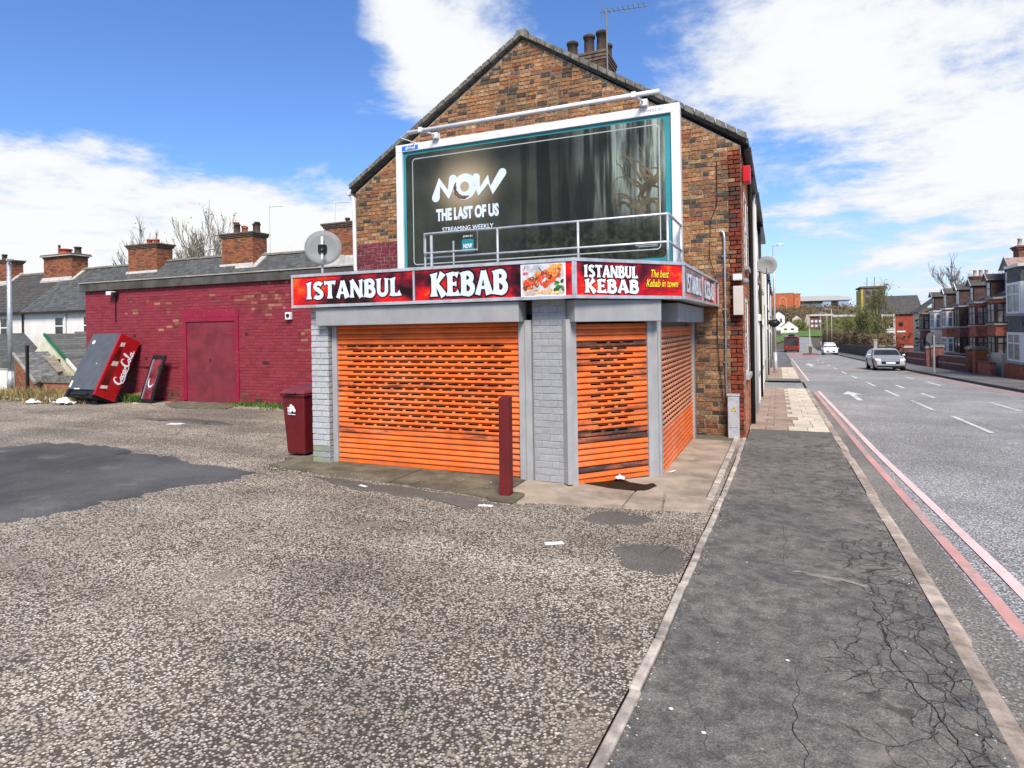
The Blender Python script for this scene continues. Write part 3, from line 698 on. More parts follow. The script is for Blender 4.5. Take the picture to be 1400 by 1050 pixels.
# second raised edging beside the forecourt
y = 7.3
while y < 12.2:
    l = min(.9, 12.3 - y); mm = MB(); x = -.74
    mm.hexa([(x - .04, y + .004, zs(y) - .1), (x + .04, y + .004, zs(y) - .1), (x + .04, y + l - .004, zs(y + l) - .1), (x - .04, y + l - .004, zs(y + l) - .1),
             (x - .04, y + .004, zs(y) + .03), (x + .04, y + .004, zs(y) + .03), (x + .04, y + l - .004, zs(y + l) + .03), (x - .04, y + l - .004, zs(y + l) + .03)])
    mm.build('edging_stone', CONC_E, edging, bevel=.01)
    y += l
# concrete forecourt in front of and beside the shop: cast bays
fore = struct(MB().add([(-6.6, 6.85, -.05), (-.8, 6.85, -.12), (-.8, 12.3, -.24), (-6.6, 12.3, -.05)], [(0, 1, 2, 3)]).build('forecourt', plain('joint_dirt', (.06, .05, .035), .95, .4, 6)))
def bay(pts, mat, dz=.022):
    mm = MB(); n_ = len(pts)
    cx, cy = sum(p[0] for p in pts) / n_, sum(p[1] for p in pts) / n_
    top = [(x + (cx - x) / max(abs(cx - x), .05) * .012, y_ + (cy - y_) / max(abs(cy - y_), .05) * .012) for x, y_ in pts]
    mm.add([(x, y_, zlot(x, y_) - .08) for x, y_ in top] + [(x, y_, zlot(x, y_) + dz) for x, y_ in top], [tuple(range(n_, 2 * n_))] + [(i, (i + 1) % n_, n_ + (i + 1) % n_, n_ + i) for i in range(n_)])
    return mm.build('concrete_bay', mat, fore)
bay([(-6.75, 6.78), (-5.78, 6.64), (-5.12, 6.60), (-4.5, 6.54), (-4.5, 7.5), (-6.75, 7.5)], CONC_MOSS)
bay([(-4.5, 6.54), (-4.21, 6.53), (-3.33, 6.39), (-2.95, 6.30), (-2.95, 7.5), (-4.5, 7.5)], CONC_MOSS)
bay([(-2.95, 6.30), (-2.79, 6.26), (-2.48, 6.43), (-2.28, 6.47), (-1.58, 6.63), (-1.60, 7.46), (-2.2, 7.52), (-2.95, 7.5)], CONC)
bay([(-1.58, 6.63), (-1.17, 6.70), (-1.26, 7.48), (-1.60, 7.46)], CONC)
bay([(-1.17, 6.70), (-.70, 6.82), (-.70, 7.42), (-1.26, 7.48)], CONC)
bay([(-2.6, 7.50), (-1.60, 7.46), (-1.26, 7.48), (-.78, 7.43), (-.78, 8.45), (-1.3, 8.6), (-2.6, 8.6)], CONC)
bay([(-1.6, 8.6), (-1.3, 8.6), (-.78, 8.45), (-.78, 10.05), (-1.6, 10.05)], CONC)
bay([(-1.6, 10.05), (-.78, 10.05), (-.78, 11.2), (-1.6, 11.2)], CONC)
bay([(-1.6, 11.2), (-.78, 11.2), (-.78, 11.8), (-1.6, 11.8)], CONC)
bay([(-1.6, 11.8), (-.78, 11.8), (-.78, 12.36), (-1.6, 12.36)], CONC_MOSS)
bay([(-15.6, 12.4), (-13.2, 12.4), (-12.7, 11.4), (-14.2, 11.2), (-15.4, 11.8)], CONC_MOSS, .03)
# far side
strip_r = struct(strip('pavement', PATCH, lambda y: rightK(y) + .12, lambda y: rightK(y) + 2.2, [y for y in YL if -8 <= y <= 150], 0.0))
kerb_r = struct(strip('kerb', plain('dark_kerb', (.10, .085, .08), .9, .3, 3), lambda y: rightK(y) - .0, lambda y: rightK(y) + .12, [y for y in YL if -8 <= y <= 150], .004, thick=.16))
# ------------------------------------------------------------------ brickwork
CAM = Vector((0, 0, EYE))
def one_brick(mb, fr, a0, a1, b0, b1, c, col):
    e = .005; d = c
    j = lambda: rnd.uniform(-.0025, .0025)
    p = [(a0, b0, 0), (a1, b0, 0), (a1, b1, 0), (a0, b1, 0), (a0 + e + j(), b0 + e + j(), d + j()), (a1 - e + j(), b0 + e + j(), d + j()), (a1 - e + j(), b1 - e + j(), d + j()), (a0 + e + j(), b1 - e + j(), d + j())]
    mb.hexa([fr(*q) for q in p], col, (0,))
def lay(fr, b_lo, b_hi, span, colf, course=.0845, L=.238, joint=.011, proud=.012, holes=(), headers=4, jit=.004):
    out = []; i = 0; b = b_lo
    while b + course * .5 < b_hi:
        b0, b1 = b + joint / 2, min(b + course - joint / 2, b_hi)
        lo, hi = span(b0, b1)
        hd = headers and i % headers == headers - 1
        l = L / 2 if hd else L
        a = lo - (0 if hd else (L / 2 if i % 2 else 0)) - (rnd.uniform(0, .05) if jit else 0)
        while a < hi:
            a0, a1 = max(a + joint / 2, lo), min(a + l - joint / 2, hi)
            if a1 - a0 > .03:
                segs = [(a0, a1)]
                for h0, h1, v0, v1 in holes:
                    if b0 < v1 and b1 > v0:
                        ns = []
                        for s0, s1 in segs:
                            if s1 <= h0 or s0 >= h1: ns.append((s0, s1))
                            else:
                                if s0 < h0 - .03: ns.append((s0, h0))
                                if s1 > h1 + .03: ns.append((h1, s1))
                        segs = ns
                for s0, s1 in segs: out.append((s0, s1, b0, b1, proud + rnd.uniform(-jit, jit), colf((s0 + s1) / 2, (b0 + b1) / 2)))
            a += l
        b += course; i += 1
    return out
def set_bricks(fr, bl, mat, parent, nmax=300, vis=None, name='brick'):
    key = lambda q: ((fr((q[0] + q[1]) / 2, (q[2] + q[3]) / 2) - CAM).length / max(q[1] - q[0], .05) ** .5) + (0 if vis is None or vis((q[0] + q[1]) / 2, (q[2] + q[3]) / 2) else 1e4)
    bl = sorted(bl, key=key)
    for q in bl[:nmax]:
        mb = MB(); one_brick(mb, fr, *q); mb.build(name, mat, parent)
    if len(bl) > nmax:
        mb = MB()
        for q in bl[nmax:]: one_brick(mb, fr, *q)
        mb.build('brickwork', mat, parent, kind='stuff')
def pick(pal):
    t = rnd.random() * sum(w for w, c in pal)
    for w, c in pal:
        t -= w
        if t <= 0: return V(c, rnd.uniform(.85, 1.15))
    return pal[0][1]
GABLE_PAL = [(26, (.33, .152, .068)), (26, (.27, .135, .062)), (16, (.33, .195, .085)), (14, (.082, .060, .048)), (14, (.18, .105, .06)), (7, (.38, .235, .125)), (5, (.28, .085, .045))]
QUOIN_PAL = [(6, (.215, .045, .022)), (3, (.16, .034, .02)), (1, (.10, .03, .02))]
FACADE_PAL = [(6, (.42, .16, .085)), (3, (.36, .125, .07)), (2, (.48, .22, .13))]

# ------------------------------------------------------------------ the end house with its gable, and its terrace
GX0, GX1, GY, GA = -9.37, -.60, 12.37, -4.95
def gz(x, top=8.12, eave=5.27): return lerp(eave, top, (x - GX0) / (GA - GX0)) if x < GA else lerp(top, eave, (x - GA) / (GX1 - GA))
house = thing('end_terrace_house', 'tall brown brick end house whose gable carries the billboard', 'house', (-5, 14.6, -.25))
gf = Fr((0, GY + .012, 0), (1, 0, 0))
wall = MB().prism(gf, [(GX0, -.3), (GX1, -.3), (GX1, 5.27), (GA, 8.12), (GX0, 5.27)], -.25, 0).build('gable_wall', MORT, house)
def gcol(a, b):
    if b < 4.02 and a < -7.6: return V((.165, .032, .046), rnd.uniform(.88, 1.12))
    if a > -.86 + (.12 if int(b / .338) % 2 else 0) and b < 5.15: return pick(QUOIN_PAL)
    if b < .25: return V(pick(GABLE_PAL), .55)
    return V(pick(GABLE_PAL), 1.0 if b > 3 else .9)
def gspan(b0, b1):
    if b1 <= 5.27: return GX0, GX1
    t = (b1 - 5.27) / (8.12 - 5.27)
    return lerp(GX0, GA, t) + .01, lerp(GX1, GA, t) - .01
set_bricks(gf, lay(gf, -.22, 8.09, gspan, gcol, proud=.012, jit=.006), BR, wall, 300, lambda a, b: (a > -1.6 and (b < 2.4 or a > -1.5)) )
# verge stones along both slopes, each a piece
roof = MB()
for sgn, xe in ((-1, -9.52), (1, -.46)):
    ze = 5.43
    roof.add([(GA, GY + .02, 8.22), (GA, 26.2, 8.22), (xe, 26.2, ze - .04), (xe, GY + .02, ze - .04), (GA, GY + .02, 8.12), (GA, 26.2, 8.12), (xe, 26.2, ze - .14), (xe, GY + .02, ze - .14)],
             [(0, 1, 2, 3), (4, 7, 6, 5), (0, 3, 7, 4), (3, 2, 6, 7)])
roof = roof.build('roof', SLATE, house)
for sgn, xe in ((-1, -9.52), (1, -.46)):
    n_ = 24
    for i in range(n_):
        t0, t1 = i / n_, (i + 1) / n_ - .006
        x0, x1 = lerp(GA, xe, t0), lerp(GA, xe, t1); z0, z1 = lerp(8.27, 5.45, t0), lerp(8.27, 5.45, t1)
        h = .10 + rnd.uniform(-.008, .008); u = rnd.uniform(0, .008)
        MB().hexa([(x0, GY - .10 - u, z0 - h), (x1, GY - .10 - u, z1 - h), (x1, GY + .18, z1 - h), (x0, GY + .18, z0 - h),
                   (x0, GY - .10 - u, z0 + u), (x1, GY - .10 - u, z1 + u), (x1, GY + .18, z1 + u), (x0, GY + .18, z0 + u)]).build('verge_tile', VERGE, roof)
MB().box(GA - .12, GY - .1, 8.20, GA + .12, 26.2, 8.31).build('ridge_tiles', VERGE, roof, bevel=.04)
# street front
ff = Fr((GX1 - .012, 0, 0), (0, 1, 0))
front = MB().fbox(ff, GY + .012, -.5, -.22, 17.0, 5.27, 0).build('street_wall', MORT, house)
fh = [(13.25, 14.35, .9, 2.45), (13.3, 14.3, 3.1, 4.6), (15.1, 16.0, -.2, 2.15), (14.95, 15.95, 3.1, 4.6)]
set_bricks(ff, lay(ff, -.35, 5.22, lambda a, b: (GY + .012, 17.0), lambda a, b: V(pick(QUOIN_PAL), 1.3) if a < 12.6 else pick(FACADE_PAL), holes=fh, jit=.003), BRF, front, 120)
def sash(parent, fr, a0, b0, a1, b1, mat=WHITE, glass=GLASS, bars=True, c=.02, sill=COPE, t=.06, depth=.06):
    """window: outer frame with meeting rail, panes and sill as sub-parts"""
    f = MB()
    f.fbox(fr, a0, b0, c - depth, a0 + t, b1, c); f.fbox(fr, a1 - t, b0, c - depth, a1, b1, c)
    f.fbox(fr, a0 + t, b0, c - depth, a1 - t, b0 + t, c); f.fbox(fr, a0 + t, b1 - t, c - depth, a1 - t, b1, c)
    bm = lerp(b0, b1, .52)
    if bars: f.fbox(fr, a0 + t, bm - t / 2, c - depth, a1 - t, bm + t / 2, c - .004)
    w = f.build('window', mat, parent)
    for v0, v1 in (((b0 + t, bm - t / 2), (bm + t / 2, b1 - t)) if bars else ((b0 + t, b1 - t),)):
        MB().fbox(fr, a0 + t, v0, c - depth - .01, a1 - t, v1, c - .012).build('pane', glass, w)
    if sill: MB().fbox(fr, a0 - .06, b0 - .09, c - depth, a1 + .06, b0 - .003, c + .07).build('sill', sill, w)
    return w
for q in (fh[0], fh[1], fh[3]): sash(house, ff, q[0] + .01, q[2] + .01, q[1] - .01, q[3] - .01, c=.015)
d = MB().fbox(ff, 15.12, -.28, -.08, 15.98, 2.13, -.02).build('door', MAROONF, house)
MB().cyl(ff(15.2, 1.0, -.02), ff(15.2, 1.0, .05), .025).build('handle', ALU, d)
MB().box(-.56, GY + .2, 5.18, -.42, 17, 5.28).build('gutter', PIPEB, house, bevel=.02)
MB().tube([(-.50, 14.62, 5.2), (-.53, 14.62, 5.0), (-.53, 14.62, -.45)], .05, 8).build('downpipe', PIPEB, house, True)
MB().tube([(-.50, 16.7, 5.2), (-.53, 16.7, 5.0), (-.53, 16.7, -.45)], .04, 8).build('downpipe', PIPEW, house, True)
MB().tube([(-9.62, 12.5, 5.28), (-9.5, 12.45, 5.15), (-9.44, 12.40, 5.0), (-9.44, 12.40, 3.42), (-9.40, 12.40, 3.3)], .05, 8).build('downpipe', PIPEW, house, True)
MB().box(-9.66, 12.4, 5.24, -9.54, 17, 5.34).build('gutter', PIPEW, house, bevel=.02)
def chimney(parent, x0, x1, y0, y1, zb, zt, pots, bm=BRF, pal=None, potm=POT, course=.085, rim=.06, mort=MORTD):
    """stack of laid bricks with corbelled head and pots"""
    pal = pal or [(5, (.26, .10, .05)), (3, (.2, .08, .045)), (2, (.08, .05, .04))]
    core = MB().box(x0 + .012, y0 + .012, zb, x1 - .012, y1 - .012, zt).build('chimney', mort, parent)
    mb = MB()
    for o, e, l in (((x0, y0, 0), (1, 0, 0), x1 - x0), ((x1, y0, 0), (0, 1, 0), y1 - y0), ((x0, y1, 0), (0, -1, 0), y1 - y0)):
        fr = Fr(o, e); fr.o -= fr.en * .012
        for q in lay(fr, zb, zt, lambda a, b, l=l: (0.0, l), lambda a, b: pick(pal), course=course, headers=0, jit=.002): one_brick(mb, fr, *q)
    mb.build('brickwork', bm, core, kind='stuff')
    for k in range(3):
        e = rim * (k + 1) / 3
        MB().box(x0 - e, y0 - e, zt + k * .085 + .003, x1 + e, y1 + e, zt + k * .085 + .08).build('corbel_course', bm if False else mort, core, bevel=.01)
    for px_, py_, r, h, m_ in pots:
        zt2 = zt + .255
        MB().lathe((px_, py_, zt2), [(r * 1.25, 0), (r * 1.15, .06), (r, .1), (r * .92, h - .1), (r * 1.12, h - .09), (r * 1.14, h - .02), (r * .95, h), (r * .8, h - .02)], 14).build('chimney_pot', m_ or potm, core, True)
    return core
chimney(house, -5.42, -4.18, 16.45, 17.55, 7.3, 9.16, [(-5.22, 16.85, .15, .55, POTG), (-4.9, 17.2, .14, .3, POT), (-4.72, 16.8, .15, .62, POTG), (-4.36, 16.8, .15, .66, POTG), (-4.32, 17.3, .12, .5, POTG)],
        pal=[(4, (.10, .055, .045)), (3, (.075, .05, .042)), (2, (.14, .07, .05))])
aer = thing('tv_aerial', 'thin roof aerial on tall pole beside the sooty chimney', 'aerial', (-4.12, 16.5, 8.4))
MB().cyl((-4.12, 16.42, 7.9), (-4.12, 16.42, 10.45), .022, n=6).build('pole', PIPEG, aer)
bm_ = MB().cyl((-4.3, 16.4, 10.42), (-3.05, 16.5, 10.36), .014, n=5).build('boom', PIPEG, aer)
for i in range(9):
    x = -4.2 + i * .135; MB().cyl((x, 16.28, 10.415 - i * .004), (x, 16.58, 10.415 - i * .004), .007, n=4).build('element', PIPEG, bm_)
MB().cyl((-4.26, 16.4, 10.22), (-4.20, 16.4, 10.62), .012, n=4).build('reflector', PIPEG, aer)
# fittings on the corner
ab = tag(MB().box(-.58, 12.55, 4.62, -.44, 12.85, 4.93).build('alarm_box', REDP, bevel=.02), 'red alarm box high on the street corner of the brick house', 'alarm box')
wb = tag(MB().box(-.76, 12.20, 2.10, -.585, 12.355, 2.64).build('meter_box', plain('cream_metal', (.50, .47, .41), .5, .06, 3), bevel=.008), 'narrow cream utility box fixed to the gable corner above head height', 'utility box')
sl = thing('security_light', 'small grey security light with sensor on the gable corner', 'light', (-.68, 12.2, 2.8))
MB().box(-.76, 12.16, 2.74, -.60, 12.35, 2.86).build('housing', PIPEW, sl, bevel=.015)
MB().lathe((-.54, 12.22, 2.66), [(.01, 0), (.05, .01), (.065, .05), (.05, .1), (.01, .12)], 12).build('sensor', PIPEG, sl, True)
MB().cyl((-.60, 12.25, 2.78), (-.55, 12.22, 2.74), .015).build('arm', PIPEG, sl)
cd = thing('conduit', 'grey metal conduit running down the gable beside the red quoins', 'pipe', (-.91, 12.33, .6))
MB().tube([(-.91, 12.33, .55), (-.91, 12.33, 3.55), (-.92, 12.33, 3.66), (-.97, 12.34, 3.70)], .02, 8).build('pipe', GALV, cd, True)
for z in (1.2, 2.2, 3.2): MB().box(-.95, 12.32, z, -.87, 12.36, z + .03).build('clip', PIPEG, cd)
cb_o = thing('electricity_cabinet', 'slim grey electricity cabinet with yellow warning triangle at the gable foot', 'cabinet', (-.79, 12.25, -.2))
MB().box(-.885, 12.14, -.22, -.685, 12.35, .60).build('body', GALV, cb_o, bevel=.012)
MB().box(-.90, 12.125, .604, -.67, 12.36, .632).build('cap', GALV, cb_o, bevel=.008)
MB().box(-.87, 12.132, .02, -.70, 12.139, .024).build('seam', PIPEG, cb_o)
cf = Fr((-.785, 12.14, .36), (1, 0, 0))
tr = MB().prism(cf, [(-.045, -.04), (.045, -.04), (0, .042)], .001, .003).build('warning_triangle', BLACK_PR, cb_o)
MB().prism(cf, [(-.034, -.033), (.034, -.033), (0, .030)], .0035, .005).build('triangle_face', YELLOW_PR, tr)
MB().prism(cf, [(-.004, .014), (.010, .014), (.002, 0), (.009, 0), (-.006, -.026), (-.001, -.006), (-.009, -.006)], .0055, .007).build('lightning_mark', BLACK_PR, tr)
cbl = tag(MB().tube([(-1.02, 12.33, 5.0), (-1.03, 12.33, 4.2), (-1.15, 12.33, 3.9), (-1.18, 12.33, 3.2), (-1.05, 12.33, 2.7), (-1.06, 12.33, 1.6), (-1.02, 12.33, 1.0), (-.97, 12.33, .5)], .008, 5).build('cable', PIPEB), 'thin black cable hanging down the gable brickwork', 'cable')
# further houses of the terrace, seen almost edge on
def terrace_front(y0, y1, label, wallm, framem, seed):
    t = thing('terraced_house', label, 'house', (-5, (y0 + y1) / 2, zs(y0)), 'terraced houses along the near footway')
    z = zs((y0 + y1) / 2)
    MB().box(-9.3, y0 + .003, z - .4, GX1, y1 - .003, z + 5.55).build('wall', wallm, t)
    if y0 > 26:
        r_ = MB()
        r_.add([(GA, y0, z + 8.6), (GA, y1, z + 8.6), (-.45, y1, z + 5.65), (-.45, y0, z + 5.65), (-9.5, y0, z + 5.65), (-9.5, y1, z + 5.65)], [(0, 3, 2, 1), (0, 1, 5, 4), (0, 4, 3), (1, 2, 5)])
        r_.build('roof', SLATE, t)
    w = y1 - y0
    for a, b, c, e in ((.55, 1.75, 1.0, 2.6), (.55, 1.75, 3.6, 5.1), (2.6, 3.6, 3.6, 5.1)):
        if a + .1 < w: sash(t, ff, y0 + a, z + b - .45 if False else z + c, y0 + min(b, w - .1), z + e, framem, c=.07)
    dd = MB().fbox(ff, y0 + 2.7, z - .1, .0, y0 + 3.6, z + 2.2, .06).build('door', rnd.choice((DARKWOOD, MAROONF, WHITE)), t)
    MB().fbox(ff, y0 + 2.55, z - .1, .0, y0 + 2.69, z + 2.4, .09).build('door_post', WHITE, t); MB().fbox(ff, y0 + 3.61, z - .1, .0, y0 + 3.75, z + 2.4, .09).build('door_post', WHITE, t)
    MB().fbox(ff, y0 + 2.5, z + 2.41, .0, y0 + 3.8, z + 2.6, .14).build('door_hood', WHITE, t)
    MB().box(-.58, y0, z + 5.55, -.40, y1, z + 5.66).build('gutter', PIPEB, t)
    MB().tube([(-.52, y0 + .2, z + 5.55), (-.52, y0 + .2, z - .1)], .045, 6).build('downpipe', PIPEB if seed % 2 else PIPEW, t, True)
BRFLAT = plain('brick_front_far', (.30, .12, .07), .9, .25, 6, bmp=.3)
for i, (a, b, lab, wm) in enumerate(((17.0, 21.6, 'plain brick terraced house joined to the billboard house', BRFLAT), (21.6, 26.2, 'cream rendered terraced house at the corner of the side road', RENDER_C),
        (31.0, 36, 'cream terraced house on the far corner of the side road', RENDER_C), (36, 41, 'red brick terraced house second beyond the side road', BRFLAT), (41, 46, 'pale terraced house third beyond the side road', RENDER_W),
        (46, 51, 'brick terraced house fourth beyond the side road', BRFLAT), (51, 56, 'brick terraced house farthest along the near footway', BRFLAT))):
    terrace_front(a, b, lab, wm, WHITE, i)
for (loc, r, lab) in (((-.28, 19.0, 3.55), .27, 'pale satellite dish jutting from the terrace towards the street'),):
    t = thing('satellite_dish', lab, 'satellite dish', loc)
    MB().lathe(loc, [(.02, .0), (r * .6, .04), (r, .12), (r, .13), (r * .6, .055), (.02, .015)], 18, (.1, -1, .25)).build('reflector', DISH, t, True)
    MB().tube([(-.6, loc[1] + .15, loc[2] - .1), (-.4, loc[1] + .15, loc[2] - .15), (loc[0], loc[1], loc[2])], .02, 6).build('bracket', PIPEG, t)
    MB().tube([(loc[0], loc[1] - .1, loc[2] - r * .9), (loc[0], loc[1] - .4, loc[2] - .05)], .012, 5).build('arm', PIPEG, t)

# ------------------------------------------------------------------ the kebab shop
shop = thing('kebab_shop', 'single storey corner kebab shop with grey brick pillars and orange shutters', 'shop', (-4, 9.8, 0))
SF = Fr((0, 7.25, 0), (1, 0, 0))
A, B = Vector((-2.38, 7.25, 0)), Vector((-1.46, 8.25, 0))
CF = Fr(A, B - A); CL = (B - A).length
DF = Fr(B, (0, 1, 0))
gcolr = lambda a, b: V((.42, .425, .43), rnd.uniform(.93, 1.06)) if b > .24 else V(rnd.choice(((.27, .29, .25), (.24, .27, .18), (.30, .31, .29))), rnd.uniform(.85, 1.1))
gcold = lambda a, b: V((.30, .305, .31), rnd.uniform(.94, 1.05))
pil = MB().box(-6.288, 7.222, -.1, -6.002, 7.60, 2.30).build('pillar', GREYP, shop)
MB().box(-6.288, 7.603, -.1, -6.1, 12.35, 2.62).build('wall', GREYP, shop)
pil2 = MB().box(-2.84, 7.275, -.1, -2.40, 7.6, 2.30).build('pillar', GREYP, shop)
MB().box(-1.75, 12.02, -.4, -1.475, 12.355, 2.30).build('wall', GREYP, shop)
MB().box(-6.095, 7.62, 2.1, -2.45, 7.75, 2.62).build('header', GREYP, shop)
MB().fbox(CF, 0, 2.0, -.3, CL, 2.62, -.12).build('header', GREYP, shop)
MB().fbox(DF, 0, 1.9, -.3, 3.9, 2.62, -.12).build('header', GREYP, shop)
pf = Fr((0, 7.222, 0), (1, 0, 0)); set_bricks(pf, lay(pf, .0, 2.28, lambda a, b: (-6.30, -5.99), gcolr, L=.21, headers=0, jit=.002, joint=.009, proud=.012), BRS, pil)
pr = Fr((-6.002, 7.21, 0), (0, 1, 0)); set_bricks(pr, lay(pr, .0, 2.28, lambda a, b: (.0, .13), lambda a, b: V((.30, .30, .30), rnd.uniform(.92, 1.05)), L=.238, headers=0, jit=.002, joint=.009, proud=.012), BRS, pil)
mf = Fr((0, 7.275, 0), (1, 0, 0)); set_bricks(mf, lay(mf, .0, 2.28, lambda a, b: (-2.83, -2.41), gcold, L=.238, headers=0, jit=.0015, joint=.006, proud=.007), BRS, pil2)
MB().prism(Fr((0, 0, 0), (1, 0, 0), (0, 1, 0)), [(-6.45, 7.12), (-2.3, 7.12), (-1.25, 8.3), (-1.2, 12.35), (-6.45, 12.35)], 2.625, 2.70).build('flat_roof', FELT, shop)
MB().box(-6.0, 7.75, -.02, -2.6, 7.8, 2.1).build('interior_darkness', VOID, shop); MB().box(-2.6, 8.4, -.2, -2.2, 12.3, 2.1).build('interior_darkness', VOID, shop)  # near-black panels paint the unlit shop behind the shutter slots
def guide(fr, a0, a1, z0, c1=.0, c0=-.14, top=2.02): return MB().fbox(fr, a0, z0, c0, a1, top, c1).build('guide_post', GREYP2, shop, bevel=.006)
guide(SF, -5.985, -5.90, .02, -.03); guide(SF, -3.03, -2.935, .0, -.01); guide(SF, -2.932, -2.85, 0, .015)
guide(CF, -.035, .035, .0, .045); guide(CF, .038, .13, -.05, .01); guide(CF, 1.20, 1.27, -.1, .0); guide(CF, 1.273, CL - .005, -.1, -.01)
guide(DF, .03, .13, -.15, .03); guide(DF, 3.58, 3.68, -.25, .02); guide(DF, -.045, .025, -.12, .0, -.1)
SP = [(0, 0), (.016, .003), (.028, .016), (.026, .032), (.016, .0455), (.007, .0645), (0, .0745)]      # slat section: (outwards, up)
def slat_mesh(name, fr, a0, a1, z0, slots, c, mat):
    cols = [a0]
    for s in slots: cols += [s[0], s[1]]
    cols.append(a1); mb = MB()
    for a in cols:
        for co, b in SP: mb.v.append(tuple(fr(a, z0 + b, c + co)))
    n_ = len(SP)
    for k in range(len(cols) - 1):
        for i in range(n_ - 1):
            if k % 2 == 1 and i == 4: continue
            mb.f.append((k * n_ + i, (k + 1) * n_ + i, (k + 1) * n_ + i + 1, k * n_ + i + 1)); mb.c.append(None)
    return mb
def roller(name, fr, a0, a1, z0, n_, top_solid, perf, mats, c=-.085, pitch=.0745, sp=.195, sl_=.148, margin=.16, odd={}):
    root = MB().fbox(fr, a0, z0, c - .02, a1, z0 + .055, c + .022).build('roller_shutter', mats[0], shop)
    cache = {}
    for i in range(n_):                    # from the bottom up
        j = n_ - 1 - i
        kind = 0 if (j < top_solid or j >= top_solid + perf) else 1 + j % 2
        mt = odd.get(j, mats[1] if kind else mats[0])
        key = (kind, mt.name)
        if key not in cache:
            slots = []
            if kind:
                s = a0 + margin + (sp / 2 if kind == 2 else 0)
                while s + sl_ < a1 - margin * .75: slots.append((s, s + sl_)); s += sp
            ob = slat_mesh('slat', fr, a0, a1, z0 + .056, slots, c, mt).build('slat', mt, root)
            cache[key] = ob; base = Vector(ob.location)
        else:
            ob = cache[key].copy(); C.objects.link(ob); ob.parent = root
        ob.location = (0, 0, i * pitch)
    return root
roller('front', SF, -5.90, -3.03, .025, 26, 4, 16, (ORANGE, ORANGE), odd={4: ORANGE_D, 11: ORANGE_D, 12: ORANGE_D, 19: ORANGE_D, 20: ORANGE_D})
roller('door', CF, .13, 1.20, -.03, 26, 3, 16, (ORANGE, ORANGE_D), c=-.05, sp=.2, margin=.22, odd={3: ORANGE_S, 18: ORANGE_S, 19: ORANGE_S, 24: ORANGE_S})
roller('side', DF, .13, 3.58, -.16, 27, 2, 17, (ORANGE, ORANGE_F), c=-.03, sp=.2, margin=.1)
def housing(fr, a0, a1, z0, z1, c0, c1): return MB().fbox(fr, a0, z0, c0, a1, z1, c1).build('shutter_box', GREYP, shop, bevel=.008)
housing(SF, -6.10, -2.945, 2.0, 2.255, -.1, .17); housing(CF, .02, 1.30, 1.985, 2.255, -.1, .17); housing(DF, .60, 3.75, 1.975, 2.24, -.1, .19)
pk = thing('padlock', 'small brass padlock hanging on the front shutter behind the post', 'padlock', (-3.2, 7.27, .52))
MB().box(-3.225, 7.235, .50, -3.185, 7.26, .545).build('body', plain('brass', (.35, .24, .09), .4, .1, 9, metal=.7), pk, bevel=.004)
MB().tube([(-3.22, 7.248, .545), (-3.22, 7.248, .575), (-3.205, 7.248, .59), (-3.19, 7.248, .575), (-3.19, 7.248, .545)], .005, 6).build('shackle', GALV, pk)

# ------------------------------------------------------------------ fascia sign
sign = thing('fascia_sign', 'red and black lightbox shop sign wrapped round the corner above the shutters', 'shop sign', (-4, 7.2, 2.28))
ZB, ZT = 2.275, 2.735
pA, pB, pC_ = Vector((-2.21, 7.05, 0)), Vector((-1.13, 8.33, 0)), Vector((-1.04, 12.33, 0))
S1 = Fr((-6.49, 7.05, 0), (1, 0, 0)); S2 = Fr(pA, pB - pA); S3 = Fr(pB, pC_ - pB)
L1, L2, L3 = 4.28, (pB - pA).length, (pC_ - pB).length
MB().prism(Fr((0, 0, 0), (1, 0, 0), (0, 1, 0)), [(-6.485, 7.055), (-2.213, 7.055), (-1.137, 8.334), (-1.047, 12.33), (-1.3, 12.33), (-1.4, 8.42), (-2.33, 7.3), (-6.485, 7.3)], ZB, ZT).build('box', ALU, sign)
def trims(fr, L_, divs):
    for b0, b1 in ((ZB - .012, ZB + .03), (ZT - .03, ZT + .012)): MB().fbox(fr, -.006, b0, -.004, L_ + .006, b1, .022).build('trim', ALU, sign, bevel=.004)
    for d_ in divs: MB().fbox(fr, d_ - .014, ZB + .032, -.002, d_ + .014, ZT - .032, .018).build('trim', ALU, sign, bevel=.003)
trims(S1, L1, (.008, 2.07, L1 - .01)); trims(S2, L2, (.012, L2 - .012)); trims(S3, L3, (.03, 1.82, 3.45, L3 - .02))
FIRE1, FIRE2, FIRE3 = fire_print('flame_print', 1.7), fire_print('flame_print_b', 4.9), fire_print('flame_print_c', 8.2)
def panel(fr, a0, a1, mt): return MB().fbox(fr, a0, ZB + .03, .0, a1, ZT - .03, .004).build('sign_face', mt, sign)
p1 = panel(S1, .022, 2.056, FIRE1); p2 = panel(S1, 2.084, L1 - .024, FIRE2); p3 = panel(S2, .026, L2 - .026, FIRE3)
p4 = panel(S3, .044, 1.806, FIRE1); p5 = panel(S3, 1.834, 3.436, FIRE2); p6 = panel(S3, 3.464, L3 - .034, FIRE3)
display_word('ISTANBUL', S1, .26, 2.385, 1.87, 2.625, .0065, p1, PALE_PR, BLACK_PR)
display_word('KEBAB', S1, 2.33, 2.352, 3.42, 2.652, .0065, p2, PALE_PR, BLACK_PR)
display_word('ISTANBUL', S2, .13, 2.52, .93, 2.665, .0065, p3, WHITE_PR, BLACK_PR)
display_word('KEBAB', S2, .14, 2.335, .94, 2.495, .0065, p3, WHITE_PR, BLACK_PR)
display_word('ISTANBUL', S3, .20, 2.375, 1.62, 2.625, .0065, p4, WHITE_PR, BLACK_PR)
display_word('KEBAB', S3, 2.02, 2.36, 3.25, 2.64, .0065, p5, WHITE_PR, BLACK_PR)
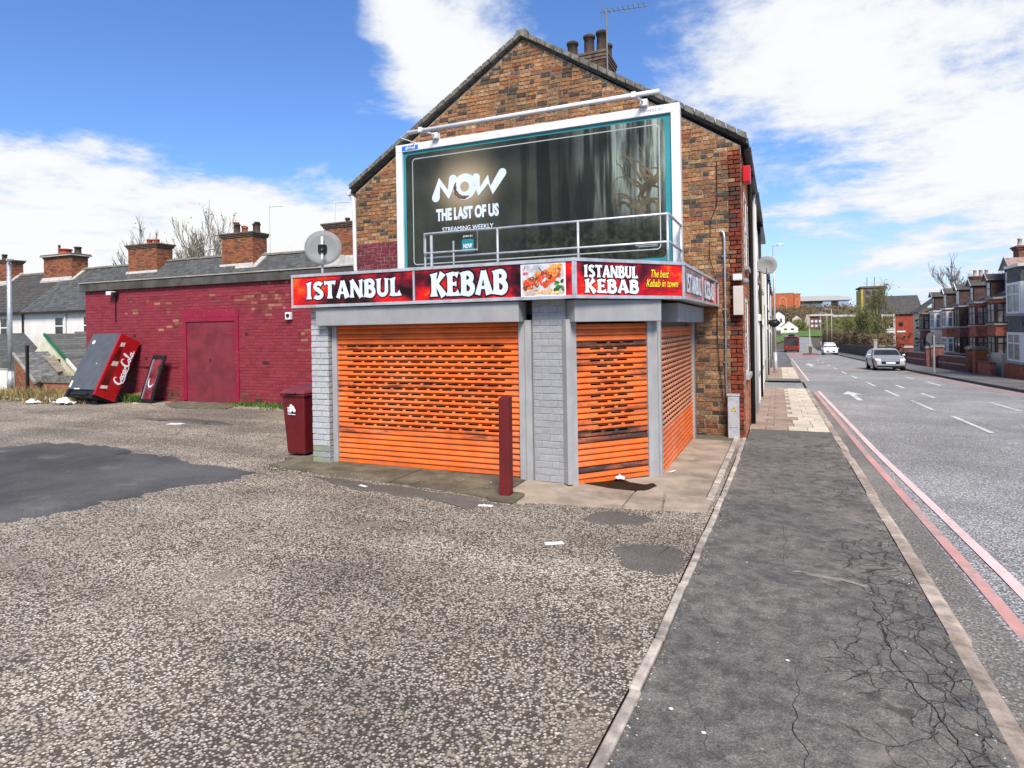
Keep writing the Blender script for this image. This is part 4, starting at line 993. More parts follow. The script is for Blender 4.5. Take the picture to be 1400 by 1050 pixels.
for body, a0, b0, a1, b1 in (('The best', 1.14, 2.535, 1.43, 2.635), ('Kebab in town', 1.06, 2.415, 1.58, 2.515)):
    text_fit('slogan_outline', body, S2, a0 - .012, b0 - .010, a1 + .012, b1 + .010, .0065, BLACK_PR, p3, off=.06, shear=.35)
    text_fit('slogan', body, S2, a0, b0, a1, b1, .0095, YELLOW_PR, p3, off=.012, shear=.35)
# printed food picture: frame and heaps of meat, tomato, parsley and rice
MB().fbox(S1, 3.60, 2.30, .006, 4.175, 2.70, .008).build('picture_border', WHITE_PR, p2)
pic = MB().fbox(S1, 3.615, 2.314, .0085, 4.16, 2.687, .010).build('food_picture', plain('plate_grey_print', (.50, .50, .52), .3, .3, 9), p2)
FOODC = [(.42, .10, .03), (.55, .15, .04), (.30, .06, .025), (.62, .24, .06), (.70, .05, .025), (.20, .05, .02)]
k = 0
def blob(cx, cy, r, sq, ang, colr):
    global k
    mb = MB(); k += 1
    pts = []
    for i in range(9):
        t = 2 * math.pi * i / 9; rr = r * rnd.uniform(.8, 1.15)
        x, y_ = rr * math.cos(t), rr * sq * math.sin(t)
        X, Y_ = cx + x * math.cos(ang) - y_ * math.sin(ang), cy + x * math.sin(ang) + y_ * math.cos(ang)
        pts.append((min(max(X, 3.617), 4.158), min(max(Y_, 2.316), 2.685)))
    return pts, colr
food = MB(); kk = 0
def put(pts_col):
    global kk
    pts, colr = pts_col; food.poly([S1(x, y_, .0103 + kk * .00002) for x, y_ in pts], V(colr, rnd.uniform(.75, 1.3))); kk += 1
for i in range(26): put(blob(rnd.uniform(3.64, 4.15), rnd.uniform(2.315, 2.38), .028, .4, rnd.uniform(0, 3), rnd.choice(((.66, .40, .09), (.75, .5, .16), (.55, .25, .06)))))
for i in range(10): put(blob(rnd.uniform(4.02, 4.15), rnd.uniform(2.37, 2.50), .032, .6, rnd.uniform(0, 3), rnd.choice(((.05, .16, .02), (.09, .24, .03), (.03, .09, .015)))))
for i in range(6): put(blob(rnd.uniform(4.0, 4.14), rnd.uniform(2.60, 2.67), .055, .45, rnd.uniform(.3, .8), rnd.choice(((.70, .30, .03), (.74, .42, .06)))))
for i in range(95):
    t = rnd.random(); put(blob(3.64 + .46 * t, 2.41 + .16 * t + rnd.uniform(-.05, .12) * (1 - abs(2 * t - 1) * .5), rnd.uniform(.016, .042), .7, rnd.uniform(0, 3), rnd.choice(FOODC)))
for i in range(26):
    t = rnd.random(); put(blob(3.64 + .46 * t, 2.42 + .15 * t + rnd.uniform(-.04, .12), rnd.uniform(.005, .012), .6, rnd.uniform(0, 3), (.80, .5, .30)))
for i in range(3): put(blob(3.92 + i * .05, 2.44 + i * .03, .04, .8, 1, (.68, .09, .02)))
put(blob(3.66, 2.585, .042, .45, .1, (.55, .10, .16)))
for (x0, y0, x1, y1) in ((3.64, 2.62, 3.66, 2.67), (3.83, 2.66, 3.88, 2.60)): food.ribbon(S1, [(x0, y0), (x1, y1)], .008, .0103 + kk * .00002, col=(.06, .05, .05)); kk += 1
food.build('printed_food', brick_mat('printed_colours', .3, .18), pic)
# ------------------------------------------------------------------ billboard on the gable
def poster_mat():
    m, nt, b, pos = mat_base('poster_print', .4, 0, .16)
    sx_ = nt.nodes.new('ShaderNodeSeparateXYZ'); nt.links.new(pos, sx_.inputs[0]); X, Z = sx_.outputs[0], sx_.outputs[2]
    n_ = tnoise(nt, tmap(nt, pos, (1, 0, 1)), .9, 6, .6)
    c = mixc(nt, mrange(nt, n_, .3, .7), (.022, .026, .021), (.050, .055, .043))
    streak = tnoise(nt, tmap(nt, pos, (4.5, 0, .5)), 1.3, 6, .62)
    mist = mth(nt, 'MULTIPLY', mth(nt, 'MULTIPLY', mrange(nt, X, -4.1, -2.5), mrange(nt, Z, 3.6, 4.9)), mrange(nt, streak, .34, .66))
    c = mixc(nt, mth(nt, 'MULTIPLY', mist, .92), c, (.36, .42, .36))
    c = mixc(nt, mth(nt, 'MULTIPLY', mrange(nt, tnoise(nt, tmap(nt, pos, (2, 0, .8), (3, 0, 1)), 1.6, 6), .52, .75), .4), c, (.010, .012, .010))
    trunk = mth(nt, 'MULTIPLY', mrange(nt, tnoise(nt, tmap(nt, pos, (2.1, 0, .10), (1.5, 0, 0)), 1.5, 4, .5), .50, .58), mrange(nt, X, -5.6, -4.6))
    c = mixc(nt, mth(nt, 'MULTIPLY', trunk, .9), c, (.012, .014, .011))
    trunk2 = mth(nt, 'MULTIPLY', mrange(nt, tnoise(nt, tmap(nt, pos, (5.2, 0, .22), (.3, 0, 2)), 1.4, 5, .55), .54, .60), mrange(nt, X, -5.0, -3.8))
    c = mixc(nt, mth(nt, 'MULTIPLY', trunk2, .6), c, (.030, .034, .027))
    floor = mrange(nt, mth(nt, 'ADD', Z, mth(nt, 'MULTIPLY', tnoise(nt, tmap(nt, pos, (1, 0, 0)), 2.2, 6, .6), 1.1)), 4.1, 4.9, 1, 0)
    c = mixc(nt, mth(nt, 'MULTIPLY', mth(nt, 'MULTIPLY', floor, mrange(nt, X, -5.6, -4.4)), .8), c, mixc(nt, mrange(nt, tnoise(nt, pos, 7, 7, .7), .4, .65), (.010, .012, .009), (.055, .055, .035)))
    dx, dz = mth(nt, 'SUBTRACT', X, -6.28), mth(nt, 'SUBTRACT', Z, 5.12)
    dd = mth(nt, 'SQRT', mth(nt, 'ADD', mth(nt, 'MULTIPLY', dx, dx), mth(nt, 'MULTIPLY', dz, dz)))
    c = mixc(nt, mth(nt, 'MULTIPLY', mth(nt, 'POWER', mrange(nt, dd, .15, 1.25, 1, 0), 2.0), .75), c, (.50, .40, .25))
    nt.links.new(c, b.inputs['Base Color'])
    bump(nt, b, tnoise(nt, tmap(nt, pos, (.8, 0, 1.4)), 1.6, 4), .10, .02)
    return m
bb = thing('billboard', 'large white framed billboard with dark streaming advert on the gable', 'billboard', (-4.85, 12.2, 2.95))
BF = Fr((0, 12.17, 0), (1, 0, 0))
for a0, b0, a1, b1 in ((-8.04, 3.12, -7.87, 6.0), (-1.83, 3.12, -1.66, 6.0), (-8.04, 6.0, -1.66, 6.17), (-8.04, 2.95, -1.66, 3.12)):
    MB().fbox(BF, a0, b0, -.16, a1, b1, .05).build('frame', WHITEF, bb, bevel=.01)
for x in (-7.6, -5.8, -3.9, -2.1): MB().box(x - .04, 12.2, 3.0, x + .04, 12.36, 6.1).build('fixing_batten', GALV, bb)
poster = MB().fbox(BF, -7.868, 3.122, -.02, -1.832, 5.998, .0).build('poster', TEAL_PR, bb)
def rrect(a0, b0, a1, b1, r, n_=5):
    out = []
    for cx, cy, t in ((a1 - r, b1 - r, 0), (a0 + r, b1 - r, 90), (a0 + r, b0 + r, 180), (a1 - r, b0 + r, 270)):
        out += [(cx + r * math.cos(R(t + 90 * i / n_)), cy + r * math.sin(R(t + 90 * i / n_))) for i in range(n_ + 1)]
    return out
MB().prism(BF, rrect(-7.80, 3.24, -1.955, 5.93, .10), .0012, .0022).build('print_ground', poster_mat(), poster)
rr = rrect(-7.62, 3.41, -2.06, 5.82, .08); MB().ribbon(BF, rr + rr[:2], .020, .004).build('border_line', LINE_PR, poster)
# a plain stand-in for the pictured figures: a misty wood (in the print) with bare branches
TWIGPR = plain('brown_print', (.105, .082, .045), .4, .5, 3)
tw = MB()
for k_ in range(20):
    a, b_ = rnd.uniform(-2.55, -2.15), rnd.uniform(3.9, 4.9); ang = rnd.uniform(20, 150); pts = []
    for i in range(14):
        pts.append((min(max(a, -2.95), -2.09), min(b_, 5.55))); ang += rnd.uniform(-42, 42); a += .085 * math.cos(R(ang)); b_ += .075 * math.sin(R(ang))
    tw.ribbon(BF, pts, [lerp(.055, .008, i / 13) for i in range(14)], .0053 + k_ * .00008, .000004)
tw.build('printed_branches', TWIGPR, poster)
nw = MB()
nw.ribbon(BF, [(-7.02, 4.88), (-6.92, 5.22), (-6.70, 4.92), (-6.58, 5.25)], .20, .0072, .0002, True)
nw.ribbon(BF, arc(-6.29, 5.055, .20, .20, 0, 360, 24), .18, .0082, .00001)
nw.ribbon(BF, [(-6.01, 5.22), (-5.94, 4.91), (-5.72, 5.16), (-5.64, 4.91), (-5.38, 5.26)], .19, .0090, .0002, True)
nw.build('headline', PALE_PR, poster)
MB().ribbon(BF, arc(-6.30, 5.055, .235, .235, 150, 300, 10), [.02, .05, .09, .06, .1, .08, .1, .07, .08, .05, .02], .0100).build('headline_shadow', plain('rust_print', (.12, .065, .04), .4, .6, 9), poster)
text_fit('title', 'THE LAST OF US', BF, -7.02, 4.345, -5.48, 4.625, .0035, PALE_PR, poster, off=.055)
text_fit('strapline', 'STREAMING WEEKLY', BF, -6.87, 4.10, -5.61, 4.20, .0035, PALE_PR, poster, off=.012)
MB().prism(BF, rrect(-6.385, 3.62, -6.10, 3.90, .04), .0030, .0040).build('logo_tile', plain('petrol_print', (.02, .20, .24), .35, .1, 3), poster)
text_fit('logo_text', 'NOW', BF, -6.35, 3.70, -6.13, 3.80, .0045, WHITE_PR, poster, off=.03, shear=.1)
text_fit('logo_text', 'JOIN IN', BF, -6.355, 3.935, -6.125, 3.985, .0035, PALE_PR, poster, off=.02)
MB().fbox(BF, -2.55, 3.50, .0045, -2.12, 3.515, .0050).build('small_print', LINE_PR, poster); MB().fbox(BF, -2.5, 3.47, .0045, -2.12, 3.480, .0050).build('small_print', LINE_PR, poster)
tgp = MB().fbox(BF, -7.87, 6.02, .0515, -7.44, 6.125, .054).build('owner_plate', BLUE_PR, bb)
text_fit('plate_text', 'global', BF, -7.77, 6.032, -7.52, 6.112, .0545, WHITE_PR, tgp, off=.02)
text_fit('panel_number', '0932 01', BF, -2.28, 6.065, -1.98, 6.11, .0512, PIPEG, bb)
# light boom on two arms
bo = thing('billboard_light', 'long white light tube on two arms above the billboard', 'light', (-4.7, 11.7, 6.2))
MB().cyl((-7.38, 11.62, 6.235), (-1.95, 11.62, 6.25), .045, n=12).build('tube', WHITEF, bo, True)
for x in (-6.95, -2.32):
    MB().box(x - .07, 12.02, 6.172, x + .07, 12.16, 6.30).build('bracket', WHITEF, bo, bevel=.01)
    MB().tube([(x, 12.08, 6.25), (x - .1, 11.62, 6.25)], .022, 6).build('arm', WHITEF, bo)
    MB().box(x - .14, 11.56, 6.20, x - .06, 11.68, 6.30).build('clamp', WHITEF, bo)
MB().tube([(-7.38, 11.62, 6.235), (-7.7, 11.8, 6.22), (-7.5, 12.15, 6.17)], .012, 5).build('flex', WHITEF, bo)
# guard rail of the access deck
gr = thing('guard_rail', 'galvanised tube guard rail on the flat roof before the billboard', 'railing', (-4, 10.6, 2.7))
RY = 10.6
for z in (3.80, 3.33): MB().tube([(-6.38, RY, z), (-1.69, RY, z), (-1.66, RY + .04, z), (-1.66, 12.1, z)], .023, 8).build('rail', GALV, gr, True)
for x in (-6.38, -4.81, -3.24, -1.68): MB().cyl((x, RY, 2.70), (x, RY, 3.8), .024, n=8).build('post', GALV, gr, True)
MB().cyl((-1.66, 12.0, 2.7), (-1.66, 12.0, 3.8), .024, n=8).build('post', GALV, gr, True)
gt = MB().tube([(-6.36, RY - .06, 3.42), (-6.36, RY - .06, 3.80), (-5.2, RY - .06, 3.80), (-5.2, RY - .06, 3.42), (-6.36, RY - .06, 3.42)], .02, 6).build('gate', GALV, gr)
MB().cyl((-6.2, RY - .06, 3.0), (-6.2, RY - .06, 3.76), .03, n=8).build('gate_post', GALV, gr); MB().cyl((-5.72, RY - .05, 3.1), (-5.72, RY - .05, 3.62), .018, n=6).build('latch_bar', GALV, gr)
MB().box(-7.9, 10.5, 2.705, -1.5, 12.1, 2.76).build('deck', FELT, gr)

# ------------------------------------------------------------------ satellite dish on the shop roof
sd_o = thing('satellite_dish', 'large grey satellite dish on a pole at the left end of the shop roof', 'satellite dish', (-6.1, 7.9, 2.7))
q0 = Vector((-6.62, 7.9, 3.23))
ax = Vector((.55, -.8, .22)).normalized()
MB().lathe(q0, [(.005, 0), (.10, .006), (.2, .03), (.285, .065), (.285, .075), (.2, .042), (.1, .018), (.005, .012)], 28, ax).build('reflector', DISH, sd_o, True)
MB().cyl((-6.60, 7.84, 2.6), (-6.60, 7.84, 3.42), .02, n=8).build('pole', PIPEW, sd_o, True)
MB().tube([q0 + ax * .05, q0 + ax * .32 + Vector((0, 0, -.12))], .012, 6).build('feed_arm', PIPEG, sd_o)
MB().lathe(q0 + ax * .30 + Vector((0, 0, -.11)), [(.012, 0), (.03, .01), (.03, .07), (.012, .08)], 10, -ax).build('feed_horn', BLACK, sd_o, True)
MB().box(-6.65, 7.80, 3.17, -6.55, 7.89, 3.29).build('mount', BLACK, sd_o)

# ------------------------------------------------------------------ maroon outbuilding
OX0, OX1, OY = -19.62, -9.40, 12.42
ob = thing('outbuilding', 'long low maroon painted brick outbuilding with flat roof', 'outbuilding', (-14.5, 14.4, 0))
of = Fr((0, OY + .012, 0), (1, 0, 0))
ow = MB().prism(of, [(OX0, -.2), (OX1, -.2), (OX1, 3.3), (OX0, 3.3)], -.22, 0).build('front_wall', MAROON, ob)
MB().box(OX0, OY + .24, -.6, OX0 + .22, 16.5, 3.3).build('end_wall', MAROON, ob)
def ocol(a, b):
    bare = noise.noise((a * .55, b * .9, 3)) + .35 * noise.noise((a * 2.2, b * 3.1, 8)) + (.22 if 2.0 < b < 3.0 and -17.8 < a < -11.6 else -.12) + rnd.uniform(-.34, .34)
    if rnd.random() < .75 * max(0, 1 - (b + .05) / .55): return V(rnd.choice(((.15, .06, .045), (.13, .035, .03), (.10, .05, .035))), rnd.uniform(.7, 1.2))
    if bare > .60: return V(rnd.choice(((.30, .10, .07), (.33, .15, .09), (.22, .06, .05), (.17, .035, .035))), rnd.uniform(.75, 1.1))
    if bare < -.72 and rnd.random() < .4: return V((.05, .02, .02), 1)
    return V((.235, .032, .046), rnd.uniform(.84, 1.12))
set_bricks(of, lay(of, -.1, 3.25, lambda a, b: (OX0, OX1), ocol, course=.084, joint=.010, proud=.007, jit=.004, holes=[(-15.40, -13.30, -.2, 2.36)]), BRS, ow, 300, lambda a, b: -17 < a < -10.2 and b < 3.2)
band = MB().box(OX0 - .12, OY - .10, 3.262, OX1 - .06, OY + .25, 3.50).build('roof_band', FELT, ob, bevel=.01)
x = OX0 - .12; i = 0
while x < OX1 - .1:
    l = min(1.02, OX1 - .065 - x); MB().box(x + .004, OY - .13, 3.503, x + l - .004, OY + .22, 3.53 + rnd.uniform(0, .006)).build('coping', COPE, band); x += l
MB().box(OX0 - .1, OY + .26, 3.3, OX1, 16.5, 3.46).build('flat_roof', FELT, ob)
MB().prism(of, [(OX1 - 1.2, 3.54), (OX1 - .07, 3.54), (OX1 - .07, 3.66), (OX1 - .5, 3.82)], -.1, .02).build('flashing', LEAD, ob)
fr_ = MB(); fr_.fbox(of, -15.40, .05, -.06, -15.27, 2.36, .035); fr_.fbox(of, -13.43, .05, -.06, -13.30, 2.36, .035); fr_.fbox(of, -15.27, 2.25, -.06, -13.43, 2.36, .034)
fr_ = fr_.build('door_frame', REDFRAME, ob, bevel=.006)
MB().fbox(of, -15.42, 2.365, -.01, -13.28, 2.56, .022).build('lintel', REDFRAME, ob)
for a0, a1 in ((-15.265, -14.37), (-14.362, -13.435)):
    lf = MB().fbox(of, a0, .07, -.06, a1, 2.245, -.012).build('door', MAROON_DOOR, ob, bevel=.004)
    for z in (.35, 1.9): MB().fbox(of, a0 + .01 if a0 < -15 else a1 - .31, z, -.011, a0 + .31 if a0 < -15 else a1 - .01, z + .05, .002).build('hinge', REDFRAME, lf)
MB().box(-14.40, OY + .0, 1.12, -14.36, OY + .03, 1.22).build('hasp', PIPEB, ob)
MB().tube([(-17.9, OY - .015, 1.0), (-15.6, OY - .015, .98)], .012, 5).build('cable', MAROON, ob)
fl_o = thing('floodlight', 'small white floodlight with black conduit high on the maroon wall', 'light', (-18.25, 12.38, 3.15))
MB().box(-18.38, 12.22, 3.10, -18.16, 12.40, 3.22).build('lamp_head', PIPEW, fl_o, bevel=.02)
MB().box(-18.18, 12.24, 3.06, -18.06, 12.41, 3.19).build('sensor', BLACK, fl_o, bevel=.02)
MB().tube([(-18.2, 12.40, 3.1), (-18.22, 12.41, 2.3)], .02, 6).build('conduit', PIPEB, fl_o)
cm = thing('wall_camera', 'tiny white wall camera beside the sign on the maroon wall', 'camera', (-11.5, 12.38, 2.33))
MB().box(-11.60, 12.32, 2.24, -11.43, 12.41, 2.43).build('housing', WHITE, cm, bevel=.01)
MB().lathe((-11.5, 12.32, 2.345), [(.045, 0), (.045, .03), (.03, .035)], 14, (0.3, -1, 0)).build('lens', BLACK, cm, True)

# ------------------------------------------------------------------ discarded vending machine, leaning on the wall
TH = .45
vx, vy, vz, VW, VL, VD = -17.09, 11.0, .28, 1.24, 1.87, .62
hh, dd_ = Vector((0, math.sin(TH), math.cos(TH))), Vector((0, math.cos(TH), -math.sin(TH)))
vm = thing('vending_machine', 'tipped over red drinks vending machine leaning on the maroon wall', 'vending machine', (vx - .6, 11.6, 0))
V0 = Vector((vx, vy, vz))
def vp(a, b, c): return V0 + Vector((a, 0, 0)) + hh * b + dd_ * c       # a -VW..0, b up its height, c from grey side to wall
def vbox(a0, b0, c0, a1, b1, c1): return MB().hexa([vp(a0, b0, c0), vp(a1, b0, c0), vp(a1, b1, c0), vp(a0, b1, c0), vp(a0, b0, c1), vp(a1, b0, c1), vp(a1, b1, c1), vp(a0, b1, c1)])
VGREY = plain('dark_grey_cabinet', (.078, .086, .098), .5, .12, 4, dirt=.25, dirtc=(.12, .12, .12))
VRED = plain('vending_red', (.36, .008, .010), .28, .1, 2, spec=.5)
vbox(-VW, .17, 0, -.07, VL, VD).build('cabinet', VGREY, vm, bevel=.008)
vbox(-VW, -.02, .05, -.08, .165, VD - .02).build('plinth', BLACK, vm)
for a in (-VW, -.17): vbox(a, -.06, .0, a + .1, .165, .06).build('foot_bracket', BLACK, vm)
vbox(-1.0, .02, -.02, -.3, .06, .03).build('kick_plate', PIPEB, vm); vbox(-.95, .17, -.006, -.72, .20, -.001).build('label', WHITE, vm); vbox(-VW + .03, .22, -.006, -VW + .1, .42, -.001).build('label', WHITE, vm)
MB().lathe(vp(-1.03, 1.60, 0), [(.001, .001), (.06, .001), (.06, .004), (.001, .004)], 16, -dd_).build('sticker', WHITE, vm)
MB().lathe(vp(-.5, .95, 0), [(.001, .001), (.018, .001), (.018, .003), (.001, .003)], 10, -dd_).build('sticker', PIPEW, vm)
doorv = vbox(-.068, .03, -.01, .0, VL, VD).build('front_panel', VRED, vm, bevel=.012)
VFr = Fr(V0 + dd_ * 0, dd_, hh)                     # a across the front (0..VD), b up; outwards +X
if VFr.en.x < 0: VFr.en = -VFr.en
def bottle(a, s):
    half = [(0, 0), (.075, 0), (.085, .03), (.085, .32), (.07, .40), (.07, .55), (.085, .68), (.075, .85), (.04, 1.02), (.032, 1.15), (.04, 1.17), (.04, 1.24), (0, 1.24)]
    return [(a + x * s, .22 + y_ * s * 1.02) for x, y_ in half] + [(a - x * s, .22 + y_ * s * 1.02) for x, y_ in half[::-1][1:-1]]
bp = MB().prism(VFr, bottle(.15, 1.15), .001, .003).build('bottle_print', plain('bottle_brown_print', (.13, .012, .008), .3, .5, 5), doorv)
for a0, b0, a1, b1 in ((.06, .24, .25, .33), (.09, .92, .26, 1.06), (.10, 1.50, .22, 1.63)):
    MB().prism(VFr, [(a0, b0), (a1, b0 + .05), (a1, b1 + .05), (a0, b1)], .0035, .0045).build('bottle_highlight', plain('pale_pink_print', (.62, .46, .42), .4, .3, 9), doorv)
# flowing script running up the panel: drawn in (u along the word, v up), then turned to climb the door
def scr(strokes, u0, v0, su, sv, width, mat, c, name):
    mb = MB()
    for q, (pts, ws) in enumerate(strokes):
        sm = []
        P_ = [pts[0]] + pts + [pts[-1]]
        for i in range(1, len(P_) - 2):
            for k_ in range(6):
                t = k_ / 6
                sm.append(tuple(.5 * (2 * P_[i][j] + (P_[i + 1][j] - P_[i - 1][j]) * t + (2 * P_[i - 1][j] - 5 * P_[i][j] + 4 * P_[i + 1][j] - P_[i + 2][j]) * t * t + (3 * P_[i][j] - P_[i - 1][j] - 3 * P_[i + 1][j] + P_[i + 2][j]) * t ** 3) for j in (0, 1)))
        sm.append(pts[-1]); n_ = len(sm)
        w = [width * (lerp(ws[0], ws[1], i / (n_ * .5)) if i < n_ * .5 else lerp(ws[1], ws[2], (i - n_ * .5) / (n_ * .5))) for i in range(n_)]
        out = []
        for u, v in sm:
            U, W_ = u0 + u * su, v0 + v * sv
            out.append((W_, U))
        mb.ribbon(VFr, out, w, c + q * .0004, .000004, True)
    return mb.build(name, mat, doorv)
def o_(x, y=.0, w=.22, h=.34): return ([(x + w * .5, y + h), (x + w * .12, y + h * .8), (x, y + h * .4), (x + w * .3, y), (x + w * .8, y + h * .25), (x + w, y + h * .65), (x + w * .6, y + h), (x + w * .5, y + h)], (.8, 1, .8))
COLA = [([(.48, .80), (.40, .98), (.22, .95), (.06, .6), (.04, .25), (.18, .0), (.36, .08), (.50, .28)], (.5, 1.5, .6)),
        o_(.48), ([(.94, .28), (.86, .36), (.74, .22), (.78, .02), (.94, .06), (1.02, .18)], (.6, 1, .5)), o_(1.02), ([(1.26, .36), (1.23, .12), (1.32, .02), (1.42, .14)], (.9, .8, .5)),
        ([(1.40, .28), (1.58, .28)], (1.2, 1.2, 1.0)),
        ([(2.10, .86), (2.02, 1.04), (1.82, 1.0), (1.66, .62), (1.64, .25), (1.78, .0), (1.98, .10), (2.12, .30)], (.5, 1.5, .6)),
        o_(2.08), ([(2.36, .18), (2.46, .55), (2.56, 1.05), (2.48, 1.08), (2.40, .7), (2.40, .1), (2.52, .02), (2.62, .14)], (.5, 1, .5)), o_(2.60), ([(2.85, .36), (2.82, .12), (2.92, .0), (3.06, .12)], (.9, .8, .4)),
        ([(.36, .08), (.2, -.16), (.5, -.22), (1.0, -.12), (1.5, -.16), (1.75, -.06)], (.4, .9, .3))]
scr(COLA, .52, .56, .335, -.235, .040, WHITE_PR, .0060, 'script_lettering')
# leaning fridge door
fd = thing('fridge_door', 'black framed glass cooler door leaning on the maroon wall', 'cooler door', (-16.25, 12.0, 0))
fo, fx_, fu = Vector((-16.60, 11.92, .02)), Vector((1, -.10, 0)).normalized(), Vector((.24, .30, 1.35)).normalized()
FF = Fr(fo, fx_, fu)
for a0, b0, a1, b1 in ((0, 0, .075, 1.36), (.50, 0, .60, 1.36), (.075, 0, .50, .10), (.075, 1.25, .50, 1.36)): MB().fbox(FF, a0, b0, -.05, a1, b1, .0).build('frame', BLACK, fd, bevel=.006)
gl = MB().fbox(FF, .07, .095, -.035, .505, 1.255, -.02).build('glass', plain('printed_cooler_glass', (.16, .03, .04), .1, .8, 2.4, spec=.7), fd)
MB().ribbon(FF, arc(.28, .62, .12, .17, 150, 330, 10), [.01, .03, .045, .05, .05, .05, .05, .045, .04, .03, .01], -.018).build('printed_swirl', PALE_PR, gl)
MB().fbox(FF, .082, .10, -.019, .098, 1.24, .004).build('handle', GALV, fd)

# ------------------------------------------------------------------ wheelie bin and timber post
wbn = thing('wheelie_bin', 'maroon wheelie bin with white logo standing against the left pillar', 'wheelie bin', (-6.9, 7.75, 0))
bx0, bx1, by0, by1 = -7.10, -6.69, 7.46, 7.98
MB().hexa([(bx0 + .035, by0 + .05, .03), (bx1 - .03, by0 + .05, .03), (bx1 - .03, by1 - .1, .03), (bx0 + .035, by1 - .1, .03), (bx0 - .02, by0, .94), (bx1 + .02, by0, .94), (bx1 + .02, by1 - .02, .94), (bx0 - .02, by1 - .02, .94)]).build('body', BINRED, wbn, bevel=.025)
MB().box(bx0 - .04, by0 - .025, .925, bx1 + .04, by1 + .0, .965).build('rim', BINRED, wbn, bevel=.012)
lid = MB().hexa([(bx0 - .045, by0 - .045, .968), (bx1 + .045, by0 - .045, .968), (bx1 + .045, by1 + .03, .985), (bx0 - .045, by1 + .03, .985), (bx0 + .01, by0 + .02, 1.03), (bx1 - .01, by0 + .02, 1.03), (bx1 - .01, by1 - .03, 1.075), (bx0 + .01, by1 - .03, 1.075)]).build('lid', BINLID, wbn, bevel=.02)
MB().box(bx0 + .1, by0 - .07, .972, bx1 - .1, by0 - .04, .995).build('lid_grip', BINLID, lid, bevel=.008)
MB().cyl((bx0 - .0, by1 + .03, .96), (bx1 + .0, by1 + .03, .96), .018, n=8).build('handle', BINRED, wbn, True)
for x in (bx0 - .005, bx1 - .045):
    w_ = MB().cyl((x, by1 - .06, .10), (x + .05, by1 - .06, .10), .10, n=18).build('wheel', BLACK, wbn, True)
WF = Fr((bx0, by0 + .010, 0), (1, 0, 0), (0, -.05, 1)); lg = MB()
for x, y_, r in ((.20, .78, .028), (.235, .755, .03), (.26, .72, .026), (.20, .72, .022)): lg.poly([WF(x + r * math.cos(t * .5236), y_ + r * 1.2 * math.sin(t * .5236), .006 + r * .01) for t in range(12)])
for i, l in enumerate((.09, .08, .085, .07)): lg.ribbon(WF, [(.13, .76 - i * .022), (.13 + l, .76 - i * .022)], .014, .008 + i * .0002)
lg.ribbon(WF, [(.13, .66), (.28, .655)], .012, .008)
lg.build('logo_print', WHITE_PR, wbn)
pst = thing('timber_post', 'square maroon painted post standing in front of the shutter', 'post', (-2.87, 6.46, 0))
MB().hexa([(-2.935, 6.40, -.05), (-2.812, 6.40, -.05), (-2.812, 6.52, -.05), (-2.935, 6.52, -.05), (-2.928, 6.40, 1.13), (-2.806, 6.40, 1.13), (-2.806, 6.52, 1.15), (-2.928, 6.52, 1.15)]).build('shaft', POSTRED, pst, bevel=.008)
MB().prism(Fr((0, 0, 0), (1, 0, 0), (0, 1, 0)), rrect(-3.05, 6.26, -2.68, 6.6, .08), .0, .032).build('footing', CONC_MOSS, pst)
# ------------------------------------------------------------------ door mat and litter
mt_p = [(-2.26, 7.44), (-1.62, 8.14), (-1.40, 7.72), (-1.47, 7.50), (-1.62, 7.40), (-1.90, 7.37)]
sheet_o = MB().add([(x, y_, zlot(x, y_) + .02) for x, y_ in mt_p] + [(x, y_, zlot(x, y_) + .034) for x, y_ in mt_p], [tuple(range(6, 12))] + [(i, (i + 1) % 6, 6 + (i + 1) % 6, 6 + i) for i in range(6)]).build('door_mat', WET)
tag(sheet_o, 'dark wet mat on the concrete outside the shop door', 'mat')
def crumple(name, label, cat, x, y_, r, flat, mat=PAPER, seed=0, z=None, sq=1.0, ang=0.0, round_=False):
    mb = MB(); n_ = 9; rr_ = random.Random(seed); z0 = (lot_z(x, y_) if z is None else z) + .004
    for i in range(n_):
        for j in range(n_):
            u, v = (i / (n_ - 1) - .5) * 2, (j / (n_ - 1) - .5) * 2
            if round_: u, v = u * math.sqrt(1 - v * v / 2), v * math.sqrt(1 - u * u / 2)
            v *= sq
            X, Y_ = u * math.cos(ang) - v * math.sin(ang), u * math.sin(ang) + v * math.cos(ang)
            hgt = flat * (.5 + .9 * noise.noise((u * 2.2 + seed, v * 2.2, seed))) * max(0, 1.15 - .8 * max(abs(u), abs(v / sq)))
            mb.v.append((x + X * r * rr_.uniform(.93, 1.05), y_ + Y_ * r * rr_.uniform(.93, 1.05), z0 + max(hgt, .001)))
    for i in range(n_ - 1):
        for j in range(n_ - 1): mb.f.append((i * n_ + j, (i + 1) * n_ + j, (i + 1) * n_ + j + 1, i * n_ + j + 1)); mb.c.append(None)
    o = mb.build(name, mat); m_ = o.modifiers.new('thickness', 'SOLIDIFY'); m_.thickness = .002; m_.offset = 1
    return tag(o, label, cat, 'litter lying about')
crumple('paper_scrap', 'flat white paper wrapper lying on the chippings before the shop', 'litter', -1.87, 5.24, .085, .012, seed=3, sq=.45, ang=.5)
crumple('paper_scrap', 'white torn paper lying beside the maroon post', 'litter', -2.95, 6.07, .08, .02, seed=5, sq=.35, ang=.2)
crumple('crumpled_tissue', 'crumpled white tissue on the wet mat by the door', 'litter', -1.86, 7.72, .06, .06, seed=8, z=.0, sq=.8)
crumple('paper_scrap', 'white scrap on the concrete at the side shutter foot', 'litter', -1.36, 8.65, .075, .01, seed=9, z=-.075, sq=.25, ang=1.2)
crumple('paper_scrap', 'small white scrap on the dark strip before the front shutter', 'litter', -4.74, 6.31, .07, .01, seed=12, sq=.3, ang=-.3)
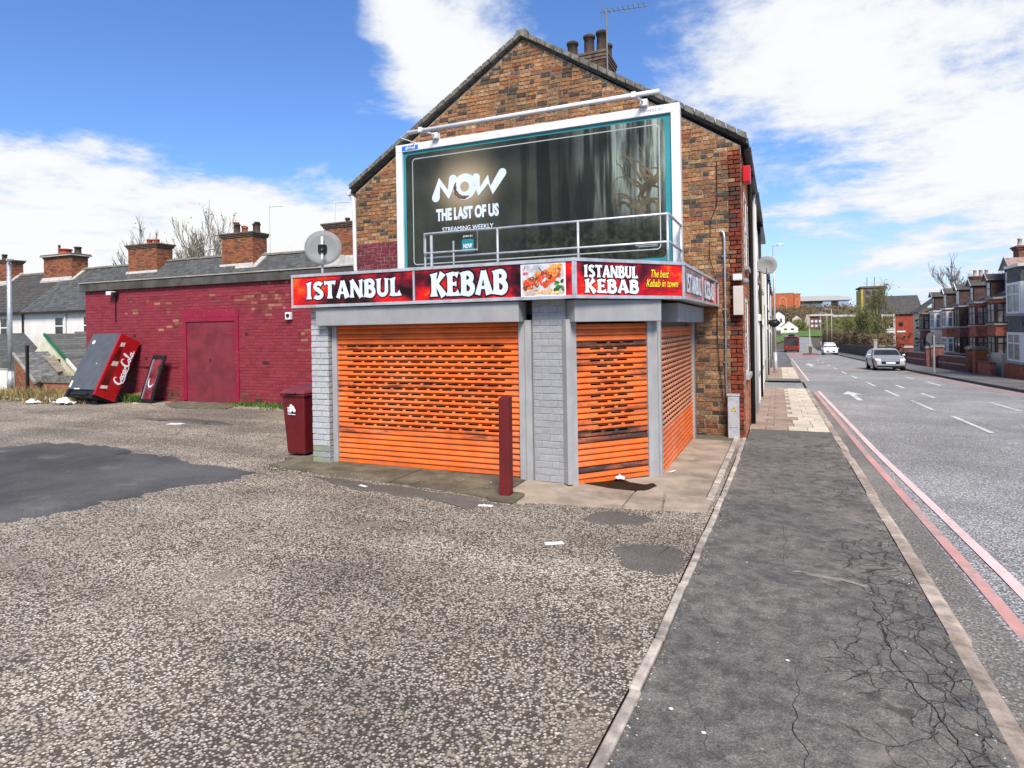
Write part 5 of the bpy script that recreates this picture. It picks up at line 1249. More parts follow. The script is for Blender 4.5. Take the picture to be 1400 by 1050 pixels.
crumple('paper_scrap', 'white scrap out on the open car park before the maroon doors', 'litter', -11.81, 9.31, .17, .02, seed=14, sq=.45, ang=.3)
crumple('plastic_bag', 'white plastic bag heaped in the dry weeds at the left', 'litter', -18.3, 10.95, .26, .30, seed=15, sq=.6, ang=.3)
crumple('paper_scrap', 'white rubbish at the far left edge of the weeds', 'litter', -19.4, 10.8, .2, .22, seed=16, sq=.5, ang=.8)
crumple('cardboard_scrap', 'pinkish cardboard scrap in the rubbish left of the vending machine', 'litter', -18.1, 11.5, .34, .2, plain('cardboard', (.42, .27, .20), .9, .15, 6), seed=17, sq=.5, ang=.5)
crumple('paper_scrap', 'pale scrap at the foot of the black cooler door', 'litter', -16.45, 11.72, .1, .03, seed=18, sq=.4)
for i, (x, y_) in enumerate(((-.35, 3.02), (-.52, 3.15), (.02, 3.85), (.3, 2.75))):
    crumple('gum_spot', ('flat white gum spot nearest the edging', 'pale gum spot left of the edging crack', 'white gum spot at the top of the long crack', 'pale gum spot beside the dark repair')[i], 'gum', x, y_, .011, .003, seed=20 + i, z=zs(y_), sq=.8, round_=True)
# scattered loose chippings and bits, uncountable
mb = MB()
for i in range(5200):
    if i < 3600: x, y_ = rnd.uniform(-5.5, -.85), rnd.uniform(1.6, 6.3)
    elif i < 4300: x, y_ = rnd.uniform(-6.6, -1.7), rnd.gauss(6.6, .25)
    else: x, y_ = rnd.uniform(-18, -6), rnd.uniform(6.5, 12.2)
    if x > edgeX(y_) - .1: continue
    if -14 < x < -6.8 and 3 < y_ < 7 : continue
    r = abs(rnd.gauss(.005, .003)) + .003; z = lot_z(x, y_) + (.018 if y_ > 6.6 and x > -6.6 else .0); a = rnd.uniform(0, 6.3)
    e1, e2 = Vector((math.cos(a) * r * 1.3, math.sin(a) * r * 1.3, 0)), Vector((-math.sin(a) * r * .8, math.cos(a) * r * .8, 0)); o = Vector((x, y_, z - r * .1)); up = Vector((rnd.uniform(-.3, .3) * r, rnd.uniform(-.3, .3) * r, r * .75))
    mb.add([o + e1, o + e2, o - e1, o - e2, o + up], [(0, 1, 4), (1, 2, 4), (2, 3, 4), (3, 0, 4)], V(rnd.choice(((.40, .35, .28), (.30, .25, .20), (.45, .41, .35), (.18, .14, .11))), rnd.uniform(.7, 1.2)))
for i in range(1500):
    y_ = rnd.uniform(2.2, 16); x = rnd.choice((1.06 + abs(rnd.gauss(0, .07)), edgeX(y_) + .04 + abs(rnd.gauss(0, .03)), rnd.uniform(-.5, .88) if rnd.random() < .35 else .89 - abs(rnd.gauss(0, .05))))
    z = zs(y_) + (-.094 if x > 1.05 else .001); r = rnd.uniform(.002, .007); a = rnd.uniform(0, 6.3); o = Vector((x, y_, z)); e1, e2 = Vector((math.cos(a) * r * 1.4, math.sin(a) * r * 1.4, 0)), Vector((-math.sin(a) * r, math.cos(a) * r, 0))
    mb.add([o + e1, o + e2, o - e1, o - e2, o + Vector((0, 0, r * .8))], [(0, 1, 4), (1, 2, 4), (2, 3, 4), (3, 0, 4)], V(rnd.choice(((.35, .30, .24), (.08, .07, .06), (.22, .18, .13), (.5, .48, .44))), rnd.uniform(.7, 1.2)))
tag(mb.build('loose_chippings', brick_mat('chipping_stone', .9, .15), kind='stuff'), 'loose stone chippings strewn over the car park and footway', 'chippings')
# ------------------------------------------------------------------ trees and weeds
def bare_tree(name, label, base, h, spread, mat, seed, depth=5, group=None, leaf=None, nleaf=0, lean=0.0, rad=None, twig=.006, crown0=.3):
    rr_ = random.Random(seed); t = thing(name, label, 'tree', base, group)
    trunk, crown, tips = MB(), MB(), []
    base = Vector(base); r0 = rad or h * .018
    def grow(p, d, l, r, k):
        pts, rs = [p], [r]; q = p
        for i in range(3):
            d = (d + Vector((rr_.uniform(-.16, .16), rr_.uniform(-.16, .16), rr_.uniform(-.02, .12)))).normalized(); q = q + d * l / 3
            pts.append(q); rs.append(max(r * (1 - .14 * (i + 1)), twig))
        (trunk if k >= depth - 1 else crown).tube(pts, rs, 6 if k >= depth - 1 else (4 if k > 1 else 3))
        if k == 0: tips.append(q); return
        for j in range(rr_.choice((2, 3, 3)) if k > 1 else rr_.choice((2, 3, 4))):
            a = rr_.uniform(0, 6.283); s = rr_.uniform(.35, .8) * spread
            nd = (d + Vector((math.cos(a) * s, math.sin(a) * s, rr_.uniform(-.05, .35)))).normalized()
            st = pts[rr_.choice((1, 2, 3, 3))]
            grow(st, nd, l * rr_.uniform(.62, .85), max(r * .55, twig), k - 1)
        tips.append(q)
    d0 = Vector((lean, 0, 1)).normalized()
    grow(base, d0, h * crown0, r0, depth)
    trunk.build('trunk', mat, t); crown.build('crown', mat, t)
    if leaf:
        lf = MB()
        for i in range(nleaf):
            p = rr_.choice(tips) + Vector((rr_.gauss(0, .35), rr_.gauss(0, .35), rr_.gauss(0, .35))); s = rr_.uniform(.05, .12)
            a = Vector((rr_.uniform(-1, 1), rr_.uniform(-1, 1), rr_.uniform(-1, 1))).normalized(); b = a.orthogonal().normalized()
            lf.add([p + a * s, p + b * s * .6, p - a * s, p - b * s * .6], [(0, 1, 2, 3)])
        lf.build('foliage', leaf, t)
    return t
def leaf_mass(name, mat, pts_fn, n_, size, seed, parent=None):
    rr_ = random.Random(seed); mb = MB()
    for i in range(n_):
        p = Vector(pts_fn(rr_)); s = size * rr_.uniform(.5, 1.3)
        a = Vector((rr_.uniform(-1, 1), rr_.uniform(-1, 1), rr_.uniform(-.4, 1))).normalized(); b = a.orthogonal().normalized()
        mb.add([p + a * s, p + b * s * .5, p - a * s, p - b * s * .5], [(0, 1, 2, 3)])
    return mb.build(name, mat, parent)
def tufts(name, label, mat, spots, n_, h, seed, wid=.012):
    rr_ = random.Random(seed); mb = MB()
    for i in range(n_):
        x, y_, s, f = rr_.choice(spots); x += rr_.gauss(0, s); y_ += rr_.gauss(0, s * .45)
        y_ = min(y_, 12.35) if x > OX0 else y_
        z = zf_w(x, y_); hh_ = h * f * rr_.uniform(.4, 1.2); a = rr_.uniform(0, 6.28); b = Vector((math.cos(a), math.sin(a), 0)) * wid
        tip = Vector((rr_.gauss(0, .5) * hh_, rr_.gauss(0, .5) * hh_, hh_)); o = Vector((x, y_, z))
        mb.add([o + b, o - b, o - b * .6 + tip * .55 + Vector((0, 0, .1 * hh_)), o + b * .6 + tip * .55 + Vector((0, 0, .1 * hh_)), o + tip], [(0, 1, 2, 3), (3, 2, 4)])
    o = mb.build(name, mat); tag(o, label, 'weeds', kind='stuff'); return o
def zf_w(x, y_): return lot_z(x, y_) if y_ < 12.4 else zground(x, y_)
tufts('dry_weeds', 'straw coloured dead weeds along the left edge of the car park', DRYG, [(-19.5, 11.4, .6, 1), (-21, 11.6, .7, 1.2), (-20.2, 12.4, .6, 1), (-22.5, 12, .8, 1), (-18.6, 11.4, .4, .7), (-24, 12.2, 1, 1), (-26, 12.6, 1.2, 1), (-16.9, 12.2, .12, .8), (-22, 13.2, 1.2, 1.2)], 3000, .30, 3)
tufts('green_weeds', 'low green weeds at the foot of the maroon wall', LEAFG, [(-16.85, 12.0, .18, 1.2), (-12.6, 12.3, .4, .5), (-11.6, 12.2, .5, .7), (-12.9, 12.25, .2, .4), (-11.0, 12.3, .4, .5), (-21.5, 12.3, .8, .9), (-19.4, 12.2, .5, 1.0), (-20.5, 11.7, .8, .8), (-10.3, 12.3, .3, .5)], 2200, .19, 4, .014)
tufts('moss_tufts', 'moss and tiny weeds along the concrete edge', plain('moss', (.045, .055, .015), .95, .4, 6), [(-6.2, 7.1, .25, 1), (-5.7, 7.22, .25, 1), (-5.2, 7.22, .3, .8), (-6.5, 6.75, .2, .8), (-2.87, 6.38, .07, 1.0), (-6.6, 7.3, .15, 1)], 1500, .022, 6, .006)

mb = MB(); rr2 = random.Random(77)
for i in range(260):
    x, y_ = rr2.gauss(-20.5, 1.7), 11.3 + abs(rr2.gauss(0, .55)); x = min(x, -17.6)
    s = rr2.uniform(.03, .17); a = rr2.uniform(0, 6.28); z = zf_w(x, y_)
    e1, e2, e3 = Vector((math.cos(a), math.sin(a), rr2.uniform(-.4, .4))) * s, Vector((-math.sin(a), math.cos(a), rr2.uniform(-.3, .3))) * s * .55, Vector((0, 0, s * rr2.uniform(.2, .6)))
    o = Vector((x, y_, z)); mb.hexa([o - e1 - e2, o + e1 - e2, o + e1 + e2, o - e1 + e2, o - e1 - e2 + e3, o + e1 - e2 + e3, o + e1 + e2 + e3, o - e1 + e2 + e3], V(rr2.choice(((.34, .14, .09), (.42, .38, .32), (.25, .2, .16), (.6, .58, .54), (.10, .09, .08))), rr2.uniform(.7, 1.2)))
tag(mb.build('rubble', brick_mat('rubble_bits', .9, .2), kind='stuff'), 'brick rubble and broken rubbish along the left edge of the car park', 'rubble')

# ------------------------------------------------------------------ left background: terrace behind the car park
LY, LE, LR, LRY = 23.0, 3.5, 6.22, 26.1
LF = Fr((0, LY, 0), (1, 0, 0))
def left_house(x0, x1, label, slate, ridge=LR, eave=LE, wins=(), band=False, pipe=None, wallm=RENDER_W):
    t = thing('terraced_house', label, 'house', ((x0 + x1) / 2, 26, -1.4), 'white terraced houses behind the car park')
    MB().box(x0 + .002, LY, -1.6, x1 - .002, 29, eave - .05).build('wall', wallm, t)
    r_ = MB()
    def sl(za, zb, ya, yb): r_.hexa([(x0, ya, za - .1), (x1, ya, za - .1), (x1, yb, zb - .1), (x0, yb, zb - .1), (x0, ya, za), (x1, ya, za), (x1, yb, zb), (x0, yb, zb)])
    sl(eave - .12, ridge, LY - .25, LRY); sl(ridge, eave, LRY, 29.3)
    r_ = r_.build('roof', slate, t)
    if band:                                            # heavy tile courses
        n_ = 15
        for i in range(n_):
            u0 = i / n_; u1 = u0 + 1 / n_
            ya, za, yb, zb = lerp(LY - .27, LRY, u0), lerp(eave - .12, ridge, u0), lerp(LY - .27, LRY, u1), lerp(eave - .12, ridge, u1)
            MB().hexa([(x0, ya, za + .005), (x1, ya, za + .005), (x1, yb, zb + .004), (x0, yb, zb + .004), (x0, ya, za + .06), (x1, ya, za + .06), (x1, yb, zb + .014), (x0, yb, zb + .014)]).build('tile_course', TILE, r_)
    n_ = max(3, int((x1 - x0) / .5))
    for i in range(n_):
        a = lerp(x0, x1, i / n_); b = lerp(x0, x1, (i + 1) / n_) - .02
        MB().prism(Fr((a, LRY, ridge), (0, 1, 0)), [(-.16, -.06), (.16, -.06), (.05, .07), (-.05, .07)], 0, b - a).build('ridge_tile', VERGE, r_)
    MB().box(x0, LY - .36, eave - .24, x1, LY - .22, eave - .13).build('gutter', PIPEB, t)
    for w in wins:
        wd = sash(t, LF, w[0], w[1], w[2], w[3], WHITE, GLASS, c=.02, t=.07)
        MB().fbox(LF, w[0] - .14, w[3] + .04, .0, w[2] + .14, w[3] + .12, .06).build('lintel', RENDER_W, t)
    if pipe is not None: MB().tube([(pipe[0], LY - .08, eave - .2), (pipe[0], LY - .08, -1.2)], .05, 6).build('downpipe', pipe[1], t)
    return t
left_house(-53.0, -49.0, 'white terraced house farthest left under dark ribbed tiles', TILE, 6.15, wins=[(-51, 1.8, -50.2, 3.1)], band=True)
left_house(-49.0, -45.0, 'white terraced house with ribbed tiles left of the twin pot chimney', TILE, 6.15, wins=[(-47, 1.8, -46.2, 3.1)], band=True)
left_house(-45.0, -42.2, 'white terraced house with ribbed tiles beneath the red pot chimney', TILE, 6.15, wins=[(-44.55, 1.8, -43.75, 3.1)], band=True)
left_house(-42.2, -40.0, 'white slate roofed house just right of the red pot chimney', SLATE, 6.22, wins=[], pipe=(-42.1, PIPEB))
left_house(-40.0, -36.8, 'white slate roofed house with a sash window left of the outbuilding', SLATE, 6.24, wins=[(-39.15, 1.9, -38.3, 3.05)], pipe=(-38.05, PIPEW))
left_house(-36.8, -33.0, 'white slate roofed house half hidden by the outbuilding corner', SLATE, 6.30, wins=[(-36.55, 1.9, -35.8, 3.05)])
left_house(-33.0, -27.2, 'slate roofed house between the two middle chimneys', SLATE, 6.32)
left_house(-27.2, -21.0, 'slate roofed house behind the outbuilding left of the dish', SLATE, 6.20)
left_house(-21.0, -17.0, 'slate roofed house behind the satellite dish', SLATE, 6.15)
CHP = [(5, (.33, .125, .06)), (3, (.27, .095, .05)), (2, (.15, .075, .05))]
def stack(label, x0, x1, zt, pots, band=None):
    t = thing('chimney_stack', label, 'chimney', ((x0 + x1) / 2, LRY, 5.0), 'chimneys of the left terrace')
    c_ = chimney(t, x0, x1, LRY - .75, LRY + .3, 4.9, zt, pots, pal=CHP, course=.085, rim=.14)
    MB().hexa([(x0 - .15, LRY - .95, 5.25), (x1 + .05, LRY - .95, 5.25), (x1 + .05, LRY - .76, 5.62), (x0 - .15, LRY - .76, 5.62), (x0 - .15, LRY - .95, 5.36), (x1 + .05, LRY - .95, 5.36), (x1 + .05, LRY - .76, 5.72), (x0 - .15, LRY - .76, 5.72)]).build('flashing', LEAD, t)
    MB().hexa([(x1 + .01, LRY - .9, 5.3), (x1 + .4, LRY - .9, 5.38), (x1 + .4, LRY + .1, 6.28), (x1 + .01, LRY + .1, 6.2), (x1 + .01, LRY - .9, 5.46), (x1 + .4, LRY - .9, 5.5), (x1 + .4, LRY + .1, 6.33), (x1 + .01, LRY + .1, 6.33)]).build('flashing', LEAD, t)
    if band: MB().box(x0 - .18, LRY - .93, zt + .1, x1 + .18, LRY + .48, zt + .16).build('white_band', LEAD, c_)
stack('brick chimney at the far left edge behind the lamp column', -50.2, -48.3, 6.95, [(-49.9, LRY, .16, .5, POTG)])
stack('brick chimney with white bands and a squat red pot', -44.2, -41.35, 6.95, [(-43.8, LRY, .07, .75, POTG), (-43.0, LRY - .1, .36, .42, plain('red_pot', (.40, .07, .04), .8, .1, 5)), (-41.9, LRY, .2, .5, POTG)], True)
stack('brick chimney with two short red pots', -36.0, -33.5, 7.05, [(-35.1, LRY, .16, .40, plain('red_pot_b', (.42, .08, .05), .8, .1, 5)), (-34.5, LRY, .16, .36, plain('red_pot_c', (.42, .09, .05), .8, .1, 5))])
stack('tall brick chimney crowded with dark pots before the bare tree', -28.3, -26.05, 7.15, [(-28.0, LRY, .15, .75, POT), (-27.7, LRY - .2, .15, .6, POTG), (-27.4, LRY, .14, .5, POT), (-27.1, LRY - .2, .12, .4, plain('red_pot_d', (.36, .1, .06), .8, .1, 5)), (-26.5, LRY, .2, .55, POTG), (-26.25, LRY - .2, .14, .6, POTG)])
stack('brick chimney seen behind the satellite dish', -21.2, -19.4, 7.15, [(-20.3, LRY, .12, .35, POTG), (-19.7, LRY, .13, .4, POT)])
for x, z, lab in ((-25.9, 9.0, 'thin aerial beside the tall crowded chimney'), (-21.4, 8.8, 'thin aerial beside the chimney behind the dish')):
    t = thing('tv_aerial', lab, 'aerial', (x, LRY + .4, 6))
    MB().cyl((x, LRY + .35, 6), (x, LRY + .35, z), .03, n=5).build('pole', PIPEW, t); MB().cyl((x - .1, LRY + .35, z - .1), (x + 1.0, LRY + .35, z - .15), .02, n=4).build('boom', PIPEW, t)
    for i in range(6): MB().cyl((x + .1 + i * .16, LRY + .35, z - .28), (x + .1 + i * .16, LRY + .35, z + .04), .012, n=4).build('element', PIPEW, t)
for i, (x, y_, h, lab) in enumerate(((-52, 39, 12.2, 'bare tree behind the slate roofs, leftmost of the four'), (-48.2, 38, 13.6, 'bare budding tree behind the slate roofs, second from the left'), (-45, 39, 14.0, 'bare budding tree behind the slate roofs, third from the left'), (-42, 38, 13.2, 'bare tree rising just left of the tall crowded chimney'))):
    bare_tree('bare_tree', lab, (x, y_, -1.5), h, .5, plain('pale_bark%d' % i, (.20, .17, .13), .95, .3, 3), 40 + i, 6, 'trees behind the terrace', plain('bud%d' % i, (.22, .19, .07), .9, .3, 3), 130, twig=.013, crown0=.33)

# back-yard sheds and walls
def shed(name, label, cat, loc): return thing(name, label, cat, loc)
def PX(*q): return q
def slope(pts, th, mat, par, nm='roof'):
    n_ = len(pts); up = [Vector(p) for p in pts]; dn = [p - Vector((0, 0, th)) for p in up]
    return MB().add(dn + up, [tuple(range(n_))[::-1], tuple(range(n_, 2 * n_))] + [(i, (i + 1) % n_, n_ + (i + 1) % n_, n_ + i) for i in range(n_)]).build(nm, mat, par)
SLATE_M = slate_mat('mossy_slate', (.15, .145, .13), .10, .3, .4, .4)
SLATE_D = slate_mat('dark_mossy_slate', (.085, .088, .078), .12, .3, .4, .5)
s1 = shed('slate_shed', 'dark slate roof with sloping right edge behind the lamp column', 'shed', (-38, 20, -.9))
slope([(-36.4, 17.8, .42), (-32.25, 17.8, .46), (-33.03, 18.6, 1.38)], .08, SLATE_D, s1); slope([(-46, 17.8, .40), (-36.41, 17.8, .42), (-33.04, 18.6, 1.39), (-40.29, 22, 2.13), (-48, 22, 2.05)], .08, SLATE_D, s1)
MB().box(-46, 17.95, -1.0, -32.6, 21.5, .34).build('wall', BRFLAT, s1)
s2 = shed('green_trimmed_shed', 'pale gabled shed with a green bargeboard', 'shed', (-31, 18.2, -.7))
G2 = Fr((0, 17.6, 0), (1, 0, 0))
MB().prism(G2, [(-32.3, -.8), (-28.4, -.8), (-28.4, .42), (-30.43, 1.96), (-32.3, .60)], -1.6, 0).build('wall', plain('pale_green_render', (.62, .61, .46), .9, .12, 3, dirt=.5, dirtc=(.40, .40, .26)), s2)
slope([(-30.43, 17.5, 2.03), (-28.1, 17.5, .30), (-28.1, 19.4, .30), (-30.43, 19.4, 2.03)], .06, SLATE_M, s2)
slope([(-32.4, 17.75, .62), (-30.44, 17.75, 2.03), (-30.44, 19.4, 2.03), (-32.4, 19.4, .62)], .05, SLATE_M, s2)
slope([(-30.45, 17.40, 2.06), (-28.9, 17.40, .93), (-28.9, 17.49, .93), (-30.45, 17.49, 2.06)], .13, plain('green_paint', (.02, .135, .05), .5, .1, 3), s2, 'bargeboard')
slope([(-28.89, 17.40, .92), (-28.1, 17.40, .33), (-28.1, 17.49, .33), (-28.89, 17.49, .92)], .13, RENDER_W, s2, 'bargeboard')
MB().box(-29.75, 17.56, .72, -29.58, 17.595, .88).build('vent', BLACK, s2)
s3 = shed('brick_privy', 'small brick outhouse under a mossy slate lean-to roof', 'shed', (-30, 16.4, -.6))
A3, B3, C3, D3 = (-31.86, 17.0, 1.20), (-29.94, 17.3, 1.25), (-26.59, 15.9, .48), (-28.15, 15.8, .07)
slope([D3, C3, B3, A3], .07, SLATE_M, s3)
MB().add([(-31.80, 16.98, 1.10), (-31.80, 16.98, -.9), (-28.2, 15.84, -.9), (-28.2, 15.84, .0)], [(0, 1, 2, 3)]).build('wall', MORTD, s3)
sf_ = Fr((-31.80, 16.97, 0), (3.6, -1.14, 0)); sl3 = Vector((3.6, -1.14)).length
mb = MB()
for q in lay(sf_, -.6, 1.0, lambda a_, b_: (0.05, max(.1, sl3 * (1.06 - b_) / 1.12 - .1)), lambda a_, b_: pick([(4, (.33, .13, .065)), (2, (.22, .09, .05))]), headers=0): one_brick(mb, sf_, *q)
mb.build('brickwork', BRF, s3, kind='stuff')
mb = MB(); e_ = Vector((.0, -.05, 0)); mb.hexa([Vector(A3) + e_ * 2 - Vector((0, 0, .1)), Vector(D3) + e_ * 2 - Vector((0, 0, .1)), Vector(D3) + e_ * .2 - Vector((0, 0, .1)), Vector(A3) + e_ * .2 - Vector((0, 0, .1)), Vector(A3) + e_ * 2, Vector(D3) + e_ * 2, Vector(D3) + e_ * .2, Vector(A3) + e_ * .2]); mb.build('bargeboard', COPE, s3)
slope([(-28.95, 16.55, 1.04), (-26.65, 15.72, .50), (-26.45, 15.9, .56), (-28.6, 16.75, 1.12)], .05, plain('weathered_board', (.24, .20, .14), .9, .3, 4), s3, 'loose_board')
bp_ = tag(MB().box(-31.6, 19.6, -1.0, -30.6, 20.0, 1.95).build('brick_pier', BRFLAT), 'brick pier between the yard roofs and the outbuilding', 'pier')
MB().prism(Fr((0, 19.55, 0), (1, 0, 0)), [(-31.75, 1.96), (-30.4, 1.75), (-30.4, 1.86), (-31.75, 2.12)], -.5, 0).build('pier_cap', VERGE, bp_)
lw = thing('white_yard_wall', 'low white painted yard wall at the left edge behind the lamp column', 'wall', (-35, 17.2, -.7))
MB().box(-42, 17.15, -.9, -31.93, 17.35, .40).build('panel', RENDER_W, lw); MB().box(-42, 17.12, .403, -31.9, 17.38, .45).build('coping', COPE, lw)
bw = tag(MB().box(-26.3, 15.0, -.9, -24.5, 15.2, .115).build('brick_wall', BRFLAT), 'low broken brick wall behind the weeds', 'wall'); MB().box(-26.35, 14.95, .12, -24.5, 15.25, .38).build('coping', VERGE, bw)
fp = thing('fence_post', 'thin dark metal post standing in the weeds before the sheds', 'post', (-25.5, 14.0, -.3))
MB().box(-25.56, 13.98, -.5, -25.46, 14.06, 1.55).build('shaft', PIPEB, fp); MB().box(-25.58, 13.96, 1.55, -25.44, 14.08, 1.58).build('cap', PIPEB, fp)
lp = thing('lamp_column', 'pale grey street lamp column at the far left', 'street lamp', (-32.18, 17, -.35), 'street lamps')
MB().cyl((-32.18, 17, -.5), (-32.18, 17, .35), .15, .14, 10).build('base', GALV, lp, True); MB().cyl((-32.18, 17, .35), (-32.18, 17, 5.3), .11, .085, 10).build('column', GALV, lp, True)
MB().tube([(-32.18, 17, 5.25), (-31.9, 16.8, 5.35), (-31.2, 16.5, 5.33)], .045, 6).build('bracket', GALV, lp); MB().hexa([(-31.3, 16.42, 5.27), (-30.5, 16.05, 5.27), (-30.4, 16.25, 5.27), (-31.2, 16.62, 5.27), (-31.3, 16.42, 5.36), (-30.5, 16.05, 5.31), (-30.4, 16.25, 5.31), (-31.2, 16.62, 5.36)]).build('lantern', PIPEW, lp)

# ------------------------------------------------------------------ right hand row of houses
HX, BX = 15.2, 14.35
def zr(y): return zs(y) + .0
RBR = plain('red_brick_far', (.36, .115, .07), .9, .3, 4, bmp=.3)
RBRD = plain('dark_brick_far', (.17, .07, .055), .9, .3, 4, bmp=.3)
DORM = plain('dark_hung_tile', (.075, .045, .038), .85, .3, 4)
SHING = plain('grey_hung_tile', (.10, .115, .11), .8, .35, 5)
def bay_house(y0, y1, label, frame, spand, ystart=None, glass=GLASS_N, dorm=True, hx=HX, bx=BX, tile=TILE, dormroof=TILE, big=False, eave=4.75, ridge=7.4, wall=RBR, gap=(.55, 3.55)):
    z = zr((y0 + y1) / 2); t = thing('bay_house', label, 'house', (hx + 3, (y0 + y1) / 2, z), 'bay fronted houses across the road')
    MB().box(hx, y0 + .003, z - .6, hx + 8, y1 - .003, z + eave).build('wall', wall, t)
    r_ = MB(); r_.hexa([(hx - .35, y0, z + eave - .1), (hx - .35, y1, z + eave - .1), (hx + 4, y1, z + ridge - .1), (hx + 4, y0, z + ridge - .1), (hx - .35, y0, z + eave), (hx - .35, y1, z + eave), (hx + 4, y1, z + ridge), (hx + 4, y0, z + ridge)])
    r_.hexa([(hx + 4, y0, z + ridge - .1), (hx + 4, y1, z + ridge - .1), (hx + 8.3, y1, z + eave), (hx + 8.3, y0, z + eave), (hx + 4, y0, z + ridge), (hx + 4, y1, z + ridge), (hx + 8.3, y1, z + eave + .1), (hx + 8.3, y0, z + eave + .1)])
    r_.build('roof', tile, t)
    MB().box(hx - .45, y0, z + eave - .14, hx - .33, y1, z + eave - .02).build('gutter', PIPEB, t)
    # canted two storey bay: three faces
    b0, b1 = y0 + gap[0], y0 + gap[1]; c_ = .55
    Fm = Fr((bx, b1 - c_, 0), (0, -1, 0)); Fa = Fr((bx, b0 + c_, 0), (hx - bx, -c_, 0)); Fb = Fr((hx, b1, 0), (bx - hx, -c_, 0))
    L_ = [(Fb, math.hypot(hx - bx, c_)), (Fm, b1 - b0 - 2 * c_), (Fa, math.hypot(hx - bx, c_))]
    body = MB().prism(Fr((0, 0, 0), (1, 0, 0), (0, 1, 0)), [(hx + .1, b0), (hx + .1, b1), (hx, b1), (bx, b1 - c_), (bx, b0 + c_), (hx, b0)], z - .6, z + eave - .1).build('bay', spand, t)
    MB().prism(Fr((0, 0, 0), (1, 0, 0), (0, 1, 0)), [(hx + .1, b0 - .1), (hx + .1, b1 + .1), (hx, b1 + .1), (bx - .12, b1 - c_ + .06), (bx - .12, b0 + c_ - .06), (hx, b0 - .1)], z + eave - .095, z + eave + .04).build('bay_cornice', frame if frame is WHITE else COPE, t)
    for fr, l in L_:
        for (v0, v1) in ((.75, 2.15), (3.05, 4.55)):
            w = MB()
            w.fbox(fr, .0, z + v0, .0, .16, z + v1, .05); w.fbox(fr, l - .16, z + v0, 0, l - .0, z + v1, .05); w.fbox(fr, l / 2 - .04, z + v0 + .1, 0, l / 2 + .04, z + v1 - .12, .048); w.fbox(fr, .16, z + v0, 0, l - .16, z + v0 + .1, .05); w.fbox(fr, .16, z + v1 - .12, 0, l - .16, z + v1, .05)
            w.fbox(fr, .16, z + lerp(v0, v1, .6), 0, l - .16, z + lerp(v0, v1, .6) + .07, .045)
            w = w.build('window', frame, t); MB().fbox(fr, .15, z + v0 + .09, -.02, l - .15, z + v1 - .11, .02).build('pane', glass, w)
            MB().fbox(fr, -.03, z + v0 - .12, 0, l + .03, z + v0 - .005, .09).build('sill', COPE, w)
    df = Fr((hx, y1 - .25, 0), (0, -1, 0)); dl = y1 - .25 - b1 - .1
    if dl > .6:
        MB().fbox(df, 0, z - .1, .0, dl, z + 2.25, .03).build('door', DARKWOOD, t); sash(t, df, .05, z + 3.2, dl - .05, z + 4.5, frame, glass, c=.05)
    if dorm:
        dw = 1.3 if not big else 2.0; m_ = (b0 + b1) / 2; zd = z + eave + .35; dh = 1.35 if not big else 1.7; x0 = hx + .25
        dz_ = t
        MB().box(x0, m_ - dw / 2, zd - .5, x0 + 3, m_ + dw / 2, zd + dh).build('dormer', DORM, t)
        F_ = Fr((x0, m_ + dw / 2, 0), (0, -1, 0)); sash(t, F_, .18, zd + .1, dw - .18, zd + dh - .1, WHITE if frame is WHITE else frame, GLASS, c=.04)
        F2 = Fr((x0 - .15, 0, 0), (0, -1, 0))
        MB().prism(F2, [(-m_ - dw / 2 - .2, zd + dh), (-m_ + dw / 2 + .2, zd + dh), (-m_, zd + dh + dw * .42)], -3.3, .12).build('dormer_roof', dormroof, t)
        for s in (-1, 1):
            MB().prism(F2, [(-m_ + s * (dw / 2 + .24), zd + dh - .03), (-m_ + s * (dw / 2 + .1), zd + dh - .03), (-m_, zd + dh + dw * .42 - .02), (-m_, zd + dh + dw * .42 + .1)][::s], .121, .18).build('bargeboard', WHITE if frame is WHITE else COPE, t)
    MB().tube([(hx - .1, y0 + .15, z + eave - .1), (hx - .1, y0 + .15, z)], .05, 5).build('downpipe', rnd.choice((PIPEB, PIPEW)), t)
    return t
bay_house(53.6, 58.4, 'bay house with dark brown frames and pinkish dormer, nearest of the set back row', DARKWOOD, RBR, dormroof=TILEP, big=True, eave=4.9)
bay_house(58.4, 63.0, 'bay house with maroon window frames, second of the set back row', MAROONF, RBR, eave=4.85)
bay_house(63.0, 67.6, 'dark brick bay house with dark frames, third of the set back row', DARKWOOD, RBRD, glass=GLASS, eave=4.8)  # bay in the darker brick, with plain dark panes
bay_house(67.6, 72.4, 'bay house with white frames over red brick aprons', WHITE, RBR, eave=4.8)
bay_house(72.4, 77.6, 'bay house with white frames over white aprons', WHITE, RENDER_W, eave=4.8)
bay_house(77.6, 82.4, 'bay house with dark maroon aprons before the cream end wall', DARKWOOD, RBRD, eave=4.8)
gw = thing('painted_end_house', 'cream end house with a black and white mural', 'house', (17, 85, -2))
MB().box(14.8, 82.405, -3, 20, 87, 2.9).build('wall', RENDER_C, gw); MB().hexa([(14.5, 82.4, 2.9), (14.5, 87.2, 2.9), (17.5, 87.2, 5.2), (17.5, 82.4, 5.2), (14.5, 82.4, 3.0), (14.5, 87.2, 3.0), (17.5, 87.2, 5.3), (17.5, 82.4, 5.3)]).build('roof', TILE, gw)
mu = Fr((14.795, 87, 0), (0, -1, 0))
for i in range(9): MB().prism(mu, [(lerp(.3, 3.8, rnd.random()) + dx, lerp(-1.5, 2.3, i / 9) + dz) for dx, dz in ((0, 0), (.5, .1), (.6, .35), (.1, .3))], .002, .01).build('mural_mark', BLACK_PR, gw)
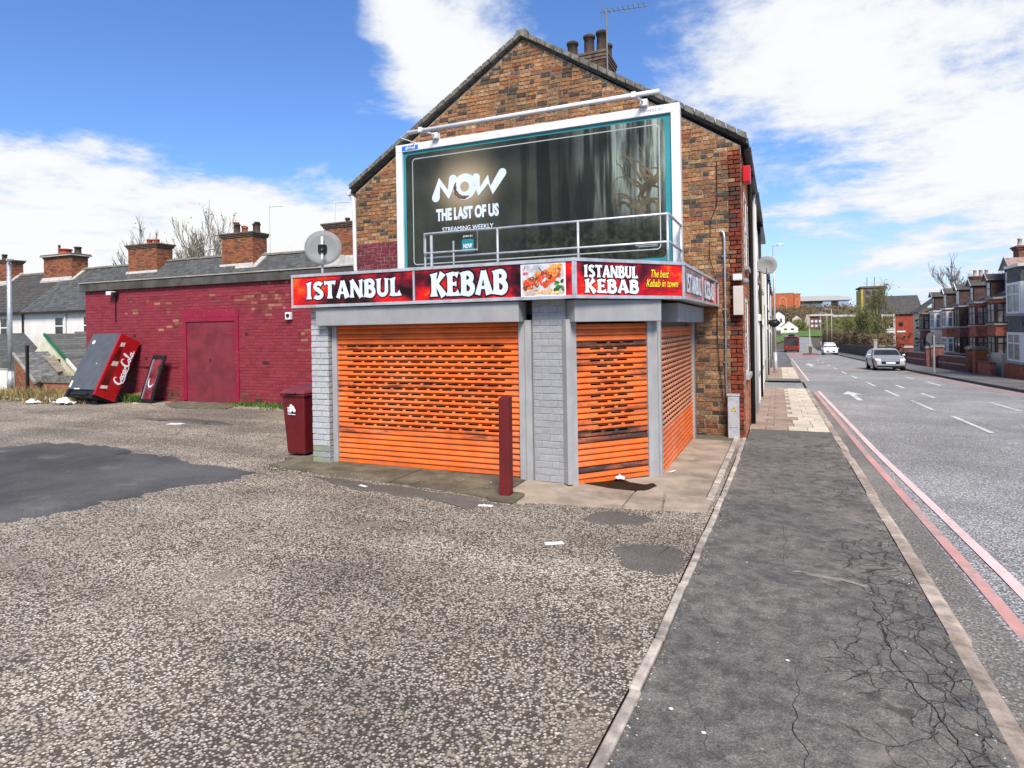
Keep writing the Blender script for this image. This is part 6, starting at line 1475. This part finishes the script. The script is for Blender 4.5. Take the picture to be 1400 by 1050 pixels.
# the nearer house that stands forward
nh = bay_house(33.2, 38.6, 'nearest house at the right edge with white bay and grey hung tiles', WHITE, SHING, hx=11.35, bx=10.45, gap=(2.3, 5.3), dorm=False, eave=5.35, ridge=8.2, wall=plain('brown_brick_far', (.17, .075, .045), .9, .3, 4))
MB().box(10.42, 35.4, -1.5, 11.3, 38.55, -.25).build('bay_base', RBR, nh, bevel=.02)
MB().prism(Fr((0, 0, 0), (1, 0, 0), (0, 1, 0)), [(12.6, 36.2), (13.5, 36.2), (13.5, 37.2), (12.6, 37.2)], 5.6, 6.05).build('skylight', GLASS, nh)
def far_stack(label, x0, x1, y0, y1, zb, zt, n_):
    t = thing('chimney_stack', label, 'chimney', ((x0 + x1) / 2, (y0 + y1) / 2, zb), 'chimneys of the right row')
    c_ = MB().box(x0, y0, zb, x1, y1, zt).build('shaft', plain('chimney_brick', (.16, .085, .055), .9, .3, 5), t)
    for k_ in range(2): MB().box(x0 - .08 * (k_ + 1), y0 - .08 * (k_ + 1), zt + k_ * .14 + .003, x1 + .08 * (k_ + 1), y1 + .08 * (k_ + 1), zt + k_ * .14 + .14).build('corbel_course', RBRD, c_)
    for i in range(n_):
        x = lerp(x0 + .25, x1 - .25, i / max(1, n_ - 1)); MB().lathe((x, (y0 + y1) / 2, zt + .29), [(.19, 0), (.16, .08), (.14, .5), (.17, .52), (.17, .6), (.13, .6)], 10).build('chimney_pot', plain('buff_pot', (.42, .38, .34), .9, .15, 5), c_, True)
far_stack('broad brown chimney with pale pots above the pink dormer', 16.6, 19.4, 57.6, 58.8, 4.4, 7.2, 4)
far_stack('tall brown chimney with pale pots at the right edge', 13.6, 16.8, 38.7, 39.9, 4.6, 7.25, 3)
far_stack('chimney farther down the set back row', 17.2, 18.6, 71.8, 73.0, 3.8, 5.9, 3)
# red brick house beyond, turned to the side road
rh = thing('red_brick_house', 'red brick house with white sills beyond the bay row', 'house', (19, 118, -3))
q0x, q1x, qy = 14.6, 17.9, 110.0
MB().box(q0x, qy, -3.2, q1x + 2, qy + 9, 3.15).build('wall', plain('bright_red_brick', (.30, .06, .035), .9, .15, 2), rh)
MB().hexa([(q0x - .3, qy - .3, 3.1), (q1x + 2.2, qy - .3, 3.1), (q1x + 2.2, qy + 4.5, 6.0), (q0x - .3, qy + 4.5, 6.0), (q0x - .3, qy - .3, 3.2), (q1x + 2.2, qy - .3, 3.2), (q1x + 2.2, qy + 4.5, 6.1), (q0x - .3, qy + 4.5, 6.1)]).build('roof', TILE, rh)
rf = Fr((0, qy, 0), (1, 0, 0))
MB().fbox(rf, q0x - .1, -2.9, 0, q0x + 1.55, 3.05, .9).build('bay', plain('bright_red_brick_b', (.28, .055, .035), .9, .15, 2), rh)
rb = Fr((0, qy - .9, 0), (1, 0, 0))
for z0, z1 in ((-1.6, .3), (1.0, 2.8)):
    sash(rh, rb, q0x + .85, z0, q0x + 1.45, z1, WHITE, GLASS, c=.05); MB().fbox(rb, q0x - .15, z1 + .02, 0, q0x + 1.6, z1 + .3, .1).build('lintel', WHITE, rh); MB().fbox(rb, q0x - .15, z0 - .3, 0, q0x + 1.6, z0 - .1, .1).build('sill_band', WHITE, rh)
    sash(rh, rb, q0x - .05, z0, q0x + .3, z1, WHITE, GLASS, c=.05)
MB().fbox(rf, q1x - 1.3, .35, 0, q1x - .2, .6, .06).build('sill_band', WHITE, rh); MB().tube([(q1x - 1.6, qy - .1, 3.0), (q1x - 1.6, qy - .1, -3)], .08, 6).build('downpipe', PIPEW, rh)
MB().lathe((q1x - .75, qy - .02, 1.6), [(.01, 0), (.32, 0), (.32, .05), (.01, .05)], 14, (0, -1, 0)).build('round_window', GLASS, rh)
# garden walls and gate piers
WX = 9.95
def garden(y0, y1, label, h, mt=RBRD, cap=VERGE):
    t = thing('garden_wall', label, 'wall', (WX, y0, zr(y0)), 'front garden walls across the road')
    MB().hexa([(WX, y0, zr(y0) - .3), (WX + .25, y0, zr(y0) - .3), (WX + .25, y1, zr(y1) - .3), (WX, y1, zr(y1) - .3), (WX, y0, zr(y0) + h), (WX + .25, y0, zr(y0) + h), (WX + .25, y1, zr(y1) + h), (WX, y1, zr(y1) + h)]).build('wall', mt, t)
    MB().hexa([(WX - .04, y0, zr(y0) + h + .003), (WX + .29, y0, zr(y0) + h + .003), (WX + .29, y1, zr(y1) + h + .003), (WX - .04, y1, zr(y1) + h + .003), (WX - .04, y0, zr(y0) + h + .1), (WX + .29, y0, zr(y0) + h + .1), (WX + .29, y1, zr(y1) + h + .1), (WX - .04, y1, zr(y1) + h + .1)]).build('coping', cap, t)
    MB().hexa([(WX - .008, y0, zr(y0) + h * .45), (WX - .002, y0, zr(y0) + h * .45), (WX - .002, y1, zr(y1) + h * .45), (WX - .008, y1, zr(y1) + h * .45), (WX - .008, y0, zr(y0) + h * .45 + .08), (WX - .002, y0, zr(y0) + h * .45 + .08), (WX - .002, y1, zr(y1) + h * .45 + .08), (WX - .008, y1, zr(y1) + h * .45 + .08)]).build('band', CONC_L, t)
def pier(y, label, h=1.25, w=.5, mt=RBRD, cap=VERGE):
    t = thing('gate_pier', label, 'pier', (WX, y, zr(y)), 'gate piers across the road'); x = WX - .12
    MB().box(x, y, zr(y) - .3, x + w, y + w, zr(y) + h).build('shaft', mt, t); MB().hexa([(x - .07, y - .07, zr(y) + h + .003), (x + w + .07, y - .07, zr(y) + h + .003), (x + w + .07, y + w + .07, zr(y) + h + .003), (x - .07, y + w + .07, zr(y) + h + .003), (x, y, zr(y) + h + .16), (x + w, y, zr(y) + h + .16), (x + w, y + w, zr(y) + h + .16), (x, y + w, zr(y) + h + .16)]).build('cap', cap, t)
MB_w = thing('front_wall', 'low bright red brick wall beside the nearest bay', 'wall', (9.9, 39.6, -.9))
MB().box(9.9, 38.7, -1.2, 10.12, 40.9, -.30).build('wall', RBR, MB_w); MB().box(9.86, 38.66, -.297, 10.16, 40.94, -.22).build('coping', RBRD, MB_w)
tag(MB().box(10.5, 39.2, -1.0, 10.9, 41.2, .18).build('cream_planter', RENDER_C, bevel=.02), 'cream panel standing behind the low red wall', 'panel')
pier(41.0, 'orange brick gate pier nearest the low red wall', 1.3, .55, plain('orange_brick', (.30, .105, .04), .9, .2, 4)); pier(42.4, 'dark brick gate pier behind the orange pier', 1.3, .5)
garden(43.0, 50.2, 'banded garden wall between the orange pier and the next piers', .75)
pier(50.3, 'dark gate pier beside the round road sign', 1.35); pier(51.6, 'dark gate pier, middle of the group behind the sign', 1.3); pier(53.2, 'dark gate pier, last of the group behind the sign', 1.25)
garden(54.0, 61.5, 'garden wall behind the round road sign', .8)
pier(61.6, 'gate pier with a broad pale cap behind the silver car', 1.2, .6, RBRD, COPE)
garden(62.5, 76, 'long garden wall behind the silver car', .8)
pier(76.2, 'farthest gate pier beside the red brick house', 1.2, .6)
sp_ = thing('round_road_sign', 'round road sign on a grey pole seen from behind', 'road sign', (7.95, 41, -.95))
MB().cyl((7.95, 41, -1), (7.95, 41, 1.15), .045, n=8).build('pole', GALV, sp_); MB().lathe((7.95, 41.06, 1.0), [(.01, 0), (.36, 0), (.36, .02), (.01, .02)], 20, (0, 1, 0)).build('disc', plain('sign_back', (.09, .09, .09), .6, .2, 4), sp_)

# ------------------------------------------------------------------ vehicles
def car(name, label, x, y, rz, paint, L_=4.3, W_=1.78, H_=1.46, kind='hatch', lights=True):
    z0 = zs(y) - .10; t = thing(name, label, 'car' if kind != 'van' else 'van', (x, y, z0)); org[t.name] = (0, 0, 0)
    h = W_ / 2
    if kind == 'van': prof = [(.0, .35), (.02, .75), (.10, .98), (.20, 1.08), (.30, 1.5), (.40, 1.78), (.7, 1.85), (.96, 1.82), (.995, 1.2), (1.0, .5)]
    else: prof = [(.0, .40), (.01, .60), (.06, .74), (.24, .92), (.30, .97), (.43, 1.34), (.52, 1.43), (.70, 1.44), (.86, 1.34), (.95, 1.02), (.985, .80), (1.0, .45)]
    hs = H_ / (1.85 if kind == 'van' else 1.46)
    secs = []; body = MB(); belt = .92 * hs
    for u, zt in prof:
        yy = (u - .5) * L_; zt *= hs
        plan = h * (1 - .16 * max(0, (.08 - u) / .08) ** 2 - .10 * max(0, (u - .93) / .07) ** 2)
        top = plan if zt <= belt else plan * (1 - .34 * (zt - belt))
        row = [(-plan * .93, .22), (-plan, .45 * hs if zt > .5 else min(.4, zt * .8)), (-plan, min(zt, .78 * hs)), (-min(plan, top + .02), min(zt, belt)), (-top * .93, zt - .03 if zt > belt else zt), (-top * .6, zt)]
        row += [(-a, b) for a, b in row[::-1]]
        secs.append([(a, yy, b) for a, b in row])
    n_ = len(secs[0])
    for s in secs: body.v += s
    for k_ in range(len(secs) - 1):
        for i in range(n_ - 1): body.f.append((k_ * n_ + i, k_ * n_ + i + 1, (k_ + 1) * n_ + i + 1, (k_ + 1) * n_ + i)); body.c.append(None)
    body.f += [tuple(range(n_)), tuple(range((len(secs) - 1) * n_, len(secs) * n_))[::-1]]; body.c += [None, None]
    b_ = body.build('body', paint, t, True); m_ = b_.modifiers.new('edges', 'EDGE_SPLIT'); m_.split_angle = R(38)
    yv = lambda u: (u - .5) * L_
    def gquad(p, nm): MB().poly(p).build(nm, GLASS, t)
    if kind == 'van': ws, we, zs0, zs1 = .215, .385, 1.14, 1.72
    else: ws, we, zs0, zs1 = .315, .425, 1.00, 1.31
    e = .012; tw_ = lambda z: h * (1 - .34 * (z * hs - belt)) * .90 if z * hs > belt else h * .92
    gquad([(-tw_(zs0) * .96, yv(ws) - e * 2, zs0 * hs + e), (tw_(zs0) * .96, yv(ws) - e * 2, zs0 * hs + e), (tw_(zs1) * .9, yv(we) - e * 2, zs1 * hs + e), (-tw_(zs1) * .9, yv(we) - e * 2, zs1 * hs + e)], 'windscreen')
    for s in (-1, 1):
        o_x = lambda z: s * (h * (1 - .34 * (z * hs - belt)) + .004)
        us = ((.36, .44, .54, .535), (.555, .55, .70, .72), (.735, .715, .80, .87)) if kind != 'van' else ((.30, .37, .46, .46), (.48, .48, .64, .64))
        for a0, a1, a2, a3 in us: gquad([(o_x(.97), yv(a0), .97 * hs), (o_x(1.32) * 1.0, yv(a1), 1.30 * hs), (o_x(1.32) * 1.0, yv(a2), 1.30 * hs), (o_x(.97), yv(a3), .97 * hs)], 'side_window')
        for u in (.19, .80):
            w = MB().cyl((s * (h - .19), yv(u), .32), (s * (h + .015), yv(u), .32), .32, n=20).build('wheel', BLACK, t, True); MB().cyl((s * (h + .005), yv(u), .32), (s * (h + .022), yv(u), .32), .2, n=14).build('rim', ALU, w)
            MB().cyl((s * (h - .2), yv(u), .36), (s * (h + .003), yv(u), .36), .385, n=20).build('wheel_arch', VOID, t)
        MB().hexa([(s * h * .60, yv(.012) - .03, .60), (s * h * .95, yv(.045), .60), (s * h * .95, yv(.09), .62), (s * h * .6, yv(.05), .62), (s * h * .60, yv(.012) - .02, .72), (s * h * .93, yv(.05), .74), (s * h * .93, yv(.10), .78), (s * h * .6, yv(.06), .76)]).build('headlight', WHITE_PR, t)
        MB().box(min(s * (h + .02), s * (h + .2)), yv(.36), .92 * hs, max(s * (h + .02), s * (h + .2)), yv(.36) + .1, 1.04 * hs).build('mirror', paint, t, bevel=.02)
    MB().box(-h * .55, yv(0) - .025, .44, h * .55, yv(.02), .60).build('grille', BLACK, t); MB().box(-.26, yv(0) - .04, .46, .26, yv(0) - .027, .57).build('number_plate', WHITE_PR, t)
    MB().box(-h * .85, yv(0) - .02, .22, h * .85, yv(.02), .34).build('bumper_lip', BLACK, t)
    t.rotation_euler = (math.atan(-.026), 0, rz)
    return t
SILVER = plain('silver_paint', (.34, .35, .36), .22, .04, 2, metal=.6); DKSIL = plain('dark_silver_paint', (.42, .41, .39), .2, .05, 2, metal=.5)
car('hatchback_car', 'silver grey hatchback driving towards the camera', 6.45, 47.5, 0.02, DKSIL, 4.2, 1.76, 1.44)
car('white_van', 'white van driving towards the camera beyond the hatchback', 6.6, 98, 0, plain('white_paint', (.72, .73, .75), .3, .03, 2), 4.5, 1.85, 1.75, 'van')
car('distant_car', 'tiny dark car far down the road past the bus', 4.6, 225, 0, plain('black_paint', (.02, .02, .025), .25, .05, 2), 4.3, 1.8, 1.45)
car('parked_car', 'distant pale car parked on the right verge', 17.5, 235, .3, plain('grey_paint_car', (.4, .4, .42), .25, .05, 2), 4.3, 1.8, 1.45)
bus = thing('red_bus', 'red single deck bus driving away in the near lane', 'bus', (1.9, 124, zs(124) - .1)); bz = zs(124) - .1
BRD = plain('bus_red', (.20, .03, .022), .3, .06, 2); bx0_, bx1_ = .95, 3.35
MB().box(bx0_, 119, bz + .35, bx1_, 130, bz + 2.9).build('body', BRD, bus, bevel=.15)
MB().box(bx0_ + .15, 118.97, bz + 1.35, bx1_ - .15, 118.995, bz + 2.6).build('rear_window', GLASS, bus)
MB().box(bx0_ + .35, 118.975, bz + 2.62, bx1_ - .35, 118.99, bz + 2.85).build('blind_box', BLACK, bus)
for x in (bx0_ + .1, bx1_ - .4): MB().box(x, 118.96, bz + .8, x + .3, 118.995, bz + 1.15).build('tail_light', REDP, bus)
MB().box(bx0_ + .1, 118.95, bz + .36, bx1_ - .1, 118.995, bz + .6).build('bumper', BLACK, bus)
MB().box(bx0_ + .7, 121, bz + 2.9, bx1_ - .7, 124, bz + 3.25).build('roof_unit', BLACK, bus, bevel=.05)
for x in (bx0_ + .02, bx1_ - .32):
    for y_ in (121.2, 127.5): MB().cyl((x, y_, bz + .48), (x + .3, y_, bz + .48), .48, n=16).build('wheel', BLACK, bus, True)
for s, x in ((-1, bx0_ - .012), (1, bx1_ + .002)): MB().box(x, 119.6, bz + 1.4, x + .01, 129.5, bz + 2.5).build('side_window', GLASS, bus)

# ------------------------------------------------------------------ street furniture, trees and the far hill
def lamp(label, x, y, h, arm=1.0, mat=GALV, armdir=1, base=None):
    z = zs(y) if base is None else base; t = thing('lamp_column', label, 'street lamp', (x, y, z), 'street lamps')
    MB().cyl((x, y, z - .1), (x, y, z + 1.2), .11, n=8).build('base', mat, t, True); MB().cyl((x, y, z + 1.2), (x, y, z + h), .075, .05, 8).build('column', mat, t, True)
    MB().tube([(x, y, z + h - .05), (x + armdir * arm * .6, y, z + h + .02)], .035, 6).build('bracket', mat, t)
    MB().hexa([(x + armdir * arm * .5, y - .09, z + h - .01), (x + armdir * arm, y - .09, z + h - .01), (x + armdir * arm, y + .09, z + h - .01), (x + armdir * arm * .5, y + .09, z + h - .01), (x + armdir * arm * .5, y - .07, z + h + .08), (x + armdir * arm, y - .05, z + h + .04), (x + armdir * arm, y + .05, z + h + .04), (x + armdir * arm * .5, y + .07, z + h + .08)]).build('lantern', mat, t)
lamp('tall grey lamp column on the near footway by the terrace', -.18, 38.5, 7.3, .55)
lamp('lamp column before the hedge, nearest on the right', 8.8, 125, 7.6, 1.2, plain('pale_column', (.42, .41, .36), .7, .1, 3), -1)
lamp('lamp column before the hedge, middle of the three', 9.8, 152, 8.0, 1.2, plain('pale_column_b', (.42, .41, .36), .7, .1, 3), -1)
lamp('lamp column before the hedge, farthest of the three', 10.6, 188, 9.0, 1.2, plain('pale_column_c', (.42, .41, .36), .7, .1, 3), -1)
bs = thing('wall_lamp', 'black lantern jutting out from the far terrace', 'lamp', (-.3, 33.5, 2.2))
MB().lathe((-.18, 33.5, 1.75), [(.02, 0), (.16, .06), (.30, .22), (.22, .34), (.02, .40)], 14).build('lantern', BLACK, bs, True); MB().cyl((-.6, 33.5, 2.1), (-.18, 33.5, 2.1), .03, n=6).build('arm', BLACK, bs)
isl = thing('traffic_island', 'small traffic island with a pale post and dark bollard', 'traffic island', (4.1, 98, zs(98) - .1))
MB().prism(Fr((0, 0, 0), (1, 0, 0), (0, 1, 0)), rrect(3.2, 95.5, 5.2, 100.5, .9), zs(98) - .25, zs(98) + .02).build('kerb', plain('island_red', (.2, .09, .075), .9, .2, 3), isl)
MB().box(3.95, 97.8, zs(98), 4.35, 98.1, zs(98) + 1.1).build('bollard', plain('bollard_brown', (.11, .085, .05), .7, .2, 3), isl, bevel=.05); MB().cyl((4.1, 98.4, zs(98)), (4.1, 98.4, zs(98) + 3.6), .07, n=8).build('post', plain('pale_post', (.5, .5, .48), .6, .1, 3), isl)
pb = thing('roadside_post', 'short pale post on the right verge before the scrub', 'post', (8.9, 72, zs(72)))
MB().box(8.85, 72, zs(72) - .1, 9.15, 72.2, zs(72) + 1.9).build('shaft', plain('pale_post_b', (.36, .34, .29), .8, .1, 3), pb); MB().box(8.8, 71.95, zs(72) + 1.9, 9.2, 72.25, zs(72) + 1.98).build('cap', COPE, pb)
for i, (x, y_) in enumerate(((11.2, 84), (11.6, 80), (12.2, 83))):
    b = thing('wheelie_bin', ('black bin beside the red brick house, left one', 'black bin before the red brick house, nearest one', 'black bin beside the red brick house, right one')[i], 'wheelie bin', (x, y_, zs(y_)), 'bins on the far footway')
    MB().hexa([(x + .04, y_ + .04, zs(y_)), (x + .5, y_ + .04, zs(y_)), (x + .5, y_ + .5, zs(y_)), (x + .04, y_ + .5, zs(y_)), (x, y_, zs(y_) + 1), (x + .55, y_, zs(y_) + 1), (x + .55, y_ + .6, zs(y_) + 1), (x, y_ + .6, zs(y_) + 1)]).build('body', BLACK, b); MB().box(x - .03, y_ - .03, zs(y_) + 1.003, x + .58, y_ + .63, zs(y_) + 1.09).build('lid', BLACK, b, bevel=.03)
fe = thing('verge_fence', 'dark timber paling fence along the scrub on the right', 'fence', (9.4, 100, zs(100)))
y_ = 76.0
while y_ < 150:
    MB().box(9.6, y_, zs(y_) - .1, 9.72, y_ + .62, zs(y_) + 1.25 + rnd.uniform(-.06, .06)).build('paling', plain('fence_brown', (.075, .058, .042), .9, .3, 2) if y_ == 76.0 else fe.children[0].data.materials[0], fe); y_ += .70
SCR = bpy.data.materials['brown_scrub']
hd = leaf_mass('scrub', LEAFB, lambda r: (10.3 + abs(r.gauss(0, 1.6)), r.uniform(84, 180), zs(130) + 1.2 + r.uniform(-1.5, 2.6)), 16000, .22, 5)
tag(hd, 'brown leafless scrub behind the paling fence', 'scrub', kind='stuff')
for i, (x, y_, h, sp, lab) in enumerate(((11.0, 92, 6.8, .8, 'olive branched tree nearest the red brick house'), (13.0, 100, 10.5, .6, 'tall slender olive tree left of the red brick house'), (11.2, 104, 7.0, .8, 'olive tree in the middle of the scrub'), (12.0, 118, 7.0, .8, 'olive tree beside the lamp columns'), (14.6, 126, 7.5, .8, 'farthest olive tree in the scrub'))):
    bare_tree('verge_tree', lab, (x, y_, zs(y_)), h, sp, TREEO, 60 + i, 5, 'trees on the right verge', LEAFO, 1500, twig=.022)
for i, (x, y_, h, lab) in enumerate(((22.5, 100, 15.0, 'bare tree rising behind the red brick house'), (26.5, 96, 14.0, 'tall bare tree rising behind the bay houses'), (30, 98, 12.5, 'bare tree half hidden by the dormers'))):
    bare_tree('bare_tree', lab, (x, y_, -2.5), h, .6, plain('grey_bark%d' % i, (.20, .18, .16), .95, .3, 3), 80 + i, 6, 'bare trees over the right roofs', twig=.02)
# far hill: shopping centre, glazed block, tower, houses, grass
og = struct(MB().add([(1, 262, zs(262) + .02), (34, 258, -2.6), (46, 325, -.6), (2, 330, -1.1)], [(0, 1, 2, 3)]).build('grass', GRASSM))
struct(MB().add([(-14, 210, zs(210) + .05), (.2, 215, zs(215) + .05), (5.6, 262, zs(262) + .05), (-8, 262, -2.0)], [(0, 1, 2, 3)]).build('grass', GRASSM))
Y5 = 450.0
def fy(r, z, y=Y5): return (r * y, y, EYE + z * y)
sh = thing('shopping_centre', 'large orange brick shopping centre with arched panels on the hill', 'building', (6, Y5, 8))
SHB = plain('orange_brick_far', (.46, .13, .055), .9, .1, .4); SHL = plain('pale_orange_brick', (.62, .27, .16), .9, .05, .5)
MB().box(-4, Y5, 4, 9.6, Y5 + 40, 22.0).build('wall', SHB, sh); MB().box(9.9, Y5 + 3, 4, 13.8, Y5 + 40, 21.6).build('wing', SHB, sh); MB().box(-14, Y5 + 8, 4, -1.5, Y5 + 40, 24.2).build('back_block', SHB, sh)
shf = Fr((0, Y5, 0), (1, 0, 0))
MB().ribbon(shf, [(1.2, 12)] + [(1.2, 17)] + arc(3.2, 17, 2.0, 2.8, 180, 0, 12) + [(5.2, 12)], .5, .05).build('arch', SHL, sh); MB().box(2.2, Y5 - .1, 10.2, 5.2, Y5, 11.6).build('entrance', BLACK, sh)
MB().ribbon(Fr((0, Y5 + 3, 0), (1, 0, 0)), [(11, 13), (11, 17)] + arc(12, 17, 1.0, 1.6, 180, 0, 8) + [(13, 13)], .35, .05).build('arch', SHL, sh)
for z in (21.95, ): MB().box(-4.2, Y5 - .25, 22.003, 9.8, Y5 + 40, 22.5).build('parapet', COPE, sh); MB().box(9.75, Y5 + 2.8, 21.603, 14, Y5 + 40, 22.1).build('parapet', COPE, sh)
gb = thing('glazed_block', 'long pale glazed building with a curved roof on the hill', 'building', (28, 470, 8)); Yg = 470.0
GLF = plain('pale_blue_glass', (.32, .42, .50), .3, .1, .3, spec=.6)
MB().box(14.5, Yg, 6, 43.5, Yg + 30, 17.2).build('wall', plain('grey_cladding', (.30, .31, .32), .7, .1, .5), gb)
MB().prism(Fr((0, Yg - 1, 0), (1, 0, 0)), [(14, 17.3), (45.5, 17.3), (45.5, 18.6), (43, 19.6), (36, 20.3), (24, 20.6), (14, 20.4)], -30, 0).build('roof', plain('pale_roof_sheet', (.48, .48, .47), .6, .08, .4), gb)
for i in range(14):
    a = 14.8 + i * 2.05
    if i in (9, 10): continue
    MB().box(a, Yg - .2, 10.4 if i < 6 else 9.6, a + 1.95, Yg - .01, 16.2 if i < 6 else 17.0).build('window', GLF if i > 5 else plain('slate_glass%d' % i, (.13, .17, .20), .3, .1, .3), gb)
MB().box(14.6, Yg - .5, 15.6, 28, Yg - .22, 16.8).build('fascia', BLACK, gb); MB().box(33.2, Yg - .6, 12.2, 37.0, Yg - .22, 16.8).build('screen', BLACK, gb)
tb = thing('tower_block', 'brown tower block with a yellow edge beyond the trees', 'building', (28, 225, -2)); Yt = 225.0
TBR = plain('tower_brick', (.16, .115, .085), .9, .15, .5)
MB().box(24.9, Yt, -5, 30.9, Yt + 14, 12.9).build('wall', TBR, tb); MB().box(24.3, Yt - .3, -5, 24.88, Yt + 13, 12.5).build('yellow_edge', plain('yellow_panel', (.42, .33, .06), .8, .1, 1), tb); MB().box(24.2, Yt - .4, 12.903, 31.1, Yt + 14, 13.4).build('parapet', TBR, tb)
tf = Fr((0, Yt, 0), (1, 0, 0))
for i in range(5):
    for j in range(3): MB().fbox(tf, 25.6 + j * 1.8, 1.5 + i * 2.3, .0, 26.7 + j * 1.8, 2.7 + i * 2.3, .05).build('window', GLASS, tb)
for x in (26.5, 28.6): MB().cyl((x, Yt + 4, 13), (x, Yt + 4, 16.5), .12, n=5).build('mast', PIPEG, tb)
def small_house(label, x, y, w, h, wallm, roofm, d=8, base=None):
    z = (zs(y) if base is None else base) - .5; t = thing('distant_house', label, 'house', (x, y, z), 'houses below the hill')
    f = Fr((0, y, 0), (1, 0, 0)); MB().prism(f, [(x, z), (x + w, z), (x + w, z + h), (x + w / 2, z + h + w * .4), (x, z + h)], -d, 0).build('wall', wallm, t)
    for s in (0, 1):
        a = (x - .3, z + h - .2) if not s else (x + w + .3, z + h - .2); b = (x + w / 2, z + h + w * .4 + .05)
        MB().hexa([(a[0], y - .3, a[1]), (b[0], y - .3, b[1]), (b[0], y + d, b[1]), (a[0], y + d, a[1]), (a[0], y - .3, a[1] + .2), (b[0], y - .3, b[1] + .25), (b[0], y + d, b[1] + .25), (a[0], y + d, a[1] + .2)]).build('roof', roofm, t)
    for i in range(2): MB().fbox(f, x + w * (.2 + .4 * i), z + h * .55, .0, x + w * (.36 + .4 * i), z + h * .8, .06).build('window', GLASS, t)
small_house('white gabled house below the orange shopping centre', -2.2, 330, 5.2, 7.6, RENDER_W, TILE, base=-1.0)
small_house('low white house beside the verge below the hill', 1.0, 300, 7, 3.0, RENDER_W, SLATE, base=-2.0)
small_house('small pale house among the hillside trees', 6.5, 345, 4.5, 4, RENDER_C, TILE, base=1)
cbk = thing('concrete_flats', 'low concrete and brick block with a cream tapered end below the hill', 'building', (17, 330, 0)); Yc = 330.0
MB().prism(Fr((0, Yc, 0), (1, 0, 0)), [(10.6, -1.5), (14.0, -1.5), (14.0, 6.2), (12.6, 6.2)], -12, 0).build('end_wall', plain('pale_concrete', (.46, .38, .30), .9, .1, .6), cbk)
MB().box(14.0, Yc + .5, -1.5, 19.5, Yc + 10, 5.0).build('wall', plain('brown_block', (.17, .085, .065), .9, .1, .6), cbk); MB().box(13.8, Yc - .4, 5.4, 24, Yc + 10, 6.3).build('roof_slab', plain('pale_concrete_b', (.5, .48, .44), .9, .1, .6), cbk)
MB().box(14.0, Yc + .1, 5.0, 19.5, Yc + .45, 5.4).build('clerestory', BLACK, cbk)
for i in range(3):
    for z in (.2, 2.4): MB().box(14.5 + i * 1.7, Yc + .4, z, 15.5 + i * 1.7, Yc + .48, z + 1.1).build('window', PALE_PR, cbk)
MB().box(24, Yc + 6, 4.9, 42, Yc + 10, 5.9).build('walkway', plain('pale_concrete_c', (.48, .46, .42), .9, .1, .6), cbk)
mbs = leaf_mass('hillside_trees', LEAFB, lambda r: ((lambda x, y: (x, y, max(zground(x, y), -4) + abs(r.gauss(0, 2.2)) + .5))(r.uniform(-20, 75), r.uniform(345, 440))), 15000, .9, 9)
tag(mbs, 'leafless brown woodland covering the hillside', 'woodland', kind='stuff')
mbs = leaf_mass('hill_foot_trees', LEAFO, lambda r: ((lambda x, y: (x, y, max(zground(x, y), -4) + abs(r.gauss(0, 1.7)) + .3))(r.choice((r.gauss(9, 1.7), r.uniform(18, 60))), r.uniform(318, 336))), 7000, .55, 12)
tag(mbs, 'dull olive trees at the foot of the hill', 'woodland', kind='stuff')
mbs = leaf_mass('right_woodland', LEAFO, lambda r: (r.uniform(15, 34), r.uniform(150, 205), -3.5 + abs(r.gauss(0, 3.0))), 9000, .45, 13)
tag(mbs, 'olive scrub woodland between the lamp columns and the tower', 'woodland', kind='stuff')
# ------------------------------------------------------------------ names for the setting
for o in list(sc.objects):
    if o.parent is None and o.type in ('MESH', 'EMPTY') and 'label' not in o:
        base = o.name.split('.')[0]
        lab = {'ground': 'rough earth ground under and beyond everything', 'car_park': 'car park of pale chippings rolled into dark tarmac', 'road': 'worn grey road falling away downhill with red lines',
               'side_road': 'side road opening between the terraces on the left', 'forecourt': 'tan concrete forecourt round the shop', 'edging': 'concrete edging between car park and footway', 'grass': 'bright green grass verge far down the road'}.get(base)
        if base == 'pavement': lab = {'pavement': 'cracked dark tarmac footway beside the car park', 'pavement.001': 'footway of pinkish and cream slabs past the gable', 'pavement.002': 'footway beyond the side road', 'pavement.003': 'footway in front of the houses across the road'}.get(o.name, 'footway')
        if base == 'kerb': lab = 'pale concrete kerb between footway and road' if o.name == 'kerb' else 'dark kerb on the far side of the road'
        if lab: o['label'] = lab; o['category'] = {'grass': 'grass', 'car_park': 'car park', 'side_road': 'road'}.get(base, base)
if 'grass.001' in bpy.data.objects: bpy.data.objects['grass.001']['label'] = 'green bank on the left of the distant road'
